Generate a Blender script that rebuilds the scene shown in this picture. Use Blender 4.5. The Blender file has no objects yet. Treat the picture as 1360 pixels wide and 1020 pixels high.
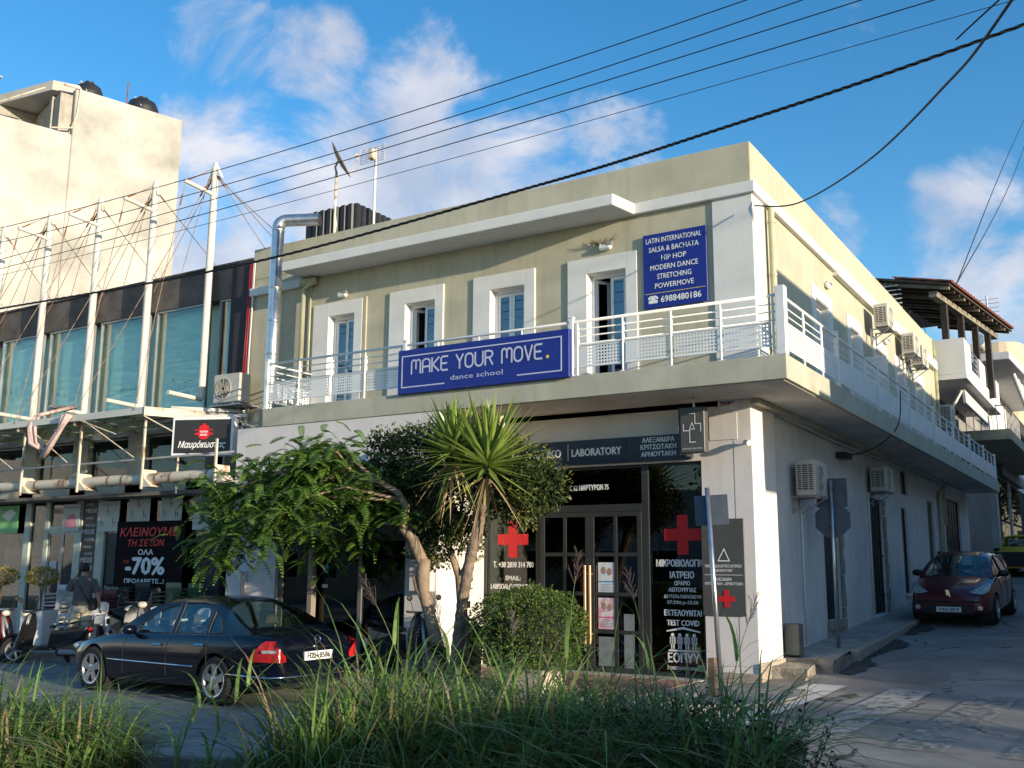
import bpy, math, random
from mathutils import Vector, Matrix, Euler, noise as mnoise
R = math.radians
PI = math.pi
random.seed(7)
S = bpy.context.scene
COL = S.collection

# ------------------------------------------------------------------ camera, world, sun, exposure
SUN_AZ = 12.7      # degrees from +X towards -Y
SUN_EL = 9.0
EXPOSURE = 0.83
SKY_STRENGTH = 0.14
SUN_STRENGTH = 3.9
cam_d = bpy.data.cameras.new('camera')
cam = bpy.data.objects.new('camera', cam_d); COL.objects.link(cam); S.camera = cam
yaw, pit, rol = R(31.875), R(10.31), R(0.359)
cy, sy, cp, sp = math.cos(yaw), math.sin(yaw), math.cos(pit), math.sin(pit)
fw = Vector((-sy*cp, cy*cp, sp)); ri = Vector((cy, sy, 0)); up = ri.cross(fw)
r2 = ri*math.cos(rol)+up*math.sin(rol); u2 = -ri*math.sin(rol)+up*math.cos(rol)
cam.matrix_world = Matrix(((r2.x, u2.x, -fw.x, 0), (r2.y, u2.y, -fw.y, 0), (r2.z, u2.z, -fw.z, 1.7), (0, 0, 0, 1)))
cam_d.sensor_width = 36; cam_d.lens = 1330.0/1360*36
cam_d.clip_start = 0.1; cam_d.clip_end = 3000

sun_dir = Vector((math.cos(R(SUN_EL))*math.cos(R(SUN_AZ)), -math.cos(R(SUN_EL))*math.sin(R(SUN_AZ)), math.sin(R(SUN_EL))))
sd = bpy.data.lights.new('sun', 'SUN'); so = bpy.data.objects.new('sun', sd); COL.objects.link(so)
sd.energy = SUN_STRENGTH; sd.angle = R(0.6); sd.color = (1.0, 0.86, 0.64)
so.rotation_euler = sun_dir.to_track_quat('Z', 'Y').to_euler()

W = bpy.data.worlds.new('World'); S.world = W; W.use_nodes = True
nt = W.node_tree; nt.nodes.clear(); N = nt.nodes.new; L = nt.links.new
out = N('ShaderNodeOutputWorld'); bg = N('ShaderNodeBackground'); bg.inputs['Strength'].default_value = SKY_STRENGTH
sky = N('ShaderNodeTexSky'); sky.sky_type = 'NISHITA'; sky.sun_disc = False
sky.sun_elevation = R(SUN_EL+3)
sky.sun_rotation = R(90+SUN_AZ)      # clockwise from +Y
sky.altitude = 50; sky.air_density = 1.0; sky.dust_density = 0.3; sky.ozone_density = 2.0
tc = N('ShaderNodeTexCoord')
hs = N('ShaderNodeHueSaturation'); hs.inputs['Saturation'].default_value = 1.36; hs.inputs['Value'].default_value = 1.02
L(sky.outputs[0], hs.inputs['Color'])
def vmath(op, a=None, b=None):
    n = N('ShaderNodeVectorMath'); n.operation = op
    for i, v in enumerate((a, b)):
        if v is None: continue
        if isinstance(v, (tuple, list)): n.inputs[i].default_value = v
        else: L(v, n.inputs[i])
    return n
def smath(op, a, b=None, clamp=False):
    n = N('ShaderNodeMath'); n.operation = op; n.use_clamp = clamp
    for i, v in enumerate((a, b)):
        if v is None: continue
        if isinstance(v, (float, int)): n.inputs[i].default_value = v
        else: L(v, n.inputs[i])
    return n.outputs[0]
def mapr(v, a, b, c, d):
    n = N('ShaderNodeMapRange'); n.interpolation_type = 'SMOOTHSTEP'
    L(v, n.inputs[0])
    for i, x in enumerate((a, b, c, d)): n.inputs[i+1].default_value = x
    return n.outputs[0]
gen = tc.outputs['Generated']
# clouds lie on a plane above the town: project the view direction on it
sep = N('ShaderNodeSeparateXYZ'); L(gen, sep.inputs[0])
zc = smath('ADD', smath('MAXIMUM', sep.outputs[2], 0.0), 0.22)
comb = N('ShaderNodeCombineXYZ')
L(smath('DIVIDE', sep.outputs[0], zc), comb.inputs[0]); L(smath('DIVIDE', sep.outputs[1], zc), comb.inputs[1]); L(smath('MULTIPLY', sep.outputs[2], 1.6), comb.inputs[2])
n1 = N('ShaderNodeTexNoise'); n1.inputs['Scale'].default_value = 7.5; n1.inputs['Detail'].default_value = 9; n1.inputs['Roughness'].default_value = 0.62
n1.inputs['Distortion'].default_value = 0.35
gz = vmath('MULTIPLY', gen, (1, 1, 1.35)); L(vmath('ADD', gz.outputs[0], (3.7, 1.3, 0.9)).outputs[0], n1.inputs['Vector'])
# where cloud banks stand in the sky: soft lobes given as directions
def pixdir(px, py):
    v = r2*(px-680)+u2*(510-py)+fw*1330.0
    return v.normalized()
LOBES = [  # each cloud bank: direction in the sky, half angle in degrees, weight
 ((-.70, .62, .345), 7, .52), ((-.62, .70, .345), 6.8, .54), ((-.56, .74, .365), 6.2, .54), ((-.545, .725, .43), 6, .30), ((-.48, .79, .37), 6.2, .50), ((-.72, .62, .30), 10, .60), ((-.41, .82, .385), 5, .44), ((-.62, .70, .29), 11, .58),
 ((-.51, .78, .31), 10, .54), ((-.67, .57, .475), 4.2, .31), ((-.61, .63, .465), 4.0, .31), ((-.09, .945, .30), 6, .48), ((-.22, .92, .315), 3, .46), ((-.04, .96, .25), 8, .50), ((.10, .97, .22), 10, .48)]
acc = None
for d, ang, w in LOBES:
    d = Vector(d).normalized()
    dt = vmath('DOT_PRODUCT', gen, tuple(d)).outputs['Value']
    m = smath('MULTIPLY', mapr(dt, math.cos(R(ang)), math.cos(R(ang*0.25)), 0, 1), w)
    acc = m if acc is None else smath('MAXIMUM', acc, m)
# elsewhere a thin scatter of the same cloud
n3 = N('ShaderNodeTexNoise'); n3.inputs['Scale'].default_value = 0.7; n3.inputs['Detail'].default_value = 2
L(comb.outputs[0], n3.inputs['Vector'])
behind = smath('MULTIPLY', mapr(vmath('DOT_PRODUCT', gen, tuple(fw)).outputs['Value'], 0.75, 0.5, 0, 1), 0.32)
acc = smath('MAXIMUM', acc, smath('MULTIPLY', behind, mapr(n3.outputs[0], 0.4, 0.65, 0, 1)))
dens = mapr(smath('ADD', smath('MULTIPLY', n1.outputs[0], 1.75), acc), 1.06, 1.50, 0, 1)
# cloud colour: bright warm tops, grey-blue body
n2 = N('ShaderNodeTexNoise'); n2.inputs['Scale'].default_value = 9.0; n2.inputs['Detail'].default_value = 5
L(vmath('ADD', gz.outputs[0], (0.22, -0.1, 0.10)).outputs[0], n2.inputs['Vector'])
cr = N('ShaderNodeValToRGB'); L(n2.outputs[0], cr.inputs[0])
cr.color_ramp.elements[0].position = 0.36; cr.color_ramp.elements[0].color = (2.1, 2.35, 2.95, 1)
cr.color_ramp.elements[1].position = 0.66; cr.color_ramp.elements[1].color = (3.9, 3.75, 3.8, 1)
mx = N('ShaderNodeMix'); mx.data_type = 'RGBA'
L(smath('MULTIPLY', dens, 0.86), mx.inputs[0]); L(hs.outputs[0], mx.inputs[6]); L(cr.outputs[0], mx.inputs[7])
L(mx.outputs[2], bg.inputs['Color']); L(bg.outputs[0], out.inputs[0])
S.view_settings.view_transform = 'Standard'; S.view_settings.look = 'None'
S.view_settings.exposure = EXPOSURE; S.view_settings.gamma = 1; S.view_settings.use_curve_mapping = False
try:
    S.cycles.use_denoising = True; S.cycles.max_bounces = 8; S.cycles.transparent_max_bounces = 24
    S.cycles.caustics_reflective = False; S.cycles.caustics_refractive = False; S.cycles.sample_clamp_indirect = 4
except Exception: pass

# ------------------------------------------------------------------ materials
MAT = {}
def mat(name, col, rough=.6, metal=0., var=.12, scale=3., bump=0., bscale=40., col2=None, streak=0., streak_col=(.12, .10, .08), spec=.5, coat=0., emit=None, alpha=None, detail=5, mixlo=.35, mixhi=.7, trans=0.):
    if name in MAT: return MAT[name]
    m = bpy.data.materials.new(name); m.use_nodes = True; t = m.node_tree; t.nodes.clear()
    n = t.nodes.new; l = t.links.new
    o = n('ShaderNodeOutputMaterial'); b = n('ShaderNodeBsdfPrincipled'); l(b.outputs[0], o.inputs[0])
    b.inputs['Roughness'].default_value = rough; b.inputs['Metallic'].default_value = metal
    b.inputs['Specular IOR Level'].default_value = spec; b.inputs['Coat Weight'].default_value = coat
    b.inputs['Coat Roughness'].default_value = .04
    if trans: b.inputs['Transmission Weight'].default_value = trans
    tcn = n('ShaderNodeTexCoord')
    c = (*col, 1)
    if var or col2:
        nz = n('ShaderNodeTexNoise'); nz.inputs['Scale'].default_value = scale; nz.inputs['Detail'].default_value = detail; nz.inputs['Roughness'].default_value = .6
        l(tcn.outputs['Object'], nz.inputs['Vector'])
        r = n('ShaderNodeValToRGB'); l(nz.outputs[0], r.inputs[0])
        c2 = col2 or tuple(max(0, x*(1-var*1.6)) for x in col)
        c1 = col if col2 else tuple(x*(1+var*.6) for x in col)
        r.color_ramp.elements[0].position = mixlo; r.color_ramp.elements[0].color = (*c2, 1)
        r.color_ramp.elements[1].position = mixhi; r.color_ramp.elements[1].color = (*c1, 1)
        last = r.outputs[0]
        if streak:
            mp = n('ShaderNodeMapping'); mp.inputs['Scale'].default_value = (5, 5, .45); l(tcn.outputs['Object'], mp.inputs[0])
            n2 = n('ShaderNodeTexNoise'); n2.inputs['Scale'].default_value = 1.3; n2.inputs['Detail'].default_value = 6; l(mp.outputs[0], n2.inputs['Vector'])
            r2_ = n('ShaderNodeMapRange'); r2_.inputs[1].default_value = .5; r2_.inputs[2].default_value = .78; r2_.inputs[3].default_value = 0; r2_.inputs[4].default_value = streak
            l(n2.outputs[0], r2_.inputs[0])
            mm = n('ShaderNodeMix'); mm.data_type = 'RGBA'; l(r2_.outputs[0], mm.inputs[0]); l(last, mm.inputs[6]); mm.inputs[7].default_value = (*streak_col, 1)
            last = mm.outputs[2]
        l(last, b.inputs['Base Color'])
        rr = n('ShaderNodeMapRange'); rr.inputs[3].default_value = max(0, rough-.07); rr.inputs[4].default_value = min(1, rough+.1); l(nz.outputs[0], rr.inputs[0]); l(rr.outputs[0], b.inputs['Roughness'])
    else: b.inputs['Base Color'].default_value = c
    if bump:
        bn = n('ShaderNodeTexNoise'); bn.inputs['Scale'].default_value = bscale; bn.inputs['Detail'].default_value = 4; l(tcn.outputs['Object'], bn.inputs['Vector'])
        bu = n('ShaderNodeBump'); bu.inputs['Strength'].default_value = bump; bu.inputs['Distance'].default_value = .02; l(bn.outputs[0], bu.inputs['Height']); l(bu.outputs[0], b.inputs['Normal'])
    if emit: b.inputs['Emission Color'].default_value = (*emit[0], 1); b.inputs['Emission Strength'].default_value = emit[1]
    MAT[name] = m; return m

def glass_mat(name, tint=(.75, .82, .85), gloss=(1, 1, 1), refl=.10, rough=.0, opac=0., body=(.02, .02, .02), wob=0.):
    """thin pane: see-through tint, fresnel mirror, optional film"""
    if name in MAT: return MAT[name]
    m = bpy.data.materials.new(name); m.use_nodes = True; t = m.node_tree; t.nodes.clear(); n = t.nodes.new; l = t.links.new
    o = n('ShaderNodeOutputMaterial'); tr = n('ShaderNodeBsdfTransparent'); tr.inputs[0].default_value = (*tint, 1)
    gl = n('ShaderNodeBsdfGlossy'); gl.inputs['Roughness'].default_value = rough; gl.inputs['Color'].default_value = (*gloss, 1)
    fr = n('ShaderNodeLayerWeight'); fr.inputs[0].default_value = .5; pw = n('ShaderNodeMath'); pw.operation = 'POWER'; pw.inputs[1].default_value = 4.5; l(fr.outputs['Facing'], pw.inputs[0])
    ad = n('ShaderNodeMath'); ad.operation = 'MULTIPLY_ADD'; ad.inputs[1].default_value = .9; ad.inputs[2].default_value = refl; ad.use_clamp = True
    l(pw.outputs[0], ad.inputs[0])
    base = tr.outputs[0]
    if opac:
        df = n('ShaderNodeBsdfDiffuse'); df.inputs[0].default_value = (*body, 1); mo = n('ShaderNodeMixShader'); mo.inputs[0].default_value = opac
        l(tr.outputs[0], mo.inputs[1]); l(df.outputs[0], mo.inputs[2]); base = mo.outputs[0]
    mi = n('ShaderNodeMixShader'); l(ad.outputs[0], mi.inputs[0]); l(base, mi.inputs[1]); l(gl.outputs[0], mi.inputs[2]); l(mi.outputs[0], o.inputs[0])
    if wob:
        tcn = n('ShaderNodeTexCoord'); bn = n('ShaderNodeTexNoise'); bn.inputs['Scale'].default_value = 1.6; bn.inputs['Detail'].default_value = 1
        mp = n('ShaderNodeMapping'); mp.inputs['Scale'].default_value = (1, 1, 5); l(tcn.outputs['Object'], mp.inputs[0]); l(mp.outputs[0], bn.inputs['Vector'])
        bu = n('ShaderNodeBump'); bu.inputs['Strength'].default_value = wob; bu.inputs['Distance'].default_value = .02; l(bn.outputs[0], bu.inputs['Height']); l(bu.outputs[0], gl.inputs['Normal'])
    MAT[name] = m; return m

def leaf_mat(name, c1, c2, rough=.5, tl=.35, scale=2.5):
    if name in MAT: return MAT[name]
    m = bpy.data.materials.new(name); m.use_nodes = True; t = m.node_tree; t.nodes.clear(); n = t.nodes.new; l = t.links.new
    o = n('ShaderNodeOutputMaterial'); b = n('ShaderNodeBsdfPrincipled'); b.inputs['Roughness'].default_value = rough; b.inputs['Specular IOR Level'].default_value = .35
    tcn = n('ShaderNodeTexCoord'); nz = n('ShaderNodeTexNoise'); nz.inputs['Scale'].default_value = scale; nz.inputs['Detail'].default_value = 6
    l(tcn.outputs['Object'], nz.inputs['Vector'])
    gi = n('ShaderNodeNewGeometry'); av = n('ShaderNodeMath'); av.operation = 'MULTIPLY_ADD'; l(gi.outputs['Random Per Island'], av.inputs[0]); av.inputs[1].default_value = .5; l(nz.outputs[0], av.inputs[2])
    r = n('ShaderNodeValToRGB'); l(av.outputs[0], r.inputs[0]); r.color_ramp.elements[0].position = .4; r.color_ramp.elements[0].color = (*c1, 1); r.color_ramp.elements[1].position = 1.; r.color_ramp.elements[1].color = (*c2, 1)
    l(r.outputs[0], b.inputs['Base Color'])
    tr = n('ShaderNodeBsdfTranslucent'); l(r.outputs[0], tr.inputs[0]); mi = n('ShaderNodeMixShader'); mi.inputs[0].default_value = tl
    l(b.outputs[0], mi.inputs[1]); l(tr.outputs[0], mi.inputs[2]); l(mi.outputs[0], o.inputs[0])
    MAT[name] = m; return m

# ------------------------------------------------------------------ mesh builder
class MB:
    def __init__(s): s.v = []; s.f = []; s.mi = []; s.m = 0
    def add(s, vs, fs, mtx=None):
        b = len(s.v)
        if mtx is not None: vs = [mtx @ Vector(p) for p in vs]
        s.v.extend([tuple(p) for p in vs]); s.f.extend([tuple(i+b for i in f) for f in fs]); s.mi.extend([s.m]*len(fs)); return s
    def box(s, x0, y0, z0, x1, y1, z1, mtx=None):
        if x0 > x1: x0, x1 = x1, x0
        if y0 > y1: y0, y1 = y1, y0
        if z0 > z1: z0, z1 = z1, z0
        return s.add([(x0, y0, z0), (x1, y0, z0), (x1, y1, z0), (x0, y1, z0), (x0, y0, z1), (x1, y0, z1), (x1, y1, z1), (x0, y1, z1)],
              [(0, 3, 2, 1), (4, 5, 6, 7), (0, 1, 5, 4), (1, 2, 6, 5), (2, 3, 7, 6), (3, 0, 4, 7)], mtx)
    def rbox(s, x0, y0, z0, x1, y1, z1, r=.03, mtx=None):
        """box with chamfered edges"""
        c = Vector(((x0+x1)/2, (y0+y1)/2, (z0+z1)/2)); h = Vector((abs(x1-x0)/2, abs(y1-y0)/2, abs(z1-z0)/2)); r = min(r, h.x*.9, h.y*.9, h.z*.9)
        vs = []; idx = {}
        for sx in (-1, 1):
            for sy_ in (-1, 1):
                for sz in (-1, 1):
                    for a in range(3):
                        p = Vector((sx*(h.x-r), sy_*(h.y-r), sz*(h.z-r)))
                        p[a] = (sx, sy_, sz)[a]*h[a]
                        idx[(sx, sy_, sz, a)] = len(vs); vs.append(c+p)
        fs = []
        for a in range(3):
            b_, c_ = (a+1) % 3, (a+2) % 3
            for sg in (-1, 1):
                q = []
                for (u, w) in ((-1, -1), (1, -1), (1, 1), (-1, 1)):
                    k = [0, 0, 0]; k[a] = sg; k[b_] = u; k[c_] = w; q.append(idx[(*k, a)])
                fs.append(tuple(q if sg > 0 else q[::-1]))
        for a in range(3):
            b_, c_ = (a+1) % 3, (a+2) % 3
            for u in (-1, 1):
                for w in (-1, 1):
                    k0 = [0, 0, 0]; k1 = [0, 0, 0]; k0[a] = -1; k1[a] = 1; k0[b_] = k1[b_] = u; k0[c_] = k1[c_] = w
                    q = (idx[(*k0, b_)], idx[(*k1, b_)], idx[(*k1, c_)], idx[(*k0, c_)])
                    fs.append(q if u*w > 0 else q[::-1])
        for sx in (-1, 1):
            for sy_ in (-1, 1):
                for sz in (-1, 1):
                    q = tuple(idx[(sx, sy_, sz, a)] for a in range(3)); fs.append(q if sx*sy_*sz > 0 else q[::-1])
        return s.add(vs, fs, mtx)
    def quad(s, *p, mtx=None): return s.add(list(p), [tuple(range(len(p)))], mtx)
    def prism(s, poly, a, b, ax='y', mtx=None):
        """extrude a 2D polygon between a and b along axis"""
        def P(u, w, t): return {'y': (u, t, w), 'x': (t, u, w), 'z': (u, w, t)}[ax]
        n = len(poly); vs = [P(u, w, a) for u, w in poly]+[P(u, w, b) for u, w in poly]
        fs = [tuple(range(n)), tuple(range(2*n-1, n-1, -1))]+[(i, i+n, (i+1) % n+n, (i+1) % n) for i in range(n)]
        return s.add(vs, fs, mtx)
    def tube(s, pts, r, n=8, cap=True, mtx=None):
        pts = [Vector(p) for p in pts]; k = len(pts); rs = r if isinstance(r, (list, tuple)) else [r]*k
        vs = []; fs = []; ref = None
        for i, p in enumerate(pts):
            d = (pts[min(i+1, k-1)]-pts[max(i-1, 0)])
            if d.length < 1e-9: d = Vector((0, 0, 1))
            d.normalize()
            if ref is None: ref = Vector((0, 0, 1)) if abs(d.z) < .9 else Vector((1, 0, 0))
            u = (ref-d*ref.dot(d))
            if u.length < 1e-6: u = d.orthogonal()
            u.normalize(); w = d.cross(u); ref = u
            for j in range(n):
                a = 2*PI*j/n; vs.append(p+(u*math.cos(a)+w*math.sin(a))*rs[i])
        for i in range(k-1):
            for j in range(n): fs.append((i*n+j, i*n+(j+1) % n, (i+1)*n+(j+1) % n, (i+1)*n+j))
        if cap: fs.append(tuple(range(n))[::-1]); fs.append(tuple((k-1)*n+j for j in range(n)))
        return s.add(vs, fs, mtx)
    def lathe(s, prof, n=24, mtx=None, axis='z'):
        """prof: list of (radius, height)"""
        vs = []; fs = []
        for r, h in prof:
            for j in range(n):
                a = 2*PI*j/n
                vs.append({'z': (r*math.cos(a), r*math.sin(a), h), 'y': (r*math.cos(a), h, r*math.sin(a)), 'x': (h, r*math.cos(a), r*math.sin(a))}[axis])
        for i in range(len(prof)-1):
            for j in range(n): fs.append((i*n+j, i*n+(j+1) % n, (i+1)*n+(j+1) % n, (i+1)*n+j))
        return s.add(vs, fs, mtx)
    def ball(s, c, r, n=8, m=6, mtx=None):
        if not isinstance(r, (tuple, list)): r = (r, r, r)
        M4 = Matrix.Translation(c) @ Matrix.Diagonal((*r, 1))
        if mtx is not None: M4 = mtx @ M4
        return s.lathe([(max(1e-3, math.sin(PI*i/m)), -math.cos(PI*i/m)) for i in range(m+1)], n, M4)
    def merge(s, o, mtx=None): return s.add(o.v, o.f, mtx)

def wmat(o):
    m = Matrix.Identity(4)
    while o is not None:
        m = o.matrix_basis @ m; o = o.parent
    return m
def build(mb, name, mats, parent=None, local=False, smooth=False, label=None, cat=None, group=None, kind=None, bevel=0., autos=None, sub=0, origin=None):
    if not isinstance(mats, (list, tuple)): mats = [mats]
    me = bpy.data.meshes.new(name)
    vs = mb.v; loc = None
    if parent is not None and not local:
        inv = wmat(parent).inverted(); vs = [tuple(inv @ Vector(p)) for p in vs]
    elif parent is None and not local:
        if origin is not None: c = Vector(origin)
        else:
            xs = [p[0] for p in vs]; ys = [p[1] for p in vs]; zs = [p[2] for p in vs]
            c = Vector(((min(xs)+max(xs))/2, (min(ys)+max(ys))/2, min(zs)))
        vs = [(p[0]-c.x, p[1]-c.y, p[2]-c.z) for p in vs]; loc = c
    me.from_pydata(vs, [], mb.f); 
    for m in mats: me.materials.append(m)
    if len(mats) > 1: me.polygons.foreach_set('material_index', mb.mi)
    if smooth: me.polygons.foreach_set('use_smooth', [True]*len(me.polygons))
    me.update()
    if autos is not None:
        try: me.set_sharp_from_angle(angle=R(autos))
        except Exception: pass
    o = bpy.data.objects.new(name, me); COL.objects.link(o)
    if parent is not None: o.parent = parent
    if loc is not None: o.location = loc
    if bevel:
        b = o.modifiers.new('bevel', 'BEVEL'); b.width = bevel; b.segments = 2; b.limit_method = 'ANGLE'; b.angle_limit = R(40)
    if sub:
        b = o.modifiers.new('sub', 'SUBSURF'); b.levels = sub; b.render_levels = sub
    tag(o, label, cat, group, kind); return o
def tag(o, label=None, cat=None, group=None, kind=None):
    if label: o['label'] = label
    if cat: o['category'] = cat
    if group: o['group'] = group
    if kind: o['kind'] = kind
    return o
def thing(name, label, cat, loc=(0, 0, 0), rz=0., group=None, rot=None):
    o = bpy.data.objects.new(name, None); COL.objects.link(o); o.empty_display_size = .3
    o.location = loc; o.rotation_euler = rot or (0, 0, rz); return tag(o, label, cat, group)
def dup(o, parent=None):
    c = o.copy(); COL.objects.link(c)
    if parent is not None: c.parent = parent
    for ch in list(o.children): dup(ch, c)
    return c
_txt = {}
def text_mb(s, h=1., bold=0., align='CENTER', ext=0., res=2, squeeze=1., shear=0.):
    """flat lettering in the XZ plane facing -Y, h = letter height (capitals)"""
    c = bpy.data.curves.new('t', 'FONT'); c.body = s; c.size = 1; c.resolution_u = res; c.align_x = align; c.offset = bold; c.extrude = ext; c.shear = shear
    o = bpy.data.objects.new('t', c); me = bpy.data.meshes.new_from_object(o)
    mb = MB(); k = h/.70
    mb.add([(v.co.x*k*squeeze, -v.co.z*k, v.co.y*k) for v in me.vertices], [tuple(p.vertices) for p in me.polygons])
    bpy.data.objects.remove(o); bpy.data.curves.remove(c); bpy.data.meshes.remove(me); return mb
def fit_text(mb, s, cx, z, w, h, y, bold=0., maxk=1.3, shear=0.):
    """text centred at cx, baseline z, letter height h, stretched to width w, on plane y"""
    t = text_mb(s, h, 0., shear=shear); xs = [p[0] for p in t.v]
    ww = max(xs)-min(xs); mid = (max(xs)+min(xs))/2; k = w/ww if w else 1
    d_ = bold*h*2.6
    for q_, (dx, dz) in enumerate(((0, 0), (d_, 0), (-d_, 0), (0, d_*.6), (0, -d_*.6)) if bold else ((0, 0),)):
        mb.add([((p[0]-mid)*k+cx+dx, y+p[1]-.0002*q_, p[2]+z+dz) for p in t.v], t.f)
    return mb
def wall(mb, ax, c0, c1, a0, a1, z0, z1, holes):
    """wall slab: ax 'y' -> slab between y=c0..c1 spanning x a0..a1; ax 'x' -> spans y. holes: (a0,a1,z0,z1)"""
    A = sorted(set([a0, a1]+[h for q in holes for h in q[:2] if a0 < h < a1])); Z = sorted(set([z0, z1]+[h for q in holes for h in q[2:4] if z0 < h < z1]))
    for i in range(len(A)-1):
        j = 0
        while j < len(Z)-1:
            def inh(j): return any(q[0] <= (A[i]+A[i+1])/2 <= q[1] and q[2] <= (Z[j]+Z[j+1])/2 <= q[3] for q in holes)
            if inh(j): j += 1; continue
            k = j
            while k+1 < len(Z)-1 and not inh(k+1): k += 1
            if ax == 'y': mb.box(A[i], c0, Z[j], A[i+1], c1, Z[k+1])
            else: mb.box(c0, A[i], Z[j], c1, A[i+1], Z[k+1])
            j = k+1
    return mb
def rotm(loc, rz=0., rx=0., ry=0., sc=1.): return Matrix.Translation(loc) @ Euler((rx, ry, rz)).to_matrix().to_4x4() @ Matrix.Scale(sc, 4)
def frame(mb, x0, x1, z0, z1, y0, y1, w=.06):
    mb.box(x0, y0, z0, x0+w, y1, z1); mb.box(x1-w, y0, z0, x1, y1, z1); mb.box(x0+w, y0, z1-w, x1-w, y1, z1); mb.box(x0+w, y0, z0, x1-w, y1, z0+w); return mb
def swapxy(mb, X):
    """turn geometry drawn facing -Y (coords x,y,z) into one facing +X: x->Y, depth y -> -X from plane X"""
    mb.v = [(X-p[1], p[0], p[2]) for p in mb.v]; return mb

M_CREAM = mat('cream_render', (.51, .475, .355), .85, var=.10, scale=1.2, bump=.10, bscale=90, streak=.4, streak_col=(.31, .28, .20))
M_TRIM = mat('white_render', (.74, .73, .70), .8, var=.05, scale=2, bump=.08, bscale=90, streak=.12, streak_col=(.45, .44, .41))
M_LILAC = mat('pale_lilac_render', (.74, .69, .67), .85, var=.06, scale=1.3, bump=.08, bscale=90, streak=.16, streak_col=(.36, .33, .32))
M_SLAB = mat('slab_paint', (.49, .47, .375), .85, var=.10, scale=1.6, bump=.12, bscale=70, streak=.25, streak_col=(.22, .21, .17))
M_WHITEMETAL = mat('white_metal', (.78, .78, .78), .4, var=.04, spec=.5)
M_WHITEFRAME = mat('white_window_frame', (.75, .76, .78), .35, var=.03)
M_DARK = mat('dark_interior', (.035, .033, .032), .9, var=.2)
M_DGLASS = glass_mat('door_glass', tint=(.30, .36, .42), refl=.22)
M_SHOPGLASS = glass_mat('shop_glass', tint=(.55, .58, .58), refl=.04)
M_CARGLASS = glass_mat('car_glass', tint=(.62, .72, .72), refl=.12)
M_BLUE = mat('blue_sign_face', (.010, .022, .24), .35, var=.04)
M_WHITE = mat('white_print', (.80, .80, .80), .6, var=0)
M_WHITE_E = M_WHITE
M_YELLOW = mat('yellow_print', (.8, .6, .05), .6, var=0)
M_RED = mat('red_print', (.62, .012, .018), .5, var=0)
M_NAVY = mat('dark_blue_grey_panel', (.022, .030, .050), .35, var=.1)
M_ANTH = mat('anthracite_frame', (.034, .038, .040), .4, var=.1)
M_BLACKP = mat('black_panel', (.012, .012, .014), .4, var=.1)
M_GREYP = mat('warm_grey_panel', (.085, .082, .080), .45, var=.08)
M_PIPE = mat('cream_pipe', (.46, .45, .32), .6, var=.1)
M_STEEL = mat('galvanised_steel', (.62, .63, .64), .28, metal=.9, var=.12, scale=6)
M_ALU = mat('grey_aluminium', (.35, .36, .38), .45, metal=.5, var=.1)
M_RUST = mat('rust', (.24, .11, .05), .85, var=.3, scale=10, bump=.3)
M_RUSTY = mat('rusty_cream_paint', (.62, .55, .44), .7, col2=(.32, .17, .08), scale=3.5, mixlo=.36, mixhi=.46, bump=.1)
M_ACB = mat('ac_casing', (.56, .53, .46), .55, var=.1, streak=.15)
M_ACD = mat('ac_dark', (.03, .03, .03), .8, var=.1)
M_RUBBER = mat('tyre_rubber', (.015, .015, .016), .85, var=.15)
M_CHROME = mat('chrome', (.75, .76, .78), .12, metal=1, var=0)
M_BLACKC = mat('black_plastic', (.018, .018, .02), .55, var=.15)
M_CABLE = mat('cable_black', (.012, .012, .012), .6, var=0)
M_WOOD = mat('dark_wood', (.05, .035, .028), .7, var=.25, scale=8)
M_BRONZE = mat('bronze_handle', (.75, .42, .26), .35, metal=.6, var=.08)
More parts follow.
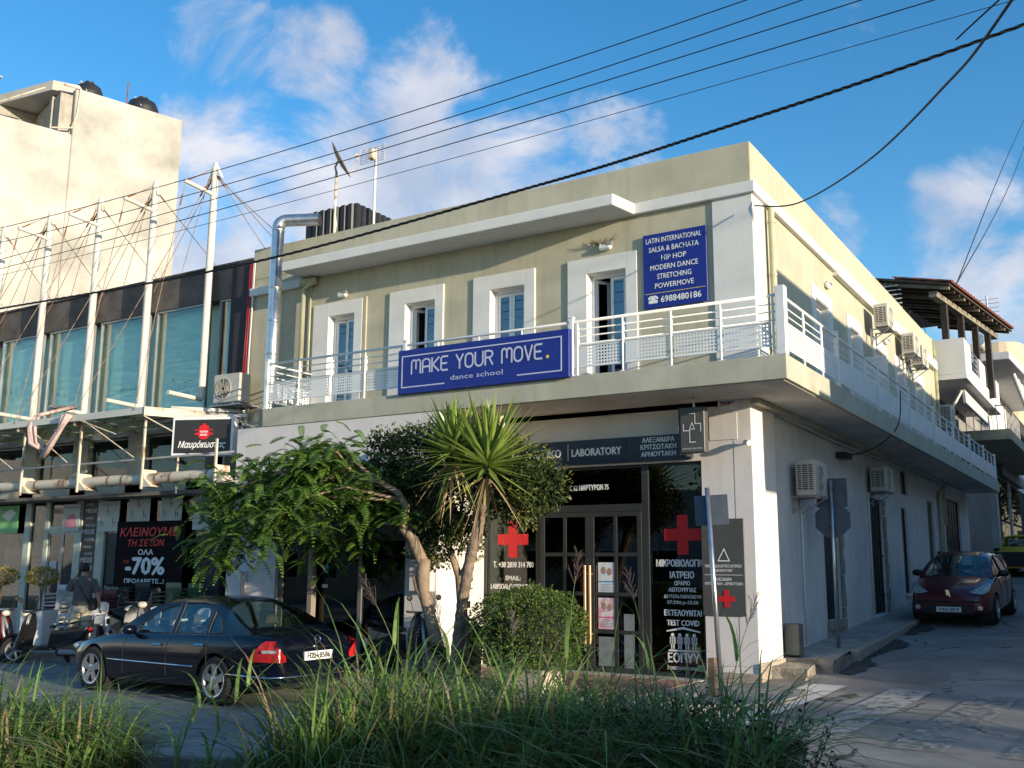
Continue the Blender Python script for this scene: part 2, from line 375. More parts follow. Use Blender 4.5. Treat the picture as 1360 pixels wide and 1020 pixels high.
# ------------------------------------------------------------------ ground
def lerp_tab(t, x):
    if x <= t[0][0]: return t[0][1]
    for (a, b), (c, d) in zip(t, t[1:]):
        if x <= c: return b+(d-b)*(x-a)/(c-a)
    return t[-1][1]
ZR = [(10.3, -.22), (12.5, -.09), (14.5, .0), (17, .16), (20, .38), (23, .60), (27, .80), (40, 1.47), (70, 2.9), (110, 4.6), (200, 7)]
def road_z(x, y):
    if x < -5.0 and y > 12.1: y = 12.1
    return lerp_tab(ZR, y)
def asphalt(name, base, crack=True):
    m = mat(name, base, .9, var=.0); t = m.node_tree; n = t.nodes.new; l = t.links.new
    b = [q for q in t.nodes if q.type == 'BSDF_PRINCIPLED'][0]; tcn = n('ShaderNodeTexCoord')
    g = n('ShaderNodeTexNoise'); g.inputs['Scale'].default_value = 90; g.inputs['Detail'].default_value = 3; l(tcn.outputs['Object'], g.inputs['Vector'])
    st = n('ShaderNodeTexNoise'); st.inputs['Scale'].default_value = .8; st.inputs['Detail'].default_value = 8; st.inputs['Roughness'].default_value = .65; l(tcn.outputs['Object'], st.inputs['Vector'])
    mm = n('ShaderNodeMath'); mm.operation = 'MULTIPLY_ADD'; l(g.outputs[0], mm.inputs[0]); mm.inputs[1].default_value = .6; l(st.outputs[0], mm.inputs[2])
    r = n('ShaderNodeValToRGB'); l(mm.outputs[0], r.inputs[0]); e = r.color_ramp.elements
    e[0].position = .52; e[0].color = (*[c*.55 for c in base], 1); e[1].position = 1.02; e[1].color = (*[c*1.55 for c in base], 1)
    last = r.outputs[0]
    bu = n('ShaderNodeBump'); bu.inputs['Strength'].default_value = .5; bu.inputs['Distance'].default_value = .012; l(g.outputs[0], bu.inputs['Height']); 
    if crack:
        dn = n('ShaderNodeTexNoise'); dn.inputs['Scale'].default_value = 1.2; dn.inputs['Detail'].default_value = 4; l(tcn.outputs['Object'], dn.inputs['Vector'])
        ad = n('ShaderNodeMix'); ad.data_type = 'RGBA'; ad.blend_type = 'LINEAR_LIGHT'; ad.inputs[0].default_value = .35; l(tcn.outputs['Object'], ad.inputs[6]); l(dn.outputs['Color'], ad.inputs[7])
        v = n('ShaderNodeTexVoronoi'); v.feature = 'DISTANCE_TO_EDGE'; v.inputs['Scale'].default_value = .42; l(ad.outputs[2], v.inputs['Vector'])
        k = n('ShaderNodeMapRange'); k.inputs[1].default_value = .003; k.inputs[2].default_value = .014; k.inputs[3].default_value = 1; k.inputs[4].default_value = 0; l(v.outputs['Distance'], k.inputs[0])
        mk = n('ShaderNodeMath'); mk.operation = 'MULTIPLY'; gt = n('ShaderNodeMath'); gt.operation = 'GREATER_THAN'; gt.inputs[1].default_value = .51; l(st.outputs[0], gt.inputs[0]); l(k.outputs[0], mk.inputs[0]); l(gt.outputs[0], mk.inputs[1])
        mi = n('ShaderNodeMix'); mi.data_type = 'RGBA'; l(mk.outputs[0], mi.inputs[0]); l(last, mi.inputs[6]); mi.inputs[7].default_value = (.035, .034, .033, 1); last = mi.outputs[2]
    pv = n('ShaderNodeTexVoronoi'); pv.distance = 'CHEBYCHEV'; pv.inputs['Scale'].default_value = .33; l(tcn.outputs['Object'], pv.inputs['Vector'])
    sx = n('ShaderNodeSeparateColor'); l(pv.outputs['Color'], sx.inputs[0]); pr = n('ShaderNodeMapRange'); pr.inputs[3].default_value = .78; pr.inputs[4].default_value = 1.22; l(sx.outputs[0], pr.inputs[0])
    pm_ = n('ShaderNodeVectorMath'); pm_.operation = 'SCALE'; l(last, pm_.inputs[0]); l(pr.outputs[0], pm_.inputs['Scale']); last = pm_.outputs[0]
    l(last, b.inputs['Base Color']); l(bu.outputs[0], b.inputs['Normal']); return m
M_ASPH = asphalt('asphalt', (.22, .208, .197)); M_PAVE = mat('pavement_concrete', (.38, .355, .33), .9, var=.2, scale=2.5, bump=.3, bscale=60)
M_KERB = mat('kerb_stone', (.36, .33, .29), .9, var=.2, scale=5, bump=.4, bscale=40)
M_PINK = mat('pink_paving', (.36, .20, .17), .85, var=.2, scale=5, bump=.2)
M_SOIL = mat('soil', (.09, .07, .05), .95, var=.3, scale=4, bump=.6, bscale=20)

def grid(xs, ys, zf, skip=None):
    mb = MB(); nx, ny = len(xs), len(ys)
    vs = [(x, y, zf(x, y)) for y in ys for x in xs]
    fs = [(j*nx+i, j*nx+i+1, (j+1)*nx+i+1, (j+1)*nx+i) for j in range(ny-1) for i in range(nx-1) if not (skip and skip((xs[i]+xs[i+1])/2, (ys[j]+ys[j+1])/2))]
    return mb.add(vs, fs)
def fr(a, b, s):
    n = max(1, int(round((b-a)/s))); return [a+(b-a)*i/n for i in range(n+1)]
xs = [-1500, -400, -120]+fr(-60, 20, 1.0)+[60, 300, 1500]; ys = [-600, -100, -40]+fr(-20, 30, .5)+fr(32, 120, 4)+[200, 600, 1500]
def zg(x, y):
    w = 1 if -12 < x < 40 else 0
    far = (y-60)*.0 if y < 60 else 0
    if y > 12.3 and (x < -12): return -.30
    return road_z(x, y)+mnoise.noise(Vector((x*.35, y*.35, 0)))*.012 - (.02 if x > -5 or y < 12 else 0)
build(grid(xs, ys, zg), 'road', M_ASPH, kind='structure', origin=(0, 0, 0), smooth=True)
# painted crossing: worn bars lying just above the asphalt
def worn(name, col, cut):
    m = mat(name, col, .8, var=0); t = m.node_tree; n = t.nodes.new; l = t.links.new
    b = [q for q in t.nodes if q.type == 'BSDF_PRINCIPLED'][0]; o = [q for q in t.nodes if q.type == 'OUTPUT_MATERIAL'][0]
    tcn = n('ShaderNodeTexCoord'); nz = n('ShaderNodeTexNoise'); nz.inputs['Scale'].default_value = 6; nz.inputs['Detail'].default_value = 10; nz.inputs['Roughness'].default_value = .8; l(tcn.outputs['Object'], nz.inputs['Vector'])
    k = n('ShaderNodeMapRange'); k.inputs[1].default_value = cut; k.inputs[2].default_value = cut+.16; l(nz.outputs[0], k.inputs[0])
    tr = n('ShaderNodeBsdfTransparent'); mi = n('ShaderNodeMixShader'); l(k.outputs[0], mi.inputs[0]); l(b.outputs[0], mi.inputs[1]); l(tr.outputs[0], mi.inputs[2]); l(mi.outputs[0], o.inputs[0]); return m
M_ZEB = worn('worn_white_paint', (.62, .61, .57), .63); M_ZEB2 = worn('very_worn_white_paint', (.38, .37, .355), .48); M_ZEB3 = worn('faint_white_paint', (.30, .295, .28), .43)
for i, (x, m) in enumerate(((-4.25, M_ZEB), (-3.1, M_ZEB2), (-2.0, M_ZEB3), (-.9, M_ZEB3), (.2, M_ZEB3), (1.3, M_ZEB3))):
    ys_ = fr(11.5, 15.2, .4)
    mb = grid(fr(x-.28, x+.28, .28), ys_, lambda a, b: zg(a, b)+.014)
    mb.v = [(p[0]+(p[1]-13.3)*.11, p[1], p[2]) for p in mb.v]
    build(mb, 'crossing_stripe', m, kind='structure', smooth=True)

# avenue pavement with kerb stones
KY = 12.15
mb = MB(); mb.box(-60, KY+.16, -.4, -5.1, 14.9, 0.0)
mb.prism([(-5.1, KY+.16), (-4.55, 12.6), (-4.2, 13.3), (-4.15, 14.2), (-4.4, 15.0), (-4.9, 15.2), (-4.96, 15.2), (-5.1, 14.9)], -.4, 0.0, 'z')
pave = build(mb, 'pavement', M_PAVE, kind='structure', origin=(-10, 13, 0))
me_k = None
for i in range(52):
    x = -5.15-i*.8
    w = random.uniform(-.006, .006)
    mb = MB(); mb.rbox(-.395, -.09, -.3, .395, .09, .012, .018)
    if me_k is None: o = build(mb, 'kerb_stone', M_KERB, pave, local=True); me_k = o
    else: o = me_k.copy(); COL.objects.link(o)
    o.parent = pave; o.location = Vector((x-.4, KY+.08+w, w))-pave.location; o.rotation_euler = (0, 0, random.uniform(-.006, .006))
for (x0, y0, x1, y1) in ((-5.15, KY+.08, -4.6, 12.55), (-4.6, 12.55, -4.22, 13.25), (-4.22, 13.25, -4.14, 14.1), (-4.14, 14.1, -4.38, 14.9)):
    o = me_k.copy(); COL.objects.link(o); o.parent = pave; d = math.hypot(x1-x0, y1-y0)
    o.location = Vector(((x0+x1)/2, (y0+y1)/2, 0))-pave.location; o.rotation_euler = (0, 0, math.atan2(y1-y0, x1-x0)); o.scale = (d/.8, 1, 1)
# paving joints: squares near the laboratory, real slabs with recessed joints
mt = None
for i in range(17):
    for j in range(6):
        x = -6.1-i*.5; y = 12.6+j*.42
        if mt is None:
            b_ = MB(); b_.rbox(-.242, -.204, -.02, .242, .204, .016, .008); mt = build(b_, 'paving_slab', M_PINK if (i+j) % 5 == 0 else M_PAVE, pave, local=True); o = mt
        else: o = mt.copy(); COL.objects.link(o); o.parent = pave
        o.location = Vector((x, y, random.uniform(-.002, .003)))-pave.location
# side pavement, rising with the street
def wallbase(y): return lerp_tab([(15, .22), (17.17, .36), (27, .86), (40, 1.58), (70, 3.05), (110, 4.75)], y)
ys_ = fr(16.2, 100, 1.0)
mb = grid([-5.2, -4.75, -4.22], ys_, lambda x, y: wallbase(y)+(0 if x < -5 else -.01))
n0 = len(mb.v)
side = build(mb, 'side_pavement', M_PAVE, kind='structure', origin=(-4.6, 16.2, 0))
kb = None
for i in range(60):
    y = 17.4+i*.8; z = wallbase(y+.4)
    if kb is None: kb = o = build(MB().rbox(-.08, -.39, -.35, .08, .39, .015, .02), 'kerb_stone', M_KERB, side, local=True)
    else: o = kb.copy(); COL.objects.link(o); o.parent = side
    bend = max(0, 18.6-y)*.42
    o.location = Vector((-4.16-bend*.0+random.uniform(-.008, .008), y+.4, z))-side.location; o.rotation_euler = (math.atan(.05), 0, random.uniform(-.01, .01))
# broken stone step block at the corner
def rock(mb, x0, y0, z0, x1, y1, z1, n=6, amp=.03, seed=0):
    vs = []; fs = []
    for (ax, sg) in ((0, -1), (0, 1), (1, -1), (1, 1), (2, 1)):
        b0 = len(vs)
        for i in range(n+1):
            for j in range(n+1):
                p = [0, 0, 0]; u, w = [(1, 2), (0, 2), (0, 1)][ax]
                lo = (x0, y0, z0); hi = (x1, y1, z1)
                p[ax] = hi[ax] if sg > 0 else lo[ax]; p[u] = lo[u]+(hi[u]-lo[u])*i/n; p[w] = lo[w]+(hi[w]-lo[w])*j/n
                q = Vector(p)*4+Vector((seed, seed, 0)); d = Vector((mnoise.noise(q), mnoise.noise(q+Vector((9, 0, 0))), mnoise.noise(q+Vector((0, 9, 0)))))
                vs.append(Vector(p)+d*amp)
        for i in range(n):
            for j in range(n):
                a = b0+i*(n+1)+j; f = (a, a+1, a+n+2, a+n+1); fs.append(f)
    return mb.add(vs, fs)
M_ROCK = mat('broken_concrete', (.33, .29, .24), .95, var=.3, scale=6, bump=.8, bscale=25)
mb = MB(); rock(mb, -5.02, 15.42, -.05, -4.42, 16.35, .23, 10, .05, 1); rock(mb, -4.98, 16.2, -.05, -4.2, 17.5, .30, 10, .05, 5)
build(mb, 'stone_step', M_ROCK, label='broken grey concrete step block at the foot of the white corner pillar', cat='step')
# dirt strip by kerb
mb = MB()
ys_ = fr(16.2, 24, .12)
for k, (a_, amp, c_) in enumerate(((-4.14, .45, 0),)):
    for y0, y1 in zip(ys_, ys_[1:]):
        w = [max(.03, amp*(.55+1.1*mnoise.noise(Vector((c_, y*.8, 0)))+.5*mnoise.noise(Vector((c_, y*3.1, 2))))) for y in (y0, y1)]; o_ = [.0 if k == 0 else .25*mnoise.noise(Vector((3, y*.7, 0)))+.2 for y in (y0, y1)]
        if k and mnoise.noise(Vector((9, y0*.6, 0))) < -.05: continue
        P4 = [(a_+o_[0], y0), (a_+o_[0]+w[0], y0), (a_+o_[1]+w[1], y1), (a_+o_[1], y1)]; mb.add([(x, y, zg(x, y)+.026+.004*k) for x, y in P4], [(0, 1, 2, 3)])
M_DIRT = worn('dark_dirt', (.06, .055, .048), .50)
build(mb, 'dirt_patch', M_DIRT, kind='structure', smooth=True)
# median strip
med = [(-60, 5.0), (-14, 5.2), (-9.5, 6.0), (-7.3, 6.95), (-5.2, 8.0), (-3.6, 8.75), (-2.6, 8.6), (-2.0, 7.9), (-1.9, 7.0), (-2.4, 5.6), (-3.5, 4.0), (-6, 2.4), (-12, 1.2), (-60, .8)]
mb = MB(); mb.prism(med, -.4, -.09, 'z'); median = build(mb, 'median_strip', M_SOIL, kind='structure', origin=(-8, 4, 0))
pts = med[1:13]
for (x0, y0), (x1, y1) in zip(pts, pts[1:]):
    d = math.hypot(x1-x0, y1-y0); k = max(1, int(d/.8))
    for i in range(k):
        t = (i+.5)/k; o = kb.copy(); COL.objects.link(o); o.parent = median; o.location = Vector((x0+(x1-x0)*t, y0+(y1-y0)*t, -.06))-median.location
        o.rotation_euler = (0, 0, math.atan2(y1-y0, x1-x0)-PI/2); o.scale = (1, d/k/.8, 1)

# ------------------------------------------------------------------ corner building
FY = 14.96; SX = -4.82
bld = thing('corner_building', 'two storey cream and white corner building with wraparound balcony and shops below', 'building', (-10, 20, 0))
wins = [(-14.13, -12.82, -13.71, -13.03), (-12.13, -10.83, -11.74, -11.03), (-10.15, -8.82, -9.77, -9.04), (-8.15, -6.82, -7.77, -7.03)]
mb = MB(); wall(mb, 'y', FY, FY+.28, -15.95, SX, 4.2, 8.3, [(w[2], w[3], 4.65, 6.70) for w in wins])
SW = [(18.27, 19.72), (20.93, 22.24), (23.30, 24.80), (25.70, 27.10), (28.2, 29.7), (30.6, 31.3)]
def sin_(w): return (w[0]+.24, w[1]-.24)
wall(mb, 'x', SX-.28, SX, FY+.28, 31.9, 4.2, 8.3, [(*sin_(w), 4.65, 6.72) for w in SW])
mb.box(-15.95, 38.0, -1, -5.2, 38.2, 8.0)
mb.box(-16.2, 15.24, 4.0, -15.95, 38, 8.0)
build(mb, 'upper_wall', M_CREAM, bld)
mb = MB(); mb.box(-15.95, 15.3, 7.95, SX-.3, 31.85, 8.15); mb.box(-15.95, 15.3, 4.35, SX-.3, 38, 4.5); mb.box(-15.95, 15.3, -.3, -5.2, 38, -.05); build(mb, 'floor_slab', M_DARK, bld)
# interior partition so rooms read as dark depth
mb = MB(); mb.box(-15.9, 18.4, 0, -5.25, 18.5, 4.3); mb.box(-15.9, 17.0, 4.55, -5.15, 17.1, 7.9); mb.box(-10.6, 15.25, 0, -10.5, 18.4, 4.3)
mb.box(-6.9, 17.1, 4.55, -6.8, 31.8, 7.9); build(mb, 'dark_inner_wall', M_DARK, bld)
# parapet (higher near the corner)
mb = MB(); mb.box(-15.98, FY-.012, 7.80, SX+.012, FY+.26, 8.50)
mb.box(SX-.26, FY+.26, 7.80, SX+.012, 27.1, 8.50); mb.box(SX-.26, 27.1, 7.80, SX+.004, 31.9, 8.50)
mb.box(-15.98, FY+.26, 7.8, -15.75, 31.9, 8.5)
build(mb, 'parapet', M_CREAM, bld, bevel=.015)
mb = MB(); mb.rbox(-6.86, FY-.09, 7.60, SX+.09, FY+.02, 7.795, .012); mb.rbox(SX-.02, FY+.021, 7.60, SX+.09, 20.0, 7.795, .012)
build(mb, 'cornice', M_TRIM, bld)
mb = MB(); mb.rbox(SX-.02, 20.0, 7.52, SX+.13, 24.1, 7.79, .012); mb.rbox(SX-.02, 25.0, 7.52, SX+.13, 31.6, 7.79, .012); build(mb, 'cornice', M_TRIM, bld)
# entrance canopy over the doors
mb = MB(); mb.prism([(-14.45, FY+.02), (-14.45, 14.27), (-6.93, 14.27), (-6.80, FY+.02)], 7.602, 7.80, 'z'); build(mb, 'roof_canopy', M_TRIM, bld, bevel=.02)
mb = MB(); mb.rbox(-15.98, FY-.1, 7.42, -14.5, FY+.02, 7.60, .012); build(mb, 'ledge', M_TRIM, bld)
# white corner pillar on the upper floor
mb = MB(); mb.box(-5.47, FY-.03, 4.65, SX+.03, FY+.02, 7.60); mb.box(SX-.02, FY+.02, 4.65, SX+.03, FY+.55, 7.60); build(mb, 'corner_pillar', M_TRIM, bld, bevel=.01)
mb = MB(); mb.tube([(SX+.10, FY+.72, 4.66), (SX+.10, FY+.72, 7.59)], .055, 12); 
for z in (5.2, 6.4, 7.3): mb.tube([(SX+.10, FY+.72, z), (SX+.10, FY+.72, z+.04)], .065, 12)
build(mb, 'downpipe', M_PIPE, bld, smooth=True, autos=40)

def balcony_door(side, a0, a1, i0, i1, ztop, opened=0, shutter=False, louvre=False):
    """trim surround, white frame, two glazed leaves"""
    pl = FY if side == 'y' else SX
    def fin(mb): return mb if side == 'y' else swapxy(mb, 0)
    def y(v): return (FY+v) if side == 'y' else v
    def B(mb, name, m, par, **k):
        if side == 'x': mb.v = [(SX-p[1], p[0], p[2]) for p in mb.v]
        return build(mb, name, m, par, **k)
    zt, zi = ztop
    mb = MB(); yy = y(-.035); 
    mb.box(a0, yy, 4.65, i0, y(.02), zt); mb.box(i1, yy, 4.65, a1, y(.02), zt); mb.box(i0, yy, zi, i1, y(.02), zt)
    mb.box(i0-.002, yy+.02, 4.65, i0+.012, y(.22), zi); mb.box(i1-.012, yy+.02, 4.65, i1+.002, y(.22), zi); mb.box(i0+.012, yy+.02, zi-.012, i1-.012, y(.22), zi+.002)
    B(mb, 'door_surround', M_TRIM, bld, bevel=.006)
    mb = MB(); frame(mb, i0+.012, i1-.012, 4.66, zi-.012, y(.14), y(.20), .05); fo = B(mb, 'balcony_door', M_WHITEFRAME, bld)
    if louvre:
        mb = MB(); z = 4.75
        while z < zi-.1: mb.box(i0+.07, y(.12), z, i1-.07, y(.14), z+.045, ); z += .06
        B(mb, 'shutter', M_WHITEFRAME, fo); return
    mid = (i0+i1)/2
    for k, (p, q) in enumerate(((i0+.065, mid-.002), (mid+.002, i1-.065))):
        mb = MB(); frame(mb, p, q, 4.72, zi-.07, y(.15), y(.185), .055)
        pane = MB(); pane.box(p+.056, y(.165), 4.776, q-.056, y(.172), zi-.126)
        if k == 0 and opened:
            ang = R(opened); c = Vector((p, y(.17), 0)); MM = Matrix.Translation(c) @ Matrix.Rotation(ang, 4, 'Z') @ Matrix.Translation(-c)
            mb.v = [tuple(MM @ Vector(v)) for v in mb.v]; pane.v = [tuple(MM @ Vector(v)) for v in pane.v]
        lf = B(mb, 'door_leaf', M_WHITEFRAME, fo); 
        B(pane, 'pane', M_DGLASS, fo)
    mb = MB(); mb.box(mid+.015, y(.13), 5.60, mid+.035, y(.15), 5.74); B(mb, 'door_handle', M_ALU, fo)
    mb = MB(); mb.box(i0+.1, y(.5), 4.7, i1+.6, y(.52), zi-.1)
for w, op in zip(wins, (14, 55, 0, 60)): balcony_door('y', *w, (6.98, 6.70), op)
for i, w in enumerate(SW[:5]):
    balcony_door('x', w[0], w[1], *sin_(w), (6.95, 6.72), 0, louvre=i in (0, 1, 3))
# curtain in first door
build(MB().box(-13.6, FY+.40, 4.7, -13.2, FY+.42, 6.6), 'curtain', mat('beige_curtain', (.5, .42, .33), .9, var=.1), bld)

# balcony slab
BX = -3.98; BY = 13.65
mb = MB(); mb.box(-14.13, BY, 4.30, BX, FY+.0, 4.65); mb.box(-4.84, FY, 4.30, BX, 38.3, 4.65)
build(mb, 'balcony_slab', M_SLAB, bld, bevel=.008)
mb = MB(); mb.box(-14.1, BY+.06, 4.285, BX-.06, FY, 4.299); mb.box(-4.95, FY, 4.285, BX-.06, 38.2, 4.299); build(mb, 'balcony_soffit', mat('soffit_paint', (.62, .59, .53), .9, var=.15, scale=1.2, streak=.2), bld)

# ---- railing
rail = build(MB().tube([(-14.13, BY+.08, 5.535), (-4.1, BY+.08, 5.535)], .024, 8), 'railing', M_WHITEMETAL, bld, smooth=True)
def RB(mb, name, m=M_WHITEMETAL, **k): return build(mb, name, m, rail, **k)
RB(MB().tube([(-4.06, BY+.2, 5.535), (-4.06, 38.25, 5.535)], .024, 8), 'top_rail', smooth=True)
for z in (5.41, 5.295, 5.175):
    RB(MB().tube([(-14.13, BY+.1, z), (-4.1, BY+.1, z)], .011, 6), 'rail', smooth=True)
    RB(MB().tube([(-4.08, BY+.2, z), (-4.08, 38.25, z)], .011, 6), 'rail', smooth=True)
    RB(MB().tube([(-14.13, BY+.1, z), (-14.13, FY, z)], .011, 6), 'rail', smooth=True)
RB(MB().tube([(-14.13, BY+.1, 5.535), (-14.13, FY, 5.535)], .02, 6), 'rail', smooth=True)
post = None
def put(proto, loc, rz=0, par=rail):
    o = proto.copy(); COL.objects.link(o); o.parent = par; o.location = Vector(loc)-wmat(par).translation; o.rotation_euler = (0, 0, rz); return o
mb = MB(); mb.rbox(-.035, -.035, 4.66, .035, .035, 5.60, .006); mb.rbox(-.045, -.045, 5.60, .045, .045, 5.625, .006); mb.box(-.06, -.06, 4.652, .06, .06, 4.668)
post = build(mb, 'post', M_WHITEMETAL, rail, local=True); post.location = -wmat(rail).translation+Vector((-14.13, BY+.08, 0))
for x in (-10.76, -7.42): put(post, (x, BY+.08, 0))
YP = [13.78+3.07*k for k in range(1, 9)]
for y in YP: put(post, (-4.06, min(y, 38.22), 0))
mb = MB(); mb.rbox(-.07, -.07, 4.655, .07, .07, 5.66, .01); cp_ = build(mb, 'post', M_WHITEMETAL, rail, local=True); cp_.location = -wmat(rail).translation+Vector((-4.05, BY+.10, 0))
mb = MB(); mb.tube([(0, 0, 4.66), (0, 0, 5.53)], .018, 8); mb.box(-.04, -.04, 4.652, .04, .04, 4.665); mb.box(-.012, -.012, 5.1, .012, .05, 5.45)
bal = build(mb, 'baluster', M_WHITEMETAL, rail, local=True, smooth=True, autos=40); bal.location = -wmat(rail).translation+Vector((-13.3, BY+.08, 0))
FP = [-14.13, -13.3, -12.49, -11.68, -10.85, -10.05, -9.2, -8.35, -7.32, -6.53, -5.73, -4.95, -4.17]
for x in FP[2:]: put(bal, (x, BY+.08, 0))
for y0 in [13.85]+YP[:-1]:
    for k in (1, 2): put(bal, (-4.06, y0+3.07*k/3, 0))
def perf(w, h, s=.052, hole=.026):
    mb = MB(); nx = int(w/s); nz = int(h/s); X = [0.]; 
    mx_ = (w-nx*s)/2; mz = (h-nz*s)/2
    for i in range(nx): X += [mx_+i*s+(s-hole)/2, mx_+i*s+(s+hole)/2]
    Z = [0.]
    for i in range(nz): Z += [mz+i*s+(s-hole)/2, mz+i*s+(s+hole)/2]
    X.append(w); Z.append(h); n = len(X); vs = [(x, 0, z) for z in Z for x in X]
    fs = [(j*n+i, j*n+i+1, (j+1)*n+i+1, (j+1)*n+i) for j in range(len(Z)-1) for i in range(n-1) if not (i % 2 == 1 and j % 2 == 1)]
    mb.add(vs, fs); mb.box(-.012, -.012, -.012, w+.012, .012, .004); mb.box(-.012, -.012, h-.004, w+.012, .012, h+.012); return mb
pp = None
for a, b in zip(FP, FP[1:]):
    if pp is None:
        pp = build(perf(.70, .34), 'perforated_panel', M_WHITEMETAL, rail, local=True); o = pp
    else: o = pp.copy(); COL.objects.link(o); o.parent = rail
    w = (b-a)-.10; o.location = Vector((a+.05, BY+.08, 4.80))-wmat(rail).translation; o.scale = (w/.70, 1, 1)
lp = None
for y0 in [13.84]+YP[:-1]:
    for k in range(3):
        a = y0+3.07*k/3+.05; w = 3.07/3-.10
        if lp is None:
            mb = MB()
            for i in range(10): mb.add([(-.004, 0, i*.042), (.022, 0, i*.042-.010), (.022, w, i*.042-.010), (-.004, w, i*.042)], [(0, 1, 2, 3)]); mb.box(.018, 0, i*.042-.010, .024, w, i*.042+.022)
            mb.box(-.006, 0, -.02, .012, .012, .41); mb.box(-.006, w-.012, -.02, .012, w, .41)
            lp = o = build(mb, 'louvre_panel', M_WHITEMETAL, rail, local=True)
        else: o = lp.copy(); COL.objects.link(o); o.parent = rail
        o.location = Vector((-4.07, a, 4.78))-wmat(rail).translation
o = pp.copy(); COL.objects.link(o); o.parent = rail; o.location = Vector((-14.12, BY+.2, 4.80))-wmat(rail).translation; o.rotation_euler = (0, 0, R(90)); o.scale = (1.5, 1, 1)
# partition panel on the side balcony
mb = MB(); frame(mb, -4.80, -4.15, 4.66, 6.05, 21.35, 21.40, .05); mb.box(-4.75, 21.36, 4.71, -4.20, 21.39, 6.0); build(mb, 'balcony_partition', M_WHITEMETAL, bld)

# ---- ground floor front wall
LX = -4.95
mb = MB(); wall(mb, 'y', FY, FY+.28, -9.95, LX-.3, -.05, 4.30, [(-9.93, -5.78, -.05, 3.36)])
build(mb, 'front_wall', M_LILAC, bld)
# the cafe part stands forward, flush with the balcony edge
mb = MB(); wall(mb, 'y', 13.67, 13.93, -14.80, -9.95, -.05, 4.296, [(-13.62, -10.60, -.05, 2.89)]); mb.box(-10.2, 13.93, -.05, -9.95, FY+.28, 4.296); mb.box(-14.80, 13.93, -.05, -14.55, FY+.28, 4.296); build(mb, 'front_wall', M_LILAC, bld)
build(MB().box(-14.5, 14.90, 0, -10.22, 14.93, 4.2), 'dark_inner_wall', M_DARK, bld); mb = MB(); mb.box(-16.2, FY+.05, 0, -14.8, FY+.28, 4.3); build(mb, 'front_wall', M_LILAC, bld)  # near-black liner stands in for the unlit depth behind the cafe glass
mb = MB(); mb.box(LX-.3, FY-.004, 0, LX, 16.12, 4.285); build(mb, 'corner_pillar', M_LILAC, bld, bevel=.01)
mb = MB(); mb.rbox(-5.80, FY-.03, 0, LX+.03, FY+.0, .15, .006); mb.rbox(LX-.0, FY-.03, 0, LX+.03, 16.15, .30, .006); build(mb, 'skirting', mat('beige_tile', (.45, .37, .30), .7, var=.15), bld)
SD = [(19.12, 20.2, .75, 3.15), (22.95, 24.3, .72, 3.25), (26.5, 27.2, 1.10, 3.20), (26.65, 27.5, 3.55, 4.15), (30.2, 31.2, 1.2, 3.6), (33.2, 36.2, 1.3, 3.85)]
mb = MB(); wall(mb, 'x', -5.30, -5.02, 16.12, 38.2, -.1, 4.30, SD); build(mb, 'side_wall', mat('side_render', (.68, .655, .64), .88, var=.1, scale=.9, bump=.15, bscale=60, streak=.3, streak_col=(.30, .29, .28)), bld)
# side openings
M_STONE = mat('stone_surround', (.36, .32, .26), .9, var=.3, scale=7, bump=.5, bscale=25)
def opening(y0, y1, z0, z1, bars=0, stone=False, frm=M_BLACKC, name='side_door'):
    mb = MB(); frame(mb, y0, y1, z0, z1, .055, .11, .05); mb.v = [(-5.02-p[1], p[0], p[2]) for p in mb.v]; f = build(mb, name, frm, bld)
    build(MB().box(-5.105, y0+.05, z0+.05, -5.095, y1-.05, z1-.05), 'pane', mat('opaque_dark_pane', (.02, .022, .025), .35, var=.3, spec=.25), f)  # opaque near-black paint stands in for the dark of the opening
    for i in range(bars):
        y = y0+(y1-y0)*(i+1)/(bars+1); build(MB().tube([(-5.055, y, z0+.05), (-5.055, y, z1-.05)], .012, 6), 'bar', M_BLACKC, f)
    if bars:
        for z in (z0+.4, (z0+z1)/2, z1-.4): build(MB().box(-5.065, y0, z-.015, -5.045, y1, z+.015), 'bar', M_BLACKC, f)
    if stone:
        k = 0; z = z0
        while z < z1-.05:
            h = random.uniform(.2, .32); h = min(h, z1-z); w = .28 if k % 2 else .20
            build(rock(MB(), -5.06, y1+.004, z+.006, -4.985, y1+w, z+h-.006, 3, .008, k), 'stone', M_STONE, f); z += h; k += 1
opening(*SD[0], bars=0, stone=True); opening(*SD[1], bars=4, stone=True); opening(*SD[2], name='side_window'); opening(*SD[3], name='side_window'); opening(*SD[4], frm=M_ALU)
opening(*SD[5], bars=5, frm=mat('red_brown_frame', (.12, .04, .03), .6, var=.2))
build(MB().box(-5.0, 19.10, .58, -4.96, 20.35, .74), 'door_sill', M_STONE, bld); build(MB().box(-5.0, 22.9, .64, -4.96, 24.6, .715), 'door_sill', M_TRIM, bld)
build(rock(MB(), -5.03, 19.05, .4, -4.985, 20.45, .58, 5, .01, 3), 'stone', M_STONE, bld)
build(MB().box(-5.0, 26.45, 1.03, -4.95, 27.3, 1.095), 'window_sill', M_TRIM, bld)
for y, z0, z1, r in ((31.9, 1.25, 4.1, .07), (32.6, 3.0, 4.28, .05)):
    build(MB().tube([(-4.93, y, z0), (-4.93, y, z1-.2), (-4.8, y+.1, z1)], r, 10), 'downpipe', M_PIPE, bld, smooth=True)
build(MB().tube([(-4.97, 16.2, 4.22), (-4.95, 20, 4.16), (-4.96, 25, 4.20), (-4.95, 31, 4.15)], .02, 6), 'cable', M_TRIM, bld, smooth=True)
build(MB().tube([(-4.99, 17.6, 2.9), (-4.99, 17.62, .42)], .016, 6), 'cable', M_TRIM, bld, smooth=True)
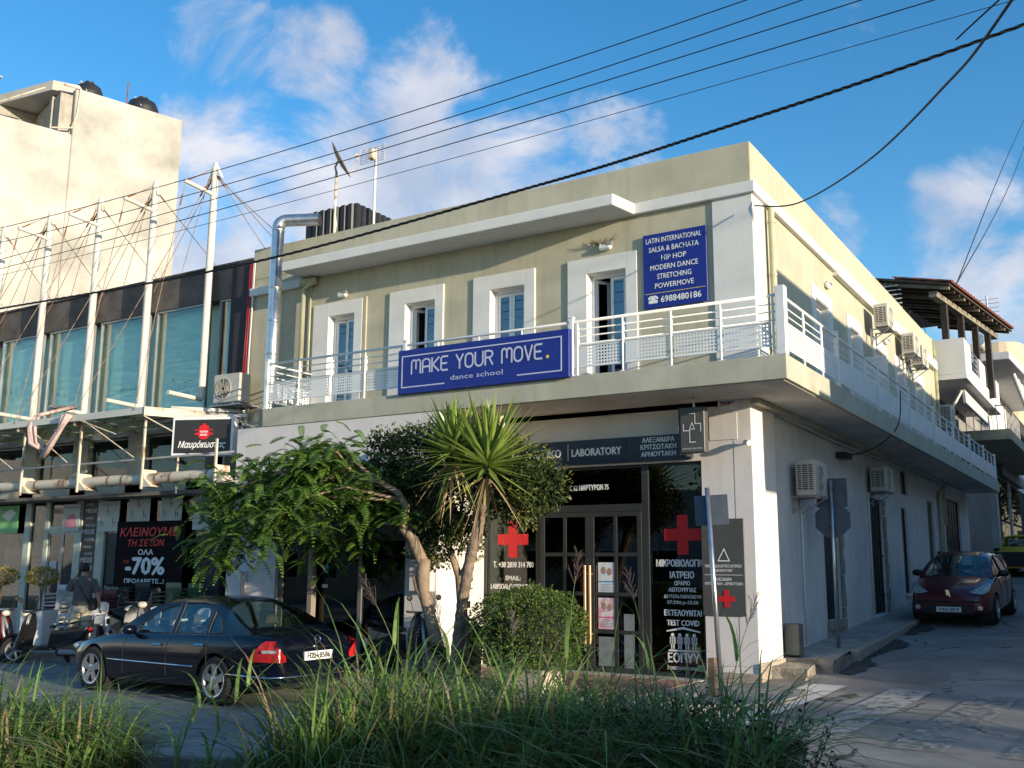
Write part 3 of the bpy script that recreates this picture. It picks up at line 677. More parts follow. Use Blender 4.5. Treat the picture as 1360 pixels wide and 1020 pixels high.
build(MB().tube([(-4.99, 23.1, 3.35), (-4.99, 22.85, 3.3), (-4.99, 22.85, .75)], .02, 6), 'cable', M_TRIM, bld, smooth=True)
build(MB().rbox(-5.0, 31.3, 1.9, -4.93, 31.5, 2.2, .02), 'meter_box', M_BLACKC, bld)

# ---- laboratory shopfront
mb = MB()
def vb(a, b, z0=0.02, z1=2.62, y0=FY+.10, y1=FY+.17): mb.box(a, y0, z0, b, y1, z1)
for a, b in ((-9.93, -9.87), (-8.86, -8.76), (-6.86, -6.74), (-5.84, -5.78)): vb(a, b, .02, 3.36)
mb.box(-8.76, FY+.10, 2.60, -6.86, FY+.17, 2.72); mb.box(-9.87, FY+.10, .02, -8.86, FY+.17, .10); mb.box(-6.74, FY+.10, .02, -5.84, FY+.17, .08)
mb.box(-9.87, FY+.10, 3.28, -8.86, FY+.17, 3.36); mb.box(-8.76, FY+.10, 3.31, -6.86, FY+.17, 3.36); mb.box(-6.74, FY+.10, 3.32, -5.84, FY+.17, 3.36)
sf = build(mb, 'shopfront', M_ANTH, bld, bevel=.004)
for a, b, z0, z1 in ((-9.87, -8.86, .10, 3.28), (-8.76, -6.86, 2.72, 3.31), (-6.74, -5.84, .08, 3.32)):
    build(MB().box(a, FY+.13, z0, b, FY+.138, z1), 'pane', M_SHOPGLASS, sf)
build(MB().box(-9.87, FY+.145, .10, -9.62, FY+.15, 3.28), 'side_curtain', mat('pale_green_blind', (.55, .60, .52), .8, var=.1), sf)
for a, b in ((-8.755, -7.815), (-7.805, -6.865)):
    mb = MB(); frame(mb, a, b, .03, 2.595, FY+.075, FY+.125, .075); m_ = (a+b)/2
    mb.box(m_-.03, FY+.08, .105, m_+.03, FY+.12, 2.52)
    zs_ = (.105, .66, 1.26, 1.90, 2.52)
    for z in zs_[1:-1]:
        mb.box(a+.075, FY+.08, z-.03, m_-.03, FY+.12, z+.03); mb.box(m_+.03, FY+.08, z-.03, b-.075, FY+.12, z+.03)
    lf = build(mb, 'glass_door', M_ANTH, bld, bevel=.003)
    for z0, z1 in zip(zs_, zs_[1:]):
        for p, q in ((a+.075, m_-.03), (m_+.03, b-.075)):
            build(MB().box(p-.01, FY+.095, z0, q+.01, FY+.10, z1), 'pane', M_SHOPGLASS, lf)
    hx_ = b-.04 if a < -8 else a+.04
    mb = MB(); mb.tube([(hx_, FY-.01, .45), (hx_, FY-.01, 1.72)], .022, 10)
    for z in (.62, 1.58): mb.tube([(hx_, FY-.01, z), (hx_, FY+.08, z)], .012, 8)
    build(mb, 'door_handle', M_BRONZE, lf, smooth=True, autos=40)
build(MB().box(-9.93, FY-.25, -.02, -5.8, FY+.1, .022), 'door_step', mat('pale_marble', (.5, .47, .43), .5, var=.1), bld)
M_BLUEEDGE = mat('pale_blue_edge', (.35, .45, .62), .5, var=0)
# prints on the glass
def decal(parts, name, m, par, **k):
    mb = MB()
    for p in parts: fit_text(mb, *p)
    return build(mb, name, m, par, **k)
gy = FY+.124
def cross(mb, cx, cz, s, y, t=.3):
    a = s/2; w = s*t/2; mb.box(cx-a, y-.003, cz-w, cx+a, y, cz+w); mb.box(cx-w, y-.003, cz+w, cx+w, y, cz+a); mb.box(cx-w, y-.003, cz-a, cx+w, y, cz-w); return mb
build(cross(MB(), -6.17, 2.21, .62, gy), 'red_cross', M_RED, sf); build(cross(MB(), -9.34, 2.16, .62, gy), 'red_cross', M_RED, sf)
decal([('ΜΙΚΡΟΒΙΟΛΟΓΙΚΟ', -6.20, 1.71, .86, .105, gy, .02), ('ΙΑΤΡΕΙΟ', -6.20, 1.53, .40, .10, gy, .02), ('ΩΡΑΡΙΟ', -6.2, 1.42, .26, .065, gy, .02), ('ΛΕΙΤΟΥΡΓΙΑΣ', -6.2, 1.32, .46, .06, gy, .02),
       ('ΔΕΥΤΕΡΑ-ΠΑΡΑΣΚΕΥΗ', -6.2, 1.22, .62, .05, gy, .01), ('07:30π.μ-15:30', -6.2, 1.13, .52, .055, gy, .01), ('ΕΚΤΕΛΟΥΝΤΑΙ', -6.2, .95, .62, .085, gy, .02), ('TEST COVID', -6.2, .80, .54, .085, gy, .02),
       ('ΕΟΠΥΥ', -6.2, .24, .52, .14, gy, .02), ('ΣΥΜΒΕΒΛΗΜΕΝΟ ΙΑΤΡΕΙΟ', -6.2, .13, .56, .045, gy, .01)], 'lettering', M_WHITE, sf)
decal([('62 ΜΑΡΤΥΡΩΝ 75', -7.80, 2.97, .66, .085, FY+.124, .02)], 'lettering', M_WHITE, sf)
decal([('Τ. +30 2810 314 700', -9.33, 1.68, .82, .095, gy, .025), ('EMAIL:', -9.33, 1.46, .30, .075, gy, .02), ('LABPSOAL@OTENET.GR', -9.35, 1.31, .88, .085, gy, .02), ('ΕΛΕΓΧΟΣ', -9.35, .86, .85, .10, gy, .01)], 'lettering', M_WHITE, sf)
mb = MB().box(-9.75, gy-.003, 1.08, -8.95, gy, 1.095); mb.prism([(-6.48, .72), (-6.48, .70), (-6.2, .745), (-5.92, .70), (-5.92, .72), (-6.2, .78)], gy-.003, gy, 'y')
for i in range(4):
    x = -6.38+i*.12; mb.tube([(x, gy-.003, .655), (x, gy, .655)], .028, 10); mb.box(x-.028, gy-.003, .44, x-.010, gy, .62); mb.box(x+.010, gy-.003, .44, x+.028, gy, .62); mb.box(x-.045, gy-.003, .52, x+.045, gy-.0005, .625)
mb.box(-6.45, gy-.003, .405, -5.95, gy, .43)
build(mb, 'temple_emblem', M_WHITE, sf)
build(MB().box(-5.98, gy-.003, .12, -5.86, gy, .22), 'sticker', mat('green_sticker', (.25, .45, .22), .6, var=.2), sf)

# black front shop on the left part
mb = MB()
for a, b in ((-14.62, -14.5), (-13.88, -13.72), (-12.7, -12.62), (-11.68, -11.60)): mb.box(a, FY+.08, 0, b, FY+.16, 2.95 if a < -14 or a > -12 else 2.2)
mb.box(-14.5, FY+.08, 2.18, -11.68, FY+.16, 2.28)
bf = build(mb, 'cafe_front', mat('dull_grey_frame', (.16, .16, .155), .5, var=.1), bld)
build(MB().box(-13.72, FY+.11, 0.02, -11.68, FY+.12, 2.18), 'pane', M_SHOPGLASS, bf); build(MB().box(-14.5, FY+.11, 0.02, -13.88, FY+.12, 2.18), 'pane', M_SHOPGLASS, bf)
build(MB().box(-14.48, FY+.13, .15, -13.9, FY+.135, 1.05), 'window_film', mat('frosted_cream', (.55, .54, .46), .6, var=.25, scale=5), bf)
build(MB().rbox(-14.5, FY-.02, 2.28, -11.68, FY+.14, 2.48, .01), 'awning_box', mat('grey_awning', (.22, .24, .27), .5, var=.1), bf)
build(MB().rbox(-13.78, FY-.06, 0.05, -13.62, FY+.06, 2.0, .03), 'rolled_shutter', mat('brown_shutter', (.34, .27, .22), .6, var=.2, streak=.3), bf)
for z0, z1, m in ((1.62, 1.76, mat('cyan_sticker', (.05, .45, .65), .5, var=.1)), (1.36, 1.42, M_WHITE)): build(MB().box(-13.55, FY+.105, z0, -13.42, FY+.109, z1), 'sticker', m, bf)
bf.location = (1.0, -1.29, -.06)
sg = thing('cafe_sign', 'long black sign with white letters above the cafe, half hidden by the tree', 'sign', (-13.1, FY, 2.5))
build(MB().rbox(-14.62, FY-.07, 2.485, -11.58, FY+.02, 3.02, .01), 'sign_panel', M_BLACKP, sg)
build(fit_text(MB(), 'CAFFES', -12.45, 2.66, 1.5, .17, FY-.072, .0), 'lettering', M_WHITE, sg)
build(MB().rbox(-14.6, FY-.08, 2.445, -11.6, FY-.0, 2.48, .005), 'trim_strip', M_WHITE, sg)
sg.location = Vector(sg.location)+Vector((1.0, -1.29, -.06))
# ------------------------------------------------------------------ signs on the corner building
t = thing('dance_school_sign', 'long dark blue dance school sign MAKE YOUR MOVE fixed on the balcony railing', 'sign', (-9.1, 13.6, 4.66))
y = 13.58
build(MB().rbox(-10.80, y, 4.63, -7.39, y+.09, 5.41, .006), 'sign_panel', M_BLUE, t)
mb = MB(); yy = y-.004
mb.box(-10.72, yy, 5.285, -7.52, y, 5.305); mb.box(-10.72, yy, 4.735, -10.70, y, 5.285); mb.box(-10.70, yy, 4.735, -9.80, y, 4.755); mb.box(-7.54, yy, 4.735, -7.52, y, 5.285); mb.box(-8.35, yy, 4.735, -7.54, y, 4.755)
build(mb, 'border_line', mat('lilac_print', (.55, .56, .75), .5, var=0), t)
# rounded outline lettering of the name, drawn stroke by stroke
def stroke_text(s, x0, z0, w, h, gap, th, y):
    """narrow rounded letters from polylines"""
    r = .30
    def arc(cx, cz, rx, rz, a0, a1, k=6): return [(cx+rx*math.cos(R(a0+(a1-a0)*i/k)), cz+rz*math.sin(R(a0+(a1-a0)*i/k))) for i in range(k+1)]
    G = {'M': [[(0, 0), (0, .8)]+arc(.25, .8, .25, .2, 180, 0)+[(.5, .35)], [(.5, .8)]+arc(.75, .8, .25, .2, 180, 0)+[(1, 0)]],
         'A': [[(0, 0), (0, .75)]+arc(.4, .75, .4, .25, 180, 0)+[(.8, 0)], [(0, .42), (.8, .42)]],
         'K': [[(0, 0), (0, 1)], [(.75, 1), (.08, .5), (.75, 0)]],
         'E': [[(.7, 1), (.15, 1), (0, .88), (0, .12), (.15, 0), (.7, 0)], [(0, .5), (.6, .5)]],
         'Y': [[(0, 1), (.36, .5), (.36, 0)], [(.72, 1), (.36, .5)]],
         'O': [arc(.4, .7, .4, .3, 0, 180)+arc(.4, .3, .4, .3, 180, 360)+[(.8, .7)]],
         'U': [[(0, 1), (0, .3)]+arc(.4, .3, .4, .3, 180, 360)+[(.8, 1)]],
         'R': [[(0, 0), (0, 1), (.4, 1)]+arc(.4, .76, .35, .24, 90, -90)+[(0, .52)], [(.4, .52), (.75, 0)]],
         'V': [[(0, 1), (.36, 0), (.72, 1)]]}
    W = {'M': 1, 'A': .8, 'K': .75, 'E': .7, 'Y': .72, 'O': .8, 'U': .8, 'R': .75, 'V': .72, ' ': .45}
    tot = sum(W[c] for c in s)+gap*(len(s)-1); k = w/tot; x = x0; mb = MB(); yo_ = [0.]
    for c in s:
        for pl in G.get(c, []):
            for (a, b), (c_, d) in zip(pl, pl[1:]):
                p = Vector((x+a*k, 0, z0+b*h)); q = Vector((x+c_*k, 0, z0+d*h)); dd = (q-p); 
                if dd.length < 1e-5: continue
                dd.normalize(); n_ = Vector((-dd.z, 0, dd.x))*th/2; p -= dd*th*.3; q += dd*th*.3
                yo_[0] -= .00006; mb.add([(v.x, y+yo_[0], v.z) for v in (p-n_, q-n_, q+n_, p+n_)], [(0, 1, 2, 3)])
        x += (W[c]+gap)*k
    return mb
build(stroke_text('MAKE YOUR MOVE', -10.50, 4.975, 2.62, .235, .25, .032, y-.003), 'lettering', mat('lilac_print', (.7, .7, .8)), t)
build(MB().tube([(-7.78, y-.004, 4.995), (-7.78, y, 4.995)], .028, 12), 'yellow_dot', M_YELLOW, t)
build(fit_text(MB(), 'dance school', -9.15, 4.79, 1.05, .085, y-.003), 'lettering', mat('lilac_print', (.7, .7, .8)), t)
t = thing('course_list_sign', 'upright blue sign listing dance courses and a phone number on the upper wall', 'sign', (-6.15, 14.9, 5.9))
y = FY-.05
build(MB().rbox(-6.69, y, 5.92, -5.57, y+.03, 7.20, .004), 'sign_panel', M_BLUE, t); y -= .004
mb = MB()
for i, (s, w) in enumerate((('LATIN INTERNATIONAL', .98), ('SALSA & BACHATA', .88), ('HIP HOP', .44), ('MODERN DANCE', .84), ('STRETCHING', .60), ('POWERMOVE', .68))):
    fit_text(mb, s, -6.14, 7.04-i*.158, w, .088, y, .006)
fit_text(mb, '6988480186', -6.03, 6.005, .70, .105, y, .015)
mb.rbox(-6.60, y-.002, 6.0, -6.44, y, 6.055, .001); mb.prism([(-6.57, 6.05), (-6.47, 6.05), (-6.49, 6.10), (-6.55, 6.10)], y-.002, y); mb.prism([(-6.61, 6.10), (-6.57, 6.13), (-6.47, 6.13), (-6.43, 6.10), (-6.43, 6.07), (-6.47, 6.07), (-6.48, 6.10), (-6.56, 6.10), (-6.57, 6.07), (-6.61, 6.07)], y-.002, y)
build(mb, 'lettering', M_WHITE, t); build(MB().box(-6.66, y, 6.165, -5.60, y+.003, 6.173), 'divider_line', M_YELLOW, t)
t = thing('laboratory_sign', 'long dark navy fascia sign LABORATORY over the glass doors', 'sign', (-8, 14.9, 3.4))
y = FY-.06
build(MB().rbox(-9.95, y, 3.385, -7.06, FY+.02, 3.80, .004), 'sign_panel', M_NAVY, t); build(MB().rbox(-7.05, y, 3.385, -5.93, FY+.02, 3.80, .004), 'sign_panel', M_NAVY, t)
mb = MB(); fit_text(mb, 'LABORATORY', -7.60, 3.53, .92, .125, y-.003, .02); fit_text(mb, 'ΜΙΚΡΟΒΙΟΛΟΓΙΚΟ', -9.0, 3.53, 1.45, .125, y-.003, .02); mb.box(-8.14, y-.003, 3.46, -8.13, y-.001, 3.74)
for i, (s, w) in enumerate((('ΑΛΕΞΑΝΔΡΑ', .56), ('ΚΡΙΤΣΩΤΑΚΗ', .62), ('ΑΡΜΟΥΤΑΚΗ', .60))): fit_text(mb, s, -6.48, 3.69-i*.115, w, .075, y-.003, .02)
build(mb, 'lettering', M_WHITE, t)
t = thing('projecting_sign', 'grey double sided box sign with white cross outline hanging from the balcony soffit', 'sign', (-5.7, 14.5, 3.4), R(0))
mb = MB(); mb.rbox(-5.875, 14.36, 3.42, -5.48, 14.52, 4.12, .01); build(mb, 'sign_panel', M_GREYP, t)
build(MB().rbox(-5.91, 14.38, 3.40, -5.88, 14.9, 4.14, .004), 'back_panel', M_ANTH, t); build(MB().tube([(-5.68, 14.45, 4.12), (-5.68, 14.45, 4.29)], .02, 8), 'hanging_rod', M_WHITEMETAL, t, smooth=True)
mb = MB(); y = 14.357
def poly(mb, pts, th, y):
    for i_, ((a, b), (c, d)) in enumerate(zip(pts, pts[1:])):
        y -= .0003; p = Vector((a, 0, b)); q = Vector((c, 0, d)); dd = (q-p).normalized(); n_ = Vector((-dd.z, 0, dd.x))*th/2; p -= dd*th*.5; q += dd*th*.5
        mb.add([(v.x, y, v.z) for v in (p-n_, q-n_, q+n_, p+n_)], [(0, 1, 2, 3)])
poly(mb, [(-5.72, 4.02), (-5.63, 4.02), (-5.63, 3.86), (-5.54, 3.86), (-5.54, 3.74)], .012, y); poly(mb, [(-5.82, 3.86), (-5.82, 3.76), (-5.72, 3.76), (-5.72, 3.58), (-5.63, 3.58)], .012, y)
poly(mb, [(-5.72, 3.78), (-5.64, 3.78), (-5.68, 3.88), (-5.72, 3.78)], .01, y); fit_text(mb, 'ΜΙΚΡΟΒΙΟΛΟΓΙΚΟ ΙΑΤΡΕΙΟ', -5.68, 3.47, .32, .022, y)
build(mb, 'lettering', M_WHITE, t)
t = thing('laboratory_plaque', 'tall grey plaque with triangle emblem and red cross on the corner pillar', 'sign', (-5.45, 14.93, .97))
y = FY-.03
build(MB().rbox(-5.80, y, .98, -5.12, FY-.006, 2.44, .004), 'sign_panel', M_GREYP, t)
mb = MB(); y -= .004; poly(mb, [(-5.54, 1.80), (-5.36, 1.80), (-5.44, 1.98), (-5.54, 1.80)], .016, y)
for s, z, w, h in (('ΜΙΚΡΟΒΙΟΛΟΓΙΚΟ ΙΑΤΡΕΙΟ', 1.70, .58, .042), ('LABORATORY', 1.635, .30, .04), ('ΑΛΕΞΑΝΔΡΑ', 1.50, .26, .045), ('ΚΡΙΤΣΩΤΑΚΗ - ΑΡΜΟΥΤΑΚΗ', 1.435, .60, .042)): fit_text(mb, s, -5.46, z, w, h, y, .01)
mb.box(-5.76, y, 1.585, -5.16, y+.002, 1.592)
build(mb, 'lettering', M_WHITE, t); build(cross(MB(), -5.42, 1.23, .26, y), 'red_cross', M_RED, t)
t = thing('vertical_sign', 'narrow cream panel with black vertical letters left of the laboratory glass', 'sign', (-9.93, 14.6, .1))
build(MB().rbox(-9.947, 14.28, .1, -9.92, 14.94, 2.55, .004), 'sign_panel', mat('cream_panel', (.72, .70, .62), .5, var=.05), t)
mb = MB()
for i, s in enumerate('ΒΙΟΛΟΓΙΚΟ'): fit_text(mb, s, 14.60, 2.28-i*.215, .20 if s != 'Ι' else .06, .11, .004, .02)
mb.v = [(-9.92-p[1]+.008, p[0], p[2]) for p in mb.v]
build(mb, 'lettering', M_BLACKP, t)
t = thing('alarm_sign', 'small white alarm company sign under the balcony corner', 'sign', (-5.3, 14.95, 4.16), 0)
build(MB().rbox(-5.47, FY-.02, 4.13, -5.15, FY-.005, 4.32, .004), 'sign_panel', M_WHITEFRAME, t)
mb = MB(); mb.prism([(-5.44, 4.20), (-5.30, 4.25), (-5.36, 4.22), (-5.2, 4.25), (-5.33, 4.19), (-5.29, 4.225), (-5.44, 4.19)], FY-.024, FY-.02); build(mb, 'emblem', M_RED, t); build(fit_text(MB(), 'SECURITY', -5.31, 4.235, .25, .03, FY-.023, .03), 'lettering', M_BLACKP, t)
for (a, b, z0, z1, top, c2, lb) in ((-7.66, -7.33, 1.27, 1.77, (.55, .68, .78), (.05, .25, .5), 'blue and white paper poster, upper one on the laboratory door'), (-7.66, -7.33, .70, 1.20, (.7, .35, .45), (.65, .12, .25), 'pink paper poster, lower one on the laboratory door')):
    t = thing('poster', lb, 'poster', (-7.5, FY+.09, z0)); yy = FY+.088
    build(MB().box(a, yy, z0, b, yy+.004, z1), 'sheet', mat('poster_'+lb[:4].strip(), (.72, .74, .76), .5, col2=top, scale=9, mixlo=.45, mixhi=.55), t)
    build(MB().box(a+.01, yy-.003, z0+.18, b-.01, yy-.001, z0+.20), 'coloured_band', mat('band_'+lb[:4].strip(), c2, .5, var=0), t)
    mb = MB(); 
    for k, dx in enumerate((-.06, .05)): mb.ball((-7.5+dx, yy-.001, z1-.13-.02*k), (.05, .002, .06), 10, 6); 
    build(mb, 'printed_heads', mat('skin_print', (.45, .28, .22), .6, var=.2), t); mb = MB()
    for k in range(5): mb.box(a+.05, yy-.003, z0+.04+k*.025, b-.06-.03*(k % 2), yy-.001, z0+.05+k*.025)
    build(mb, 'text_lines', mat('grey_print', (.3, .33, .4), .6, var=0), t)
for x0, x1, z0, z1, lb in ((-7.66, -7.36, .12, .58, 'grey notice sheet at the bottom of the laboratory door'), (-7.20, -7.02, .10, .95, 'narrow greenish notice at the bottom of the laboratory door')):
    t = tag(build(MB().box(x0, FY+.086, z0, x1, FY+.09, z1), 'notice', mat('notice_grey', (.22, .26, .28), .6, var=.2, scale=8)), lb, 'notice')

# ------------------------------------------------------------------ small things on the corner building
def wall_lamp(x, y, z, lb, side='y'):
    t = thing('wall_lamp', lb, 'lamp', (x, y, z), 0 if side == 'y' else R(90), 'bulkhead lamps on the upper walls')
    mb = MB(); mb.rbox(-.12, -.09, -.05, .12, 0, .06, .03); build(mb, 'lamp_body', M_TRIM, t, local=True)
    mb = MB(); mb.tube([(-.1, -.05, .061), (-.1, -.05, .075)], .02, 6); mb.box(.06, -.1, .02, .14, -.04, .08); build(mb, 'sensor', M_ALU, t, local=True)
wall_lamp(-13.35, FY, 7.10, 'small white bulkhead lamp above the leftmost balcony door'); wall_lamp(-7.40, FY, 7.12, 'small white bulkhead lamp above the rightmost front balcony door')
wall_lamp(SX, 19.4, 7.15, 'small white bulkhead lamp above the first side balcony door', 'x'); wall_lamp(SX, 24.7, 7.05, 'small white bulkhead lamp between the side air conditioners', 'x')
M_TWIG = mat('dry_twig', (.20, .14, .08), .9, var=.2)
mb = MB()
for i in range(40):
    a = random.uniform(-.3, .3); mb.tube([(-7.45+a*.4, FY-.05, 7.19), (-7.45+a, FY-.05+random.uniform(-.08, .04), 7.23+random.uniform(0, .1))], .003, 3)
build(mb, 'dry_twigs', M_TWIG, label='wisps of dry twigs from a nest on the lamp right of the front doors', cat='twigs')
t = thing('security_camera', 'small white bullet camera on the corner pillar face', 'camera', (-4.99, FY-.1, 3.58)); mb = MB(); mb.tube([(-4.98, FY, 3.60), (-4.99, FY-.1, 3.58)], .015, 8); build(mb, 'bracket', M_TRIM, t, smooth=True)
build(MB().tube([(-5.03, FY-.07, 3.60), (-4.94, FY-.16, 3.57)], .042, 12), 'camera_body', M_TRIM, t, smooth=True, autos=40)
build(MB().rbox(-5.63, FY-.012, 3.66, -5.17, FY-.003, 4.08, .004), 'access_hatch', M_LILAC, bld)
tag(build(MB().rbox(-4.98, 16.3, .33, -4.74, 16.55, .82, .015), 'meter_cabinet', mat('grey_green_box', (.15, .15, .135), .6, var=.15)), 'grey green meter cabinet standing behind the corner pillar', 'cabinet')
M_FIN = mat('coil_fins', (.30, .24, .19), .6, var=.15)
def ac_unit(loc, rz, lb, w=.80, h=.60, d=.34, grp='air conditioners on the side wall', rust=False):
    """casing width w along local X, front (fan) facing -Y, back toward +Y; end coil face at -X"""
    t = thing('air_conditioner', lb, 'air conditioner', loc, rz, grp)
    mb = MB(); mb.rbox(-w/2+.012, -d, 0, w/2, 0, h, .012); build(mb, 'casing', M_ACB, t, local=True)
    mb = MB(); frame(mb, -d+.02, -.02, .06, h-.05, 0, .01, .02); mb.v = [(-w/2-p[1]+.008, p[0], p[2]) for p in mb.v]
    n_ = int((h-.14)/.035)
    for i in range(n_):
        z = .085+i*(h-.17)/(n_-1); mb.box(-w/2-.006, -d+.03, z, -w/2+.012, -.03, z+.014)
    for y in (-d*.33, -d*.66): mb.box(-w/2-.008, y-.006, .07, -w/2, y+.006, h-.06)
    build(mb, 'end_grille', M_ACB, t, local=True)
    build(MB().box(-w/2+.0135, -d+.03, .07, -w/2+.0145, -.03, h-.06), 'coil', M_FIN, t, local=True) if False else build(MB().box(-w/2+.0, -d+.035, .075, -w/2+.011, -.035, h-.065), 'coil', M_ACD, t, local=True)
    mb = MB(); cx = -.08; mb.lathe([(.235, -d-.001), (.235, -d-.012), (.21, -d-.012), (.21, -d+.0)], 28, Matrix.Translation((cx, 0, h*.5)), axis='y')
    for r in (.05, .09, .13, .17): mb.lathe([(r, -d-.006), (r+.006, -d-.012), (r+.012, -d-.006)], 24, Matrix.Translation((cx, 0, h*.5)), axis='y')
    for k in range(8):
        a = 2*PI*k/8; mb.tube([(cx+.04*math.cos(a), -d-.008, h*.5+.04*math.sin(a)), (cx+.22*math.cos(a), -d-.008, h*.5+.22*math.sin(a))], .005, 4)
    build(mb, 'fan_guard', M_ACB, t, local=True, smooth=True, autos=40)
    build(MB().tube([(cx, -d-.0005, h*.5), (cx, -d-.003, h*.5)], .208, 28), 'fan_well', M_ACD, t, local=True)
    for k in range(3):
        a = 2*PI*k/3; mb = MB(); mb.add([(cx+.03*math.cos(a), -d-.004, h*.5+.03*math.sin(a)), (cx+.19*math.cos(a-.35), -d-.005, h*.5+.19*math.sin(a-.35)), (cx+.2*math.cos(a+.35), -d-.0035, h*.5+.2*math.sin(a+.35))], [(0, 1, 2)]); build(mb, 'fan_blade', M_FIN, t, local=True)
    mb = MB()
    for x in (-w*.3, w*.3): mb.box(x-.02, -d-.03, -.03, x+.02, .12, -.003); mb.box(x-.02, .09, -.30, x+.02, .12, -.03); mb.tube([(x, -d, -.02), (x, .1, -.28)], .012, 5)
    build(mb, 'bracket', M_ALU if not rust else M_RUSTY, t, local=True); return t
ac_unit((-4.90, 17.42, 2.91), R(90), 'beige air conditioner low on the side wall nearest the corner pillar')
ac_unit((-4.93, 23.2, 3.36), R(90), 'beige air conditioner low on the side wall above the second doorway', h=.53)
ac_unit((-4.60, 23.0, 6.97), R(90), 'beige air conditioner high on the side wall, nearest to the corner', h=.52, d=.30)
ac_unit((-4.66, 26.4, 7.0), R(90), 'beige air conditioner high on the side wall, the middle one of three', h=.52, d=.30)
ac_unit((-4.66, 27.55, 6.9), R(90), 'beige air conditioner high on the side wall, farthest of the upper three', h=.52, d=.30)
ac_unit((-16.05, 14.75, 5.03), 0, 'white air conditioner left of the balcony beside the red cables', w=.78, h=.62, d=.32, grp=None)
mb = MB(); mb.box(-16.5, 14.4, 4.97, -15.6, 14.95, 5.0); mb.tube([(-16.2, 14.5, 4.7), (-15.8, 14.93, 4.3)], .012, 5); mb.tube([(-16.4, 14.5, 4.97), (-16.3, 14.93, 4.5)], .012, 5); tag(build(mb, 'metal_shelf', M_ALU), 'grey metal shelf carrying the air conditioner left of the balcony', 'shelf')
t = thing('exhaust_duct', 'shiny ribbed metal exhaust duct rising past the left balcony end to the roof', 'duct', (-14.75, 14.4, 4.66))
pts = [(-14.75, 14.42, 4.66), (-14.75, 14.42, 6.2), (-14.75, 14.42, 8.62)]
for a in (0, 22, 45, 68, 90): d = R(a); pts.append((-14.75+.18*(1-math.cos(d))*.8, 14.42+.18*(1-math.cos(d))*.6, 8.62+.18*math.sin(d)))
pts += [(-14.75+.78, 14.42+.40, 8.80)]
build(MB().tube(pts, .13, 20, cap=False), 'duct_pipe', M_STEEL, t, smooth=True)
build(MB().tube([pts[-2], (-14.75+.77, 14.42+.39, 8.80)], .12, 20), 'duct_inside', M_ACD, t, smooth=True)
mb = MB()
for z in (5.2, 5.9, 6.6, 7.3, 7.95, 8.55): mb.lathe([(.13, z), (.139, z+.01), (.139, z+.03), (.13, z+.04)], 20, Matrix.Translation((-14.75, 14.42, 0)))
build(mb, 'joint_ring', M_STEEL, t, smooth=True)
mb = MB(); mb.tube([(-14.35, FY-.12, 4.7), (-14.35, FY-.12, 7.35), (-14.1, FY-.12, 7.48)], .05, 12); mb.tube([(-14.45, FY-.09, 7.5), (-14.05, FY-.09, 7.5)], .09, 12); build(mb, 'downpipe', M_PIPE, bld, smooth=True)
mb = MB(); mb.tube([(-14.22, FY-.04, 4.7), (-14.22, FY-.04, 7.4)], .02, 6); build(mb, 'cable', M_PIPE, bld, smooth=True)
build(MB().box(-12.80, FY-.03, 4.7, -12.72, FY, 7.0), 'cable_cover', M_CREAM, bld)
M_REDC = mat('red_cable', (.42, .03, .03), .5, var=.2)
for i in range(5):
    mb = MB(); mb.tube([(-16.02+i*.035, FY-.06, 8.2), (-16.03+i*.03+random.uniform(-.03, .03), FY-.07, 6.4), (-16.1+i*.05, FY-.08, 4.7)], .014, 5)
    build(mb, 'wall_cable', M_REDC if i < 3 else M_TRIM, bld, smooth=True)
# wire fixed on the corner: white insulator knot
mb = MB(); mb.tube([(-4.77, 14.93, 7.45), (-4.74, 14.91, 7.38), (-4.78, 14.92, 7.32), (-4.77, 14.94, 7.1)], .007, 6); build(mb, 'wire_loop', M_TRIM, bld, smooth=True)

# ------------------------------------------------------------------ roof things
t = thing('water_tank', 'large black ribbed plastic water tank on the cream roof beside the dish', 'water tank', (-15.35, 17.3, 8.15), 0, 'black roof tanks')
def ribtank(w, d, h):
    P_ = []
    def side(ax, a, b, c, sg):
        n_ = 7
        for i in range(n_):
            for (u, o_) in ((0, 0), (.12, .045), (.62, .045), (.74, 0)):
                v = a+(b-a)*(i+u)/n_; P_.append((v, c+sg*o_) if ax == 'x' else (c+sg*o_, v))
    side('x', -w/2, w/2, -d/2, -1); side('y', -d/2, d/2, w/2, 1); side('x', w/2, -w/2, d/2, 1); side('y', d/2, -d/2, -w/2, -1)
    mb = MB(); mb.prism([(p[0], p[1]) for p in P_], 0, h, 'z'); return mb
M_TANK = mat('black_tank_plastic', (.022, .022, .024), .45, var=.2, streak=.2, streak_col=(.08, .08, .08))
build(ribtank(1.5, 1.3, 1.72), 'tank_body', M_TANK, t, local=True); mb = MB(); mb.tube([(-.3, 0, 1.72), (-.3, 0, 1.80)], .22, 16); build(mb, 'lid', M_TANK, t, local=True)
t = thing('water_tank', 'lower black ribbed plastic tank on the roof, right of the large one', 'water tank', (-14.1, 17.7, 8.15), 0, 'black roof tanks')
build(ribtank(1.0, 1.1, 1.2), 'tank_body', M_TANK, t, local=True); build(MB().tube([(0, 0, 1.2), (0, 0, 1.27)], .18, 16), 'lid', M_TANK, t, local=True)
t = thing('satellite_dish', 'brown satellite dish seen edge-on on a thin pole above the roof', 'satellite dish', (-15.0, 16.4, 8.15))
build(MB().tube([(-15.0, 16.4, 8.15), (-15.0, 16.4, 10.62)], .03, 8), 'pole', M_RUSTY, t, smooth=True)
DM = Matrix.Translation((-14.93, 16.36, 10.85)) @ Vector((.78, .42, .46)).normalized().to_track_quat('Z', 'Y').to_matrix().to_4x4()
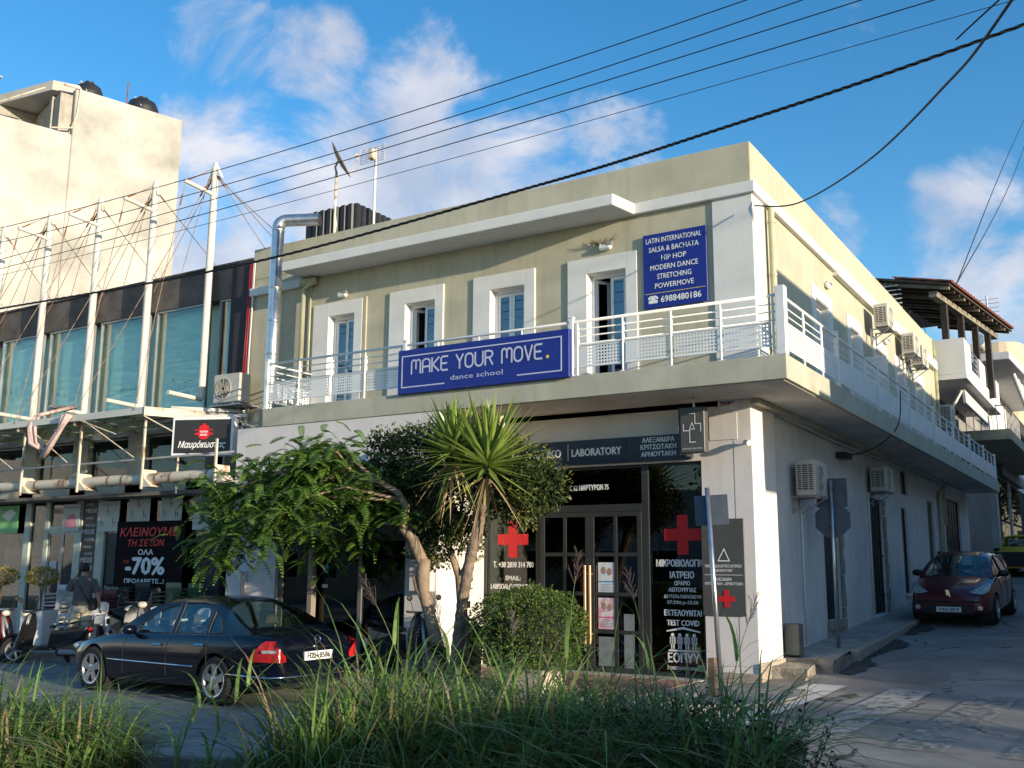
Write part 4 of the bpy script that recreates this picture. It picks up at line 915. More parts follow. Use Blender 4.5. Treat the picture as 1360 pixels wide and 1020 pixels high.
mb = MB(); mb.lathe([(.001, .0), (.15, .008), (.30, .035), (.45, .085), (.455, .09), (.44, .095), (.3, .045), (.15, .018), (.001, .01)], 28, DM); build(mb, 'dish', mat('brown_dish', (.22, .16, .11), .6, var=.2), t, smooth=True)
mb = MB(); mb.tube([DM @ Vector((0, 0, 0)), DM @ Vector((0, -.1, -.12)), (-15.0, 16.4, 10.6)], .025, 6); mb.tube([DM @ Vector((0, -.44, .09)), DM @ Vector((0, -.1, .5))], .012, 5); mb.tube([DM @ Vector((0, -.1, .5)), DM @ Vector((0, -.06, .42))], .035, 8); build(mb, 'feed_arm', M_RUSTY, t)
mb = MB(); mb.tube([(-14.97, 16.35, 8.6), (-14.85, 16.3, 9.3), (-14.98, 16.35, 9.9)], .012, 5); build(mb, 'dish_cable', M_TRIM, t)
t = thing('tv_antenna', 'white TV aerial with grid reflector on a tall pole above the roof', 'antenna', (-14.35, 17, 8.15))
build(MB().tube([(-14.35, 17, 8.15), (-14.35, 17, 11.25)], .03, 8), 'pole', M_TRIM, t, smooth=True)
mb = MB()
for i in range(8): mb.tube([(-14.72, 16.9, 10.9+i*.05), (-14.0, 16.9, 10.9+i*.05)], .006, 4)
for x in (-14.72, -14.55, -14.15, -14.0): mb.tube([(x, 16.9, 10.85), (x, 16.9, 11.3)], .006, 4)
mb.rbox(-14.42, 16.8, 10.95, -14.28, 16.95, 11.2, .02); build(mb, 'reflector', M_RUSTY, t)

# ------------------------------------------------------------------ glass fronted shop building on the left
gb = thing('shop_building', 'left shop building with tall teal glass panes, dark bands and rusty steel canopy', 'building', (-21, 18, 0))
M_BAND = mat('brown_grey_render', (.13, .11, .10), .85, var=.25, scale=2, bump=.3, bscale=30)
M_REVEAL = mat('dark_violet_render', (.035, .033, .045), .8, var=.15)
M_CREAMW = mat('cream_shop_wall', (.56, .53, .44), .85, var=.12, scale=2, bump=.1, streak=.2, streak_col=(.3, .26, .2))
M_TEAL = mat('teal_blind', (.62, .74, .64), .55, var=.10, scale=1.2, col2=(.50, .64, .57)); M_TGLASS = glass_mat('teal_glass', tint=(.84, .94, .91), refl=.09, wob=.35)
MX = [-17.22-2.055*k for k in range(6)]
mb = MB(); mb.box(-28, FY+.02, 7.52, -16.0, FY+.3, 8.28); mb.box(-28, FY-.03, 8.28, -15.99, FY+.35, 8.33); build(mb, 'parapet', M_BAND, gb, bevel=.01)
mb = MB(); mb.box(-16.62, FY-.02, 4.62, -15.97, FY+.3, 8.28); build(mb, 'end_pilaster', M_REVEAL, gb)
for k, x in enumerate(MX[:5]):
    a = x-2.055+.12; b = x-.16
    f = build(frame(MB(), a-.02, b+.02, 5.0, 7.52, FY+.05, FY+.12, .045), 'shop_window', M_ALU, gb)
    build(MB().box(a, FY+.08, 5.04, b, FY+.088, 7.48), 'pane', M_TGLASS, f); build(MB().box(a-.1, FY+.32, 4.9, b+.1, FY+.34, 7.55), 'blind', M_TEAL, f)
f = build(frame(MB(), -17.05, -16.62, 5.0, 7.52, FY+.05, FY+.12, .04), 'shop_window', M_ALU, gb); build(MB().box(-17.02, FY+.08, 5.04, -16.66, FY+.088, 7.48), 'pane', M_TGLASS, f); build(MB().box(-17.1, FY+.32, 4.9, -16.6, FY+.34, 7.55), 'blind', M_TEAL, f)
mb = MB(); mb.box(-28, FY+.02, 4.62, -16.6, FY+.3, 5.0); build(mb, 'spandrel', M_CREAMW, gb)
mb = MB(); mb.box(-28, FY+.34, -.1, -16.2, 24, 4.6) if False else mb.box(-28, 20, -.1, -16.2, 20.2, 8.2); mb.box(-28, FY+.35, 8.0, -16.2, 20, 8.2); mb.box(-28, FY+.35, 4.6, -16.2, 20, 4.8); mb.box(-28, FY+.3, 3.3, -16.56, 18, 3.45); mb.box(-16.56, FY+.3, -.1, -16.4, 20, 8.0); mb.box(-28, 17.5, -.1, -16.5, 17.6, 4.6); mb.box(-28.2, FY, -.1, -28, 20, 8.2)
build(mb, 'dark_inner_wall', M_DARK, gb); build(MB().box(-28, FY+.02, -.1, -16.5, 18, 0.01), 'shop_floor', mat('shop_floor', (.25, .24, .22), .5, var=.1), gb)
M_MASTW = mat('cream_mast_paint', (.62, .59, .53), .55, col2=(.45, .30, .18), scale=5, mixlo=.26, mixhi=.36)
M_WIRE = mat('rusty_wire', (.30, .20, .13), .7, var=.2)
for k, x in enumerate(MX):
    mb = MB(); mb.tube([(x, FY-.16, 4.95 if k else 5.28), (x, FY-.16, 7.3), (x, FY-.16, 10.6)], [.085, .085, .08], 14); mb.tube([(x, FY-.16, 10.6), (x, FY-.16, 10.74)], [.08, .045], 14)
    m_ = build(mb, 'mast', M_MASTW, gb, smooth=True, autos=40)
    mb = MB(); s_ = 1.5 if k == 0 else .8
    mb.prism([(x-.12*s_, 10.35), (x-.02, 10.72), (x+.02, 10.72), (x+.16*s_, 10.35), (x+.05, 10.42), (x-.05, 10.38)], FY-.20, FY-.12, 'y'); build(mb, 'mast_head', M_TRIM if k == 0 else M_RUSTY, m_)
    build(MB().tube([(x, FY-.16, 9.97), (x, 13.95, 10.03)], .045, 10), 'strut', M_MASTW, m_, smooth=True, autos=40); build(MB().tube([(x, FY-.16, 5.25), (x, 13.90, 5.28)], .05, 10), 'strut', M_MASTW, m_, smooth=True, autos=40)
    for p, q in (((x, 13.98, 10.02), (x, FY-.2, 10.6)), ((x, 13.98, 10.02), (x, 13.1, 4.8)), ((x, FY-.2, 10.5), (x-2.05, 13.15, 4.9)), ((x, FY-.16, 10.5), (x+1.9 if k else x+1.5, FY+.3, 8.3)), ((x, FY-.16, 10.5), (x-2.0, FY-.05, 8.0)), ((x-.05, FY-.25, 10.45), (x-1.0, FY-.1, 8.3))):
        build(MB().tube([p, q], .009, 4), 'stay_wire', M_WIRE, m_); pv, qv = Vector(p), Vector(q); d = qv-pv
        build(MB().tube([pv+d*.06, pv+d*.06+d.normalized()*.28], .018, 5), 'turnbuckle', M_RUST, m_)
    if k == 0: build(MB().tube([(x, FY-.16, 10.5), (-15.6, 15.6, 8.5)], .009, 4), 'stay_wire', M_WIRE, m_); build(MB().tube([(x+.1, FY-.2, 10.35), (-14.9, 14.5, 8.6)], .009, 4), 'stay_wire', M_WIRE, m_)
# red cable trunk beside the pilaster is above; wrapped pink cloth
M_CLOTH = mat('faded_pink_cloth', (.62, .44, .40), .9, var=.15, scale=12, bump=.4, bscale=30)
def cloth_strip(pts, w, name, lb):
    mb = MB(); 
    for k in range(4):
        o_ = (k-1.5)*w*.35; q = [(p[0]+o_*.8+random.uniform(-.02, .02), p[1]+random.uniform(-.04, .04), p[2]+random.uniform(-.02, .02)) for p in pts]; mb.tube(q, [w*.22+.012*math.sin(i*2+k) for i in range(len(q))], 7)
    return tag(build(mb, name, M_CLOTH, smooth=True), lb, 'cloth')
cloth_strip([(-21.25, 13.9, 5.26), (-20.8, 14.2, 5.26), (-20.7, 13.2, 4.95), (-20.72, 13.12, 4.65), (-20.55, 13.1, 4.3), (-20.2, 13.1, 4.15)], .17, 'cloth_strip', 'faded pink cloth wrapped on a canopy rod and hanging in a loop')
cloth_strip([(-19.35, 13.05, 4.86), (-19.5, 13.02, 4.6), (-19.8, 13.0, 4.25), (-20.05, 13.0, 3.95)], .20, 'cloth_strip', 'faded pink cloth strip dangling from the canopy edge beam')
# canopy
cn = thing('steel_canopy', 'rusty cream steel canopy with green glass panels over the left shop windows', 'canopy', (-21, 14, 4.7))
CX0, CY0 = -16.95, 13.12
mb = MB(); mb.box(-28, CY0, 4.70, CX0, CY0+.05, 4.84); build(mb, 'edge_beam', M_MASTW, cn)
mb = MB(); a = Vector((CX0, CY0, 0)); b = Vector((-16.0, 15.0, 0)); d = (b-a); ang = math.atan2(d.y, d.x); mb.box(0, -.05, 4.66, d.length, 0, 4.84, Matrix.Translation(a) @ Matrix.Rotation(ang, 4, 'Z')); build(mb, 'edge_beam', M_RUSTY, cn)
mb = MB(); mb.box(0, -.03, 4.86, 1.5, .03, 4.93, Matrix.Translation((-16.9, 13.75, 0)) @ Matrix.Rotation(ang-.25, 4, 'Z')); build(mb, 'tie_bar', M_MASTW, cn)
for k, x in enumerate(MX+[MX[-1]-2]):
    if k: 
        mb = MB(); mb.box(x-.03, CY0+.05, 4.62, x+.03, FY, 4.76); mb.box(x-.05, CY0+.6, 4.5, x-.02, CY0+.85, 4.72); mb.box(x+.02, CY0+.6, 4.5, x+.05, CY0+.85, 4.72); mb.box(x-.16, CY0+.62, 4.36, x+.16, CY0+.82, 4.5); build(mb, 'rafter', M_RUSTY, cn)
    x1 = x-.05 if k else x+.15
    build(MB().box(x-2.0, CY0+.06, 4.77, x1-.0, FY-.05, 4.782), 'glass_panel', glass_mat('canopy_glass', tint=(.45, .62, .50), refl=.05, opac=.45, body=(.22, .30, .24), rough=.1), cn)
for y in (13.6, 14.1, 14.6): build(MB().box(-28, y, 4.68, CX0+(y-CY0)*.5, y+.03, 4.74), 'purlin', M_RUSTY, cn)
pts = [(-28, 13.55, 3.42)]+[(-27.5+i*.5, 13.55, 3.42) for i in range(25)]
pp_ = build(MB().tube([(-28, 13.55, 3.42), (-14.95, 13.55, 3.42)], .112, 18), 'drain_pipe', M_RUSTY, cn, smooth=True, autos=40)
rg = None
for i in range(16):
    x = -15.4-i*.75-(.3 if i % 2 else 0)
    build(MB().lathe([(.113, x), (.124, x+.01), (.124, x+.03), (.113, x+.04)], 18, Matrix.Translation((0, 13.55, 3.42)), axis='x'), 'pipe_ring', M_RUST, pp_, smooth=True)
build(MB().tube([(-28, 13.4, 3.80), (-20, 13.4, 3.80), (-14.7, 13.5, 3.84)], .022, 6), 'rail', M_ALU, cn, smooth=True)
for x in (-15.05, -17.2, -19.3, -21.35, -23.4, -25.4):
    mb = MB(); mb.box(x-.02, 13.36, 3.20, x+.02, 13.40, 4.7 if x < -17 else 4.1); mb.prism([(x-.05, 3.24), (x+.28, 3.24), (x+.05, 3.42), (x+.02, 3.6), (x-.05, 3.6)], 13.39, 13.72); build(mb, 'pipe_bracket', M_RUSTY, cn)
mb = MB(); mb.box(-28, 14.35, 3.16, -14.9, FY, 3.24); build(mb, 'soffit_board', mat('dark_soffit', (.20, .18, .16), .8, var=.2), cn)
for p, q in (((-20.9, 13.12, 4.7), (-19.6, 13.3, 3.85)), ((-18.9, 13.12, 4.7), (-17.4, 13.3, 3.85)), ((-16.95, 13.12, 4.66), (-16.5, 13.5, 4.35)), ((-23.2, 13.12, 4.7), (-21.6, 13.3, 3.8)), ((-19.0, 13.12, 4.7), (-17.9, 13.2, 4.35)), ((-24.6, 13.12, 4.6), (-22.6, 13.3, 3.8))): build(MB().tube([p, q], .012, 5), 'tie_rod', M_RUSTY, cn)
t = thing('emergency_lamp', 'cream box lamp hanging below the right end of the rusty canopy', 'lamp', (-16.9, 14.2, 4.35)); build(MB().rbox(-17.15, 14.05, 4.38, -16.65, 14.3, 4.60, .01), 'lamp_body', mat('lamp_cream', (.7, .62, .42), .5, var=.05), t); build(MB().box(-16.92, 14.15, 4.6, -16.88, 14.2, 4.68), 'bracket', M_RUST, t)
# mezzanine wall and windows
pil = [(x-.52, x+.06) for x in MX]
for a, b in pil+[(-16.62, -16.1)]: build(MB().box(a, FY+.0, 0 if False else 3.3, b, FY+.3, 4.62), 'pilaster', M_CREAMW, gb)
M_PRINT = mat('green_window_print', (.16, .24, .19), .5, col2=(.03, .06, .055), scale=1.6, mixlo=.42, mixhi=.56)
words = ['Δώρα για κήπο', 'Κουζίνα', 'Μπάνιο', 'Σπίτι', 'Κήπος']
for k, x in enumerate(MX[:5]):
    a, b = pil[k+1][1], pil[k][0]
    f = build(frame(MB(), a, b, 3.5, 4.6, FY+.1, FY+.15, .04), 'mezzanine_window', M_ALU, gb); build(MB().box(a+.04, FY+.12, 3.54, b-.04, FY+.126, 4.56), 'pane', M_SHOPGLASS, f)
    build(MB().box(a+.04, FY+.14, 3.54, b-.04, FY+.145, 4.56), 'window_print', M_PRINT, f)
    build(fit_text(MB(), words[k], (a+b)/2, 3.62 if k else 4.0, 1.0, .11, FY+.116), 'lettering', mat('pale_print', (.35, .42, .38), .6), f)
f = build(MB().box(-16.6, FY+.12, 3.45, -15.2, FY+.13, 4.1) if False else MB().box(-16.55, FY-.01, 3.5, -16.15, FY+.0, 4.3), 'dark_panel', M_BLACKP, gb)
build(MB().box(-28, FY+.0, 3.24, -16.5, FY+.3, 3.5), 'lintel', M_CREAMW, gb)
# ground floor shop front
M_PGREEN = mat('pale_green_frame', (.50, .55, .47), .6, var=.08)
cols = [(-28, -25.2), (-23.58, -23.35), (-22.75, -22.6), (-21.55, -21.3), (-20.74, -20.45)]
for a, b in cols[1:]: build(MB().box(a, FY+.02, 0, b, FY+.14, 3.24), 'shopfront_post', M_PGREEN, gb, bevel=.004)
build(MB().box(-22.6, FY+.03, 2.42, -21.55, FY+.12, 2.58), 'transom', M_PGREEN, gb); build(MB().box(-16.85, FY-.02, 0, -16.50, FY+.1, 3.24), 'shopfront_post', M_REVEAL, gb)
for a, b, z0, z1 in ((-28, -23.58, .1, 3.2), (-23.35, -22.75, .1, 3.2), (-22.6, -21.55, 2.58, 3.2), (-20.45, -16.85, .1, 3.2)): build(MB().box(a, FY+.08, z0, b, FY+.088, z1), 'pane', M_SHOPGLASS, gb)
dr = build(frame(MB(), -22.58, -22.05, .02, 2.42, FY+.05, FY+.09, .04), 'glass_door', M_ALU, gb); build(MB().box(-22.54, FY+.068, .06, -22.09, FY+.072, 2.38), 'pane', M_SHOPGLASS, dr); build(MB().box(-22.48, FY+.05, 1.35, -22.2, FY+.06, 1.75), 'notice', mat('pale_blue_paper', (.45, .5, .58), .6, var=0), dr)
dr = build(frame(MB(), -22.04, -21.56, .02, 2.42, FY+.05, FY+.09, .04), 'glass_door', M_ALU, gb); build(MB().box(-22.0, FY+.068, .06, -21.6, FY+.072, 2.38), 'pane', M_SHOPGLASS, dr)
# bottle prints, sunlight painted into their pale tone, and shelving behind the left panes
M_PALE = mat('pale_sunlit_print', (.60, .66, .52), .6, var=.08)
for cx in (-24.1, -23.05):
    w = .34 if cx < -23.5 else .24
    P_ = [(cx-w, .6), (cx+w, .6), (cx+w, 2.0), (cx+w*.45, 2.3), (cx+w*.35, 2.9), (cx-w*.35, 2.9), (cx-w*.45, 2.3), (cx-w, 2.0)]
    build(MB().prism(P_, FY+.10, FY+.104), 'bottle_print', M_PALE, gb)
    for z in [1.0+i*.12 for i in range(8)]: build(MB().box(cx-w*.8, FY+.098, z, cx+w*.8, FY+.099, z+.015), 'shelf_line', M_ANTH, gb)
build(MB().box(-20.44, FY+.10, .1, -19.95, FY+.105, 3.2), 'window_film', mat('blue_grey_film', (.20, .27, .28), .5, var=.15), gb)
lt = build(MB().box(-21.29, FY+.04, .1, -20.76, FY+.05, 3.23), 'name_strip', mat('name_strip_black', (.018, .014, .016), .5, var=.1), gb)
mb = MB()
for i, (s, h, w) in enumerate((('HOME', .05, .25), ('MESSE', .09, .42), ('HOME', .06, .28), ('MESSE', .06, .35), ('MESSE', .10, .44), ('HOME', .07, .34), ('MESSE', .05, .3), ('HOME', .06, .3), ('MESSE', .11, .44), ('HOME', .09, .36), ('HOME', .05, .25), ('MESSE', .06, .3), ('HOME', .09, .36), ('MESSE', .06, .36), ('MESSE', .12, .46), ('HOME', .09, .3))):
    fit_text(mb, s, -21.03+(.03 if i % 2 else -.02), 3.05-i*.165, w, h, FY+.036, .02)
build(mb, 'lettering', mat('name_strip_white', (.6, .6, .6), .6), lt)
build(fit_text(MB(), 'MESSE HOME', -22.1, 2.88, .85, .13, FY+.07, .01), 'lettering', mat('pale_grey_print', (.32, .34, .33), .6), gb)
mb = MB(); fit_text(mb, 'Messe Home', -20.1, 1.12, .5, .09, FY+.07, .01); fit_text(mb, 'messe-home.gr', -19.9, .96, .8, .07, FY+.07, .01); build(mb, 'lettering', mat('print_soft_white', (.5, .5, .5), .6), gb)
# posters hung in the shop front
def shop_poster(a, b, z0, z1, lb, kind):
    t = thing('poster', lb, 'poster', ((a+b)/2, FY, z0), 0, 'product posters hung on the shop glass'); y = FY-.02
    base = {'g': (.22, .55, .22), 'p': (.55, .60, .55)}.get(kind, (.84, .85, .88))
    build(MB().box(a, y, z0, b, y+.008, z1), 'sheet', mat('sheet_'+('g' if kind == 'g' else 'w'), base, .6, var=.05), t)
    cx, w, h = (a+b)/2, b-a, z1-z0; y -= .003
    build(fit_text(MB(), 'Προσφορές 20€', cx, z1-.12*h-.02, w*.8, .04, y), 'lettering', mat('blue_print', (.05, .09, .3), .6), t)
    def chair(mb, x, z, s):
        mb.box(x-s*.25, y, z, x+s*.25, y+.002, z+s*.09); mb.box(x-s*.25, y, z+s*.09, x-s*.12, y+.002, z+s*.6); mb.box(x-s*.22, y, z-s*.4, x-s*.15, y+.002, z); mb.box(x+s*.15, y, z-s*.4, x+s*.22, y+.002, z)
    if kind == 'g': build(MB().prism([(a+.08, z0+.45), (cx, z0+.30), (b-.1, z0+.5), (cx+.05, z0+.62)], y, y+.002), 'white_product', M_WHITE, t)
    elif kind == 'p':
        build(MB().prism([(cx-.22, z0+.08), (cx+.22, z0+.08), (cx+.2, z0+.3), (cx+.08, z0+.42), (cx-.12, z0+.38), (cx-.24, z0+.2)], y, y+.002), 'pink_product', mat('pink_print', (.6, .25, .35), .6, var=.1), t)
    elif kind == 'k':
        for i, (dx, dz, c) in enumerate(((-.22, .48, (.03, .03, .05)), (-.05, .35, (.05, .05, .08)), (.18, .48, (.1, .08, .08)), (.2, .2, (.06, .06, .1)))): build(MB().box(cx+dx-.07, y, z0+dz-.1, cx+dx+.07, y+.002, z0+dz+.1), 'product_picture', mat('pic%d' % i, c, .6), t)
    else:
        C_ = {'r': [(.05, .3, .1), (.5, .05, .04), (.1, .1, .1)], 'm': [(.3, .05, .06), (.1, .1, .1), (.1, .4, .15)], 'b': [(.03, .05, .2), (.02, .02, .03), (.05, .2, .3)]}[kind]
        for i, (dx, dz) in enumerate(((0, .45), (.2, .2), (-.22, .2))): mb = MB(); chair(mb, cx+dx*w/.75, z0+dz*h/.7, .2); build(mb, 'product_picture', mat('pr%s%d' % (kind, i), C_[i], .6), t)
shop_poster(-24.62, -23.8, 2.43, 3.12, 'green poster with a white product, leftmost on the shop glass', 'g')
shop_poster(-22.0, -21.34, 2.45, 3.10, 'pale poster with a pink product above the shop doors', 'p')
shop_poster(-20.66, -19.90, 2.43, 3.13, 'white poster of green and red chairs beside the vertical black strip', 'r')
shop_poster(-19.58, -18.84, 2.60, 3.24, 'white poster of a red stool above the left half of the sale banner', 'm')
shop_poster(-18.47, -17.78, 2.60, 3.24, 'white poster of navy chairs above the right end of the sale banner', 'b')
shop_poster(-17.42, -16.70, 2.43, 3.14, 'white poster with small product photos, rightmost on the shop glass', 'k')
t = thing('sale_banner', 'black sale banner with red letters and a big white 70% on the shop front', 'banner', (-18.7, 14.7, 1.2)); y = FY-.06
mb = grid([-19.86+i*.0572 for i in range(41)], [1.19+i*.0725 for i in range(21)], lambda a, b: 0)
mb.v = [(p[0], y-.02+.018*mnoise.noise(Vector((p[0]*2.2+p[1], p[1]*1.5, 0))), p[1]) for p in mb.v]
build(mb, 'banner_sheet', mat('banner_black', (.012, .009, .010), .85, var=.2, spec=.15), t, smooth=True)
y -= .045
mb = MB(); fit_text(mb, 'ΚΛΕΙΝΟΥΜΕ', -18.72, 2.31, 1.95, .18, y, .015, shear=.15); fit_text(mb, 'ΤΗ ΣΕΖΟΝ', -18.80, 2.09, 1.22, .14, y, .015, shear=.15); fit_text(mb, 'ΕΩΣ', -19.42, 1.72, .18, .06, y, .01); build(mb, 'lettering', M_RED, t)
mb = MB(); fit_text(mb, 'ΟΛΑ', -18.78, 1.90, .5, .11, y, .02); fit_text(mb, '-70%', -18.78, 1.48, 1.28, .36, y, .03); fit_text(mb, 'ΠΡΟΛΑΒΕΤΕ...!', -18.78, 1.28, 1.32, .09, y, .02); build(mb, 'lettering', M_WHITE, t)
mb = MB()
for x in (-19.8, -17.7): mb.tube([(x, y, 2.6), (x-.05, FY, 3.1)], .006, 4)
build(mb, 'cord', M_CABLE, t)
# box sign at the building joint
sgn = thing('box_sign', 'black and white box sign with red pot emblem projecting between the shops', 'sign', (-15.9, 13.75, 3.85), R(22))
build(MB().rbox(-.66, -.0, 0, .66, .24, .78, .01), 'sign_box', M_WHITEFRAME, sgn, local=True); build(MB().box(-.61, -.004, .05, .61, -.0005, .73), 'sign_face', mat('sign_black', (.03, .027, .027), .4, var=.1), sgn, local=True)
mb = MB(); poly(mb, [], .01, 0)
mb.ball((0.03, -.006, .44), (.13, .002, .115), 20, 10); mb.box(-.16, -.008, .51, .22, -.005, .53); mb.ball((.03, -.006, .57), (.11, .002, .05), 16, 8); mb.box(.0, -.008, .6, .06, -.005, .65); mb.box(-.16, -.008, .42, -.10, -.005, .46); mb.box(.16, -.008, .42, .22, -.005, .46)
build(mb, 'pot_emblem', M_RED, sgn, local=True)
mb = MB(); fit_text(mb, 'ΤΣΟΥΚΑ', .03, .465, .17, .035, -.010, .02); fit_text(mb, 'ΜΑΓΕΙΡΙΟ', .03, .40, .15, .035, -.010, .02); fit_text(mb, 'Μαυρόκωστας', 0, .16, 1.02, .13, -.006, .01, shear=.3); build(mb, 'lettering', M_WHITE, sgn, local=True)
mb = MB(); mb.box(-.5, .06, .78, .9, .11, .84); mb.box(.8, .08, .6, .86, 1.2, .66); build(mb, 'bracket', M_MASTW, sgn, local=True)
build(MB().tube([(-.55, .1, 0), (-.55, .1, -.75)], .022, 8), 'pole', M_RUSTY, sgn, local=True, smooth=True)
for x0, x1, z0, z1, lb in ((-14.77, -14.36, 1.0, 1.58, 'white blank board on the pale wall left of the cafe'), (-10.42, -9.98, 1.28, 2.0, 'white utility box on the pale wall between cafe and laboratory')):
    tag(build(MB().rbox(x0, 13.54, z0, x1, 13.668, z1, .01), 'utility_box', M_LILAC), lb, 'box')

# ------------------------------------------------------------------ big white block behind
bw = thing('white_apartment_block', 'tall blank sunlit white block with roof terrace behind the left shops', 'building', (-32, 20, 0))
u = Vector((math.sin(R(16.53)), math.cos(R(16.53)), 0)); A = Vector((-31.18, 24.99, 0)); nrm = Vector((u.y, -u.x, 0))
BM = Matrix.Translation(A) @ Matrix(((u.x, nrm.x, 0, 0), (u.y, nrm.y, 0, 0), (0, 0, 1, 0), (0, 0, 0, 1)))   # local x along wall (0 = right corner, negative nearer), y outwards
M_BLK = mat('weathered_white_wall', (.44, .425, .39), .9, var=.26, scale=.4, bump=.15, bscale=8, streak=.3, streak_col=(.42, .37, .29), mixlo=.3, mixhi=.6)
mb = MB(); mb.box(-4.15, -14, 0, 0, 0, 19.23, BM); mb.box(-8.5, -14, 0, -4.15, 0, 17.37, BM); build(mb, 'wall', M_BLK, bw, bevel=.05)
mb = MB(); mb.box(-4.6, -12, 17.37, -4.16, -.25, 19.0, BM); mb.box(-9, -12, 17.4, -4.6, -3.2, 19.1, BM); mb.box(-4.7, -1.2, 17.37, -4.45, -.9, 19.05, BM); build(mb, 'terrace_room', mat('terrace_wall', (.40, .37, .32), .9, var=.15, streak=.3), bw)
mb = MB(); mb.prism([(-33.06, 20.50), (-32.6, 21.3), (-37, 27), (-50, 27), (-50, 18.5)], 19.12, 19.50, 'z'); build(mb, 'roof_slab', M_BLK, bw)
f = build(MB().box(-6.3, -3.2, 17.6, -5.4, -3.12, 18.6, BM), 'window', M_DARK, bw); mb = MB()
for i in range(6): mb.box(-6.25+i*.15, -3.12, 17.6, -6.21+i*.15, -3.08, 18.6, BM)
build(mb, 'window_grille', M_TRIM, f)
mb = MB(); q = BM @ Vector((-3.9, .05, 0)); mb.tube([BM @ Vector((-4.6, .02, 19.2)), BM @ Vector((-4.0, .05, 19.2)), BM @ Vector((-4.05, .04, 18.2)), BM @ Vector((-4.2, .04, 17.6)), BM @ Vector((-4.9, .04, 17.4))], .035, 6); mb.tube([(-33.2, 20.3, 19.15), (-36, 19.5, 18.7), (-38, 19, 18.6)], .03, 6); build(mb, 'wall_cable', M_RUSTY, bw, smooth=True)
t = thing('chimney', 'small white capped chimney on the roof slab of the white block', 'chimney', (-36.2, 19.9, 19.5)); mb = MB(); mb.rbox(-.2, -.2, 0, .2, .2, .55, .02); build(mb, 'shaft', M_BLK, t, local=True)
mb = MB(); mb.rbox(-.3, -.3, .7, .3, .3, .78, .02); mb.box(-.18, -.18, .55, -.1, -.1, .7); mb.box(.1, .1, .55, .18, .18, .7); mb.box(.1, -.18, .55, .18, -.1, .7); mb.box(-.18, .1, .55, -.1, .18, .7); build(mb, 'cap', M_BLK, t, local=True)
for (lx, ly, r, lb) in ((-3.2, -1.6, .55, 'round black water tank on the white block roof, the one nearer the roof slab'), (-1.1, -1.5, .64, 'round black tank at the right end of the white block roof')):
    p = BM @ Vector((lx, ly, 19.15)); t = thing('water_tank', lb, 'water tank', p, 0, 'black tanks on the white block')
    mb = MB(); mb.lathe([(r, -.3), (r, .65), (r*.98, .72), (r*.8, .98), (r*.45, 1.12), (r*.3, 1.14), (r*.3, 1.22), (.01, 1.24)], 28); build(mb, 'tank_body', M_TANK, t, local=True, smooth=True, autos=50)
    mb = MB(); mb.tube([(-r*.9, -r*.6, .5), (-.1, -.3, 1.18), (r*.8, -r*.7, .6)], .02, 6); build(mb, 'strap', M_TRIM, t, local=True)
tag(build(MB().tube([BM @ Vector((-2.05, -.6, 19.2)), BM @ Vector((-2.05, -.6, 20.4))], .025, 6), 'roof_pole', M_RUST), 'thin rusty pole beside the right tank on the white block', 'pole')
t = thing('vent_pipe', 'small capped vent pipe behind the shop parapet', 'pipe', (-21.2, 18, 8.2)); build(MB().tube([(-23.0, 19.5, 8.2), (-23.0, 19.5, 9.9)], .07, 10), 'pipe', M_ALU, t, smooth=True); build(MB().tube([(-23.0, 19.5, 9.95), (-23.0, 19.5, 10.05)], .16, 12), 'cap', M_ALU, t)
# ------------------------------------------------------------------ buildings up the side street
M_WW = mat('blue_white_render', (.62, .62, .63), .85, var=.08, scale=1.2, streak=.25, streak_col=(.35, .34, .32))
M_OW = mat('warm_render', (.60, .50, .36), .85, var=.1, scale=1, streak=.2)
pb = thing('pergola_house', 'white house with a dark timber roof terrace and red tiles beyond the cream building', 'building', (-6, 36, 0))
mb = MB(); mb.box(-16, 31.92, 4.0, -5.3, 32.1, 7.2); mb.box(-5.5, 38.25, -1, -5.2, 46, 7.6); mb.box(-16, 45.8, -1, -5.5, 46, 7.6); mb.box(-5.5, 32.1, 4.6, -5.3, 38.2, 7.3); build(mb, 'wall', mat('grey_wall', (.30, .28, .26), .85, var=.15, streak=.3), pb)  # walls in one even grey
mb = MB(); mb.box(-16, 31.92, 7.28, -3.95, 40.4, 7.42); build(mb, 'terrace_slab', M_WW, pb)
for z0, y in ((7.42, 31.93),): build(MB().box(-5.9, y, z0, -3.95, y+.15, 8.52), 'terrace_parapet', M_WW, pb, bevel=.02)
mb = MB(); mb.box(-4.1, 32.08, 7.42, -3.95, 33.2, 8.50); mb.box(-4.1, 33.2, 7.42, -3.95, 40.4, 7.75); mb.box(-4.1, 35.2, 7.75, -3.95, 36.6, 8.45); mb.box(-4.1, 39.6, 7.75, -3.95, 40.4, 8.45); build(mb, 'terrace_parapet', M_WW, pb, bevel=.02)
for y0, y1 in ((33.2, 35.2), (36.6, 39.6)):
    for z in (7.95, 8.12, 8.29, 8.46): build(MB().tube([(-4.02, y0, z), (-4.02, y1, z)], .018, 6), 'terrace_rail', M_ALU, pb)
mb = MB(); mb.box(-16, 32.2, 7.42, -9, 40, 8.1); build(mb, 'roof_room', M_WW, pb)
M_TILE = mat('terracotta_tile', (.42, .10, .045), .75, var=.25, scale=5)
RMx = Matrix.Translation((-4.12, 30.9, 9.95)) @ Matrix.Rotation(R(-7), 4, 'Z')
for y in (1.2, 3.0, 4.7, 6.3): build(MB().box(-.62, y, -2.5, -.44, y+.17, -.28, RMx), 'timber_post', M_WOOD, pb)
build(MB().box(-.64, .2, -.27, -.42, 7.4, -.10, RMx), 'timber_beam', mat('weathered_beam', (.28, .25, .2), .8, var=.3), pb)
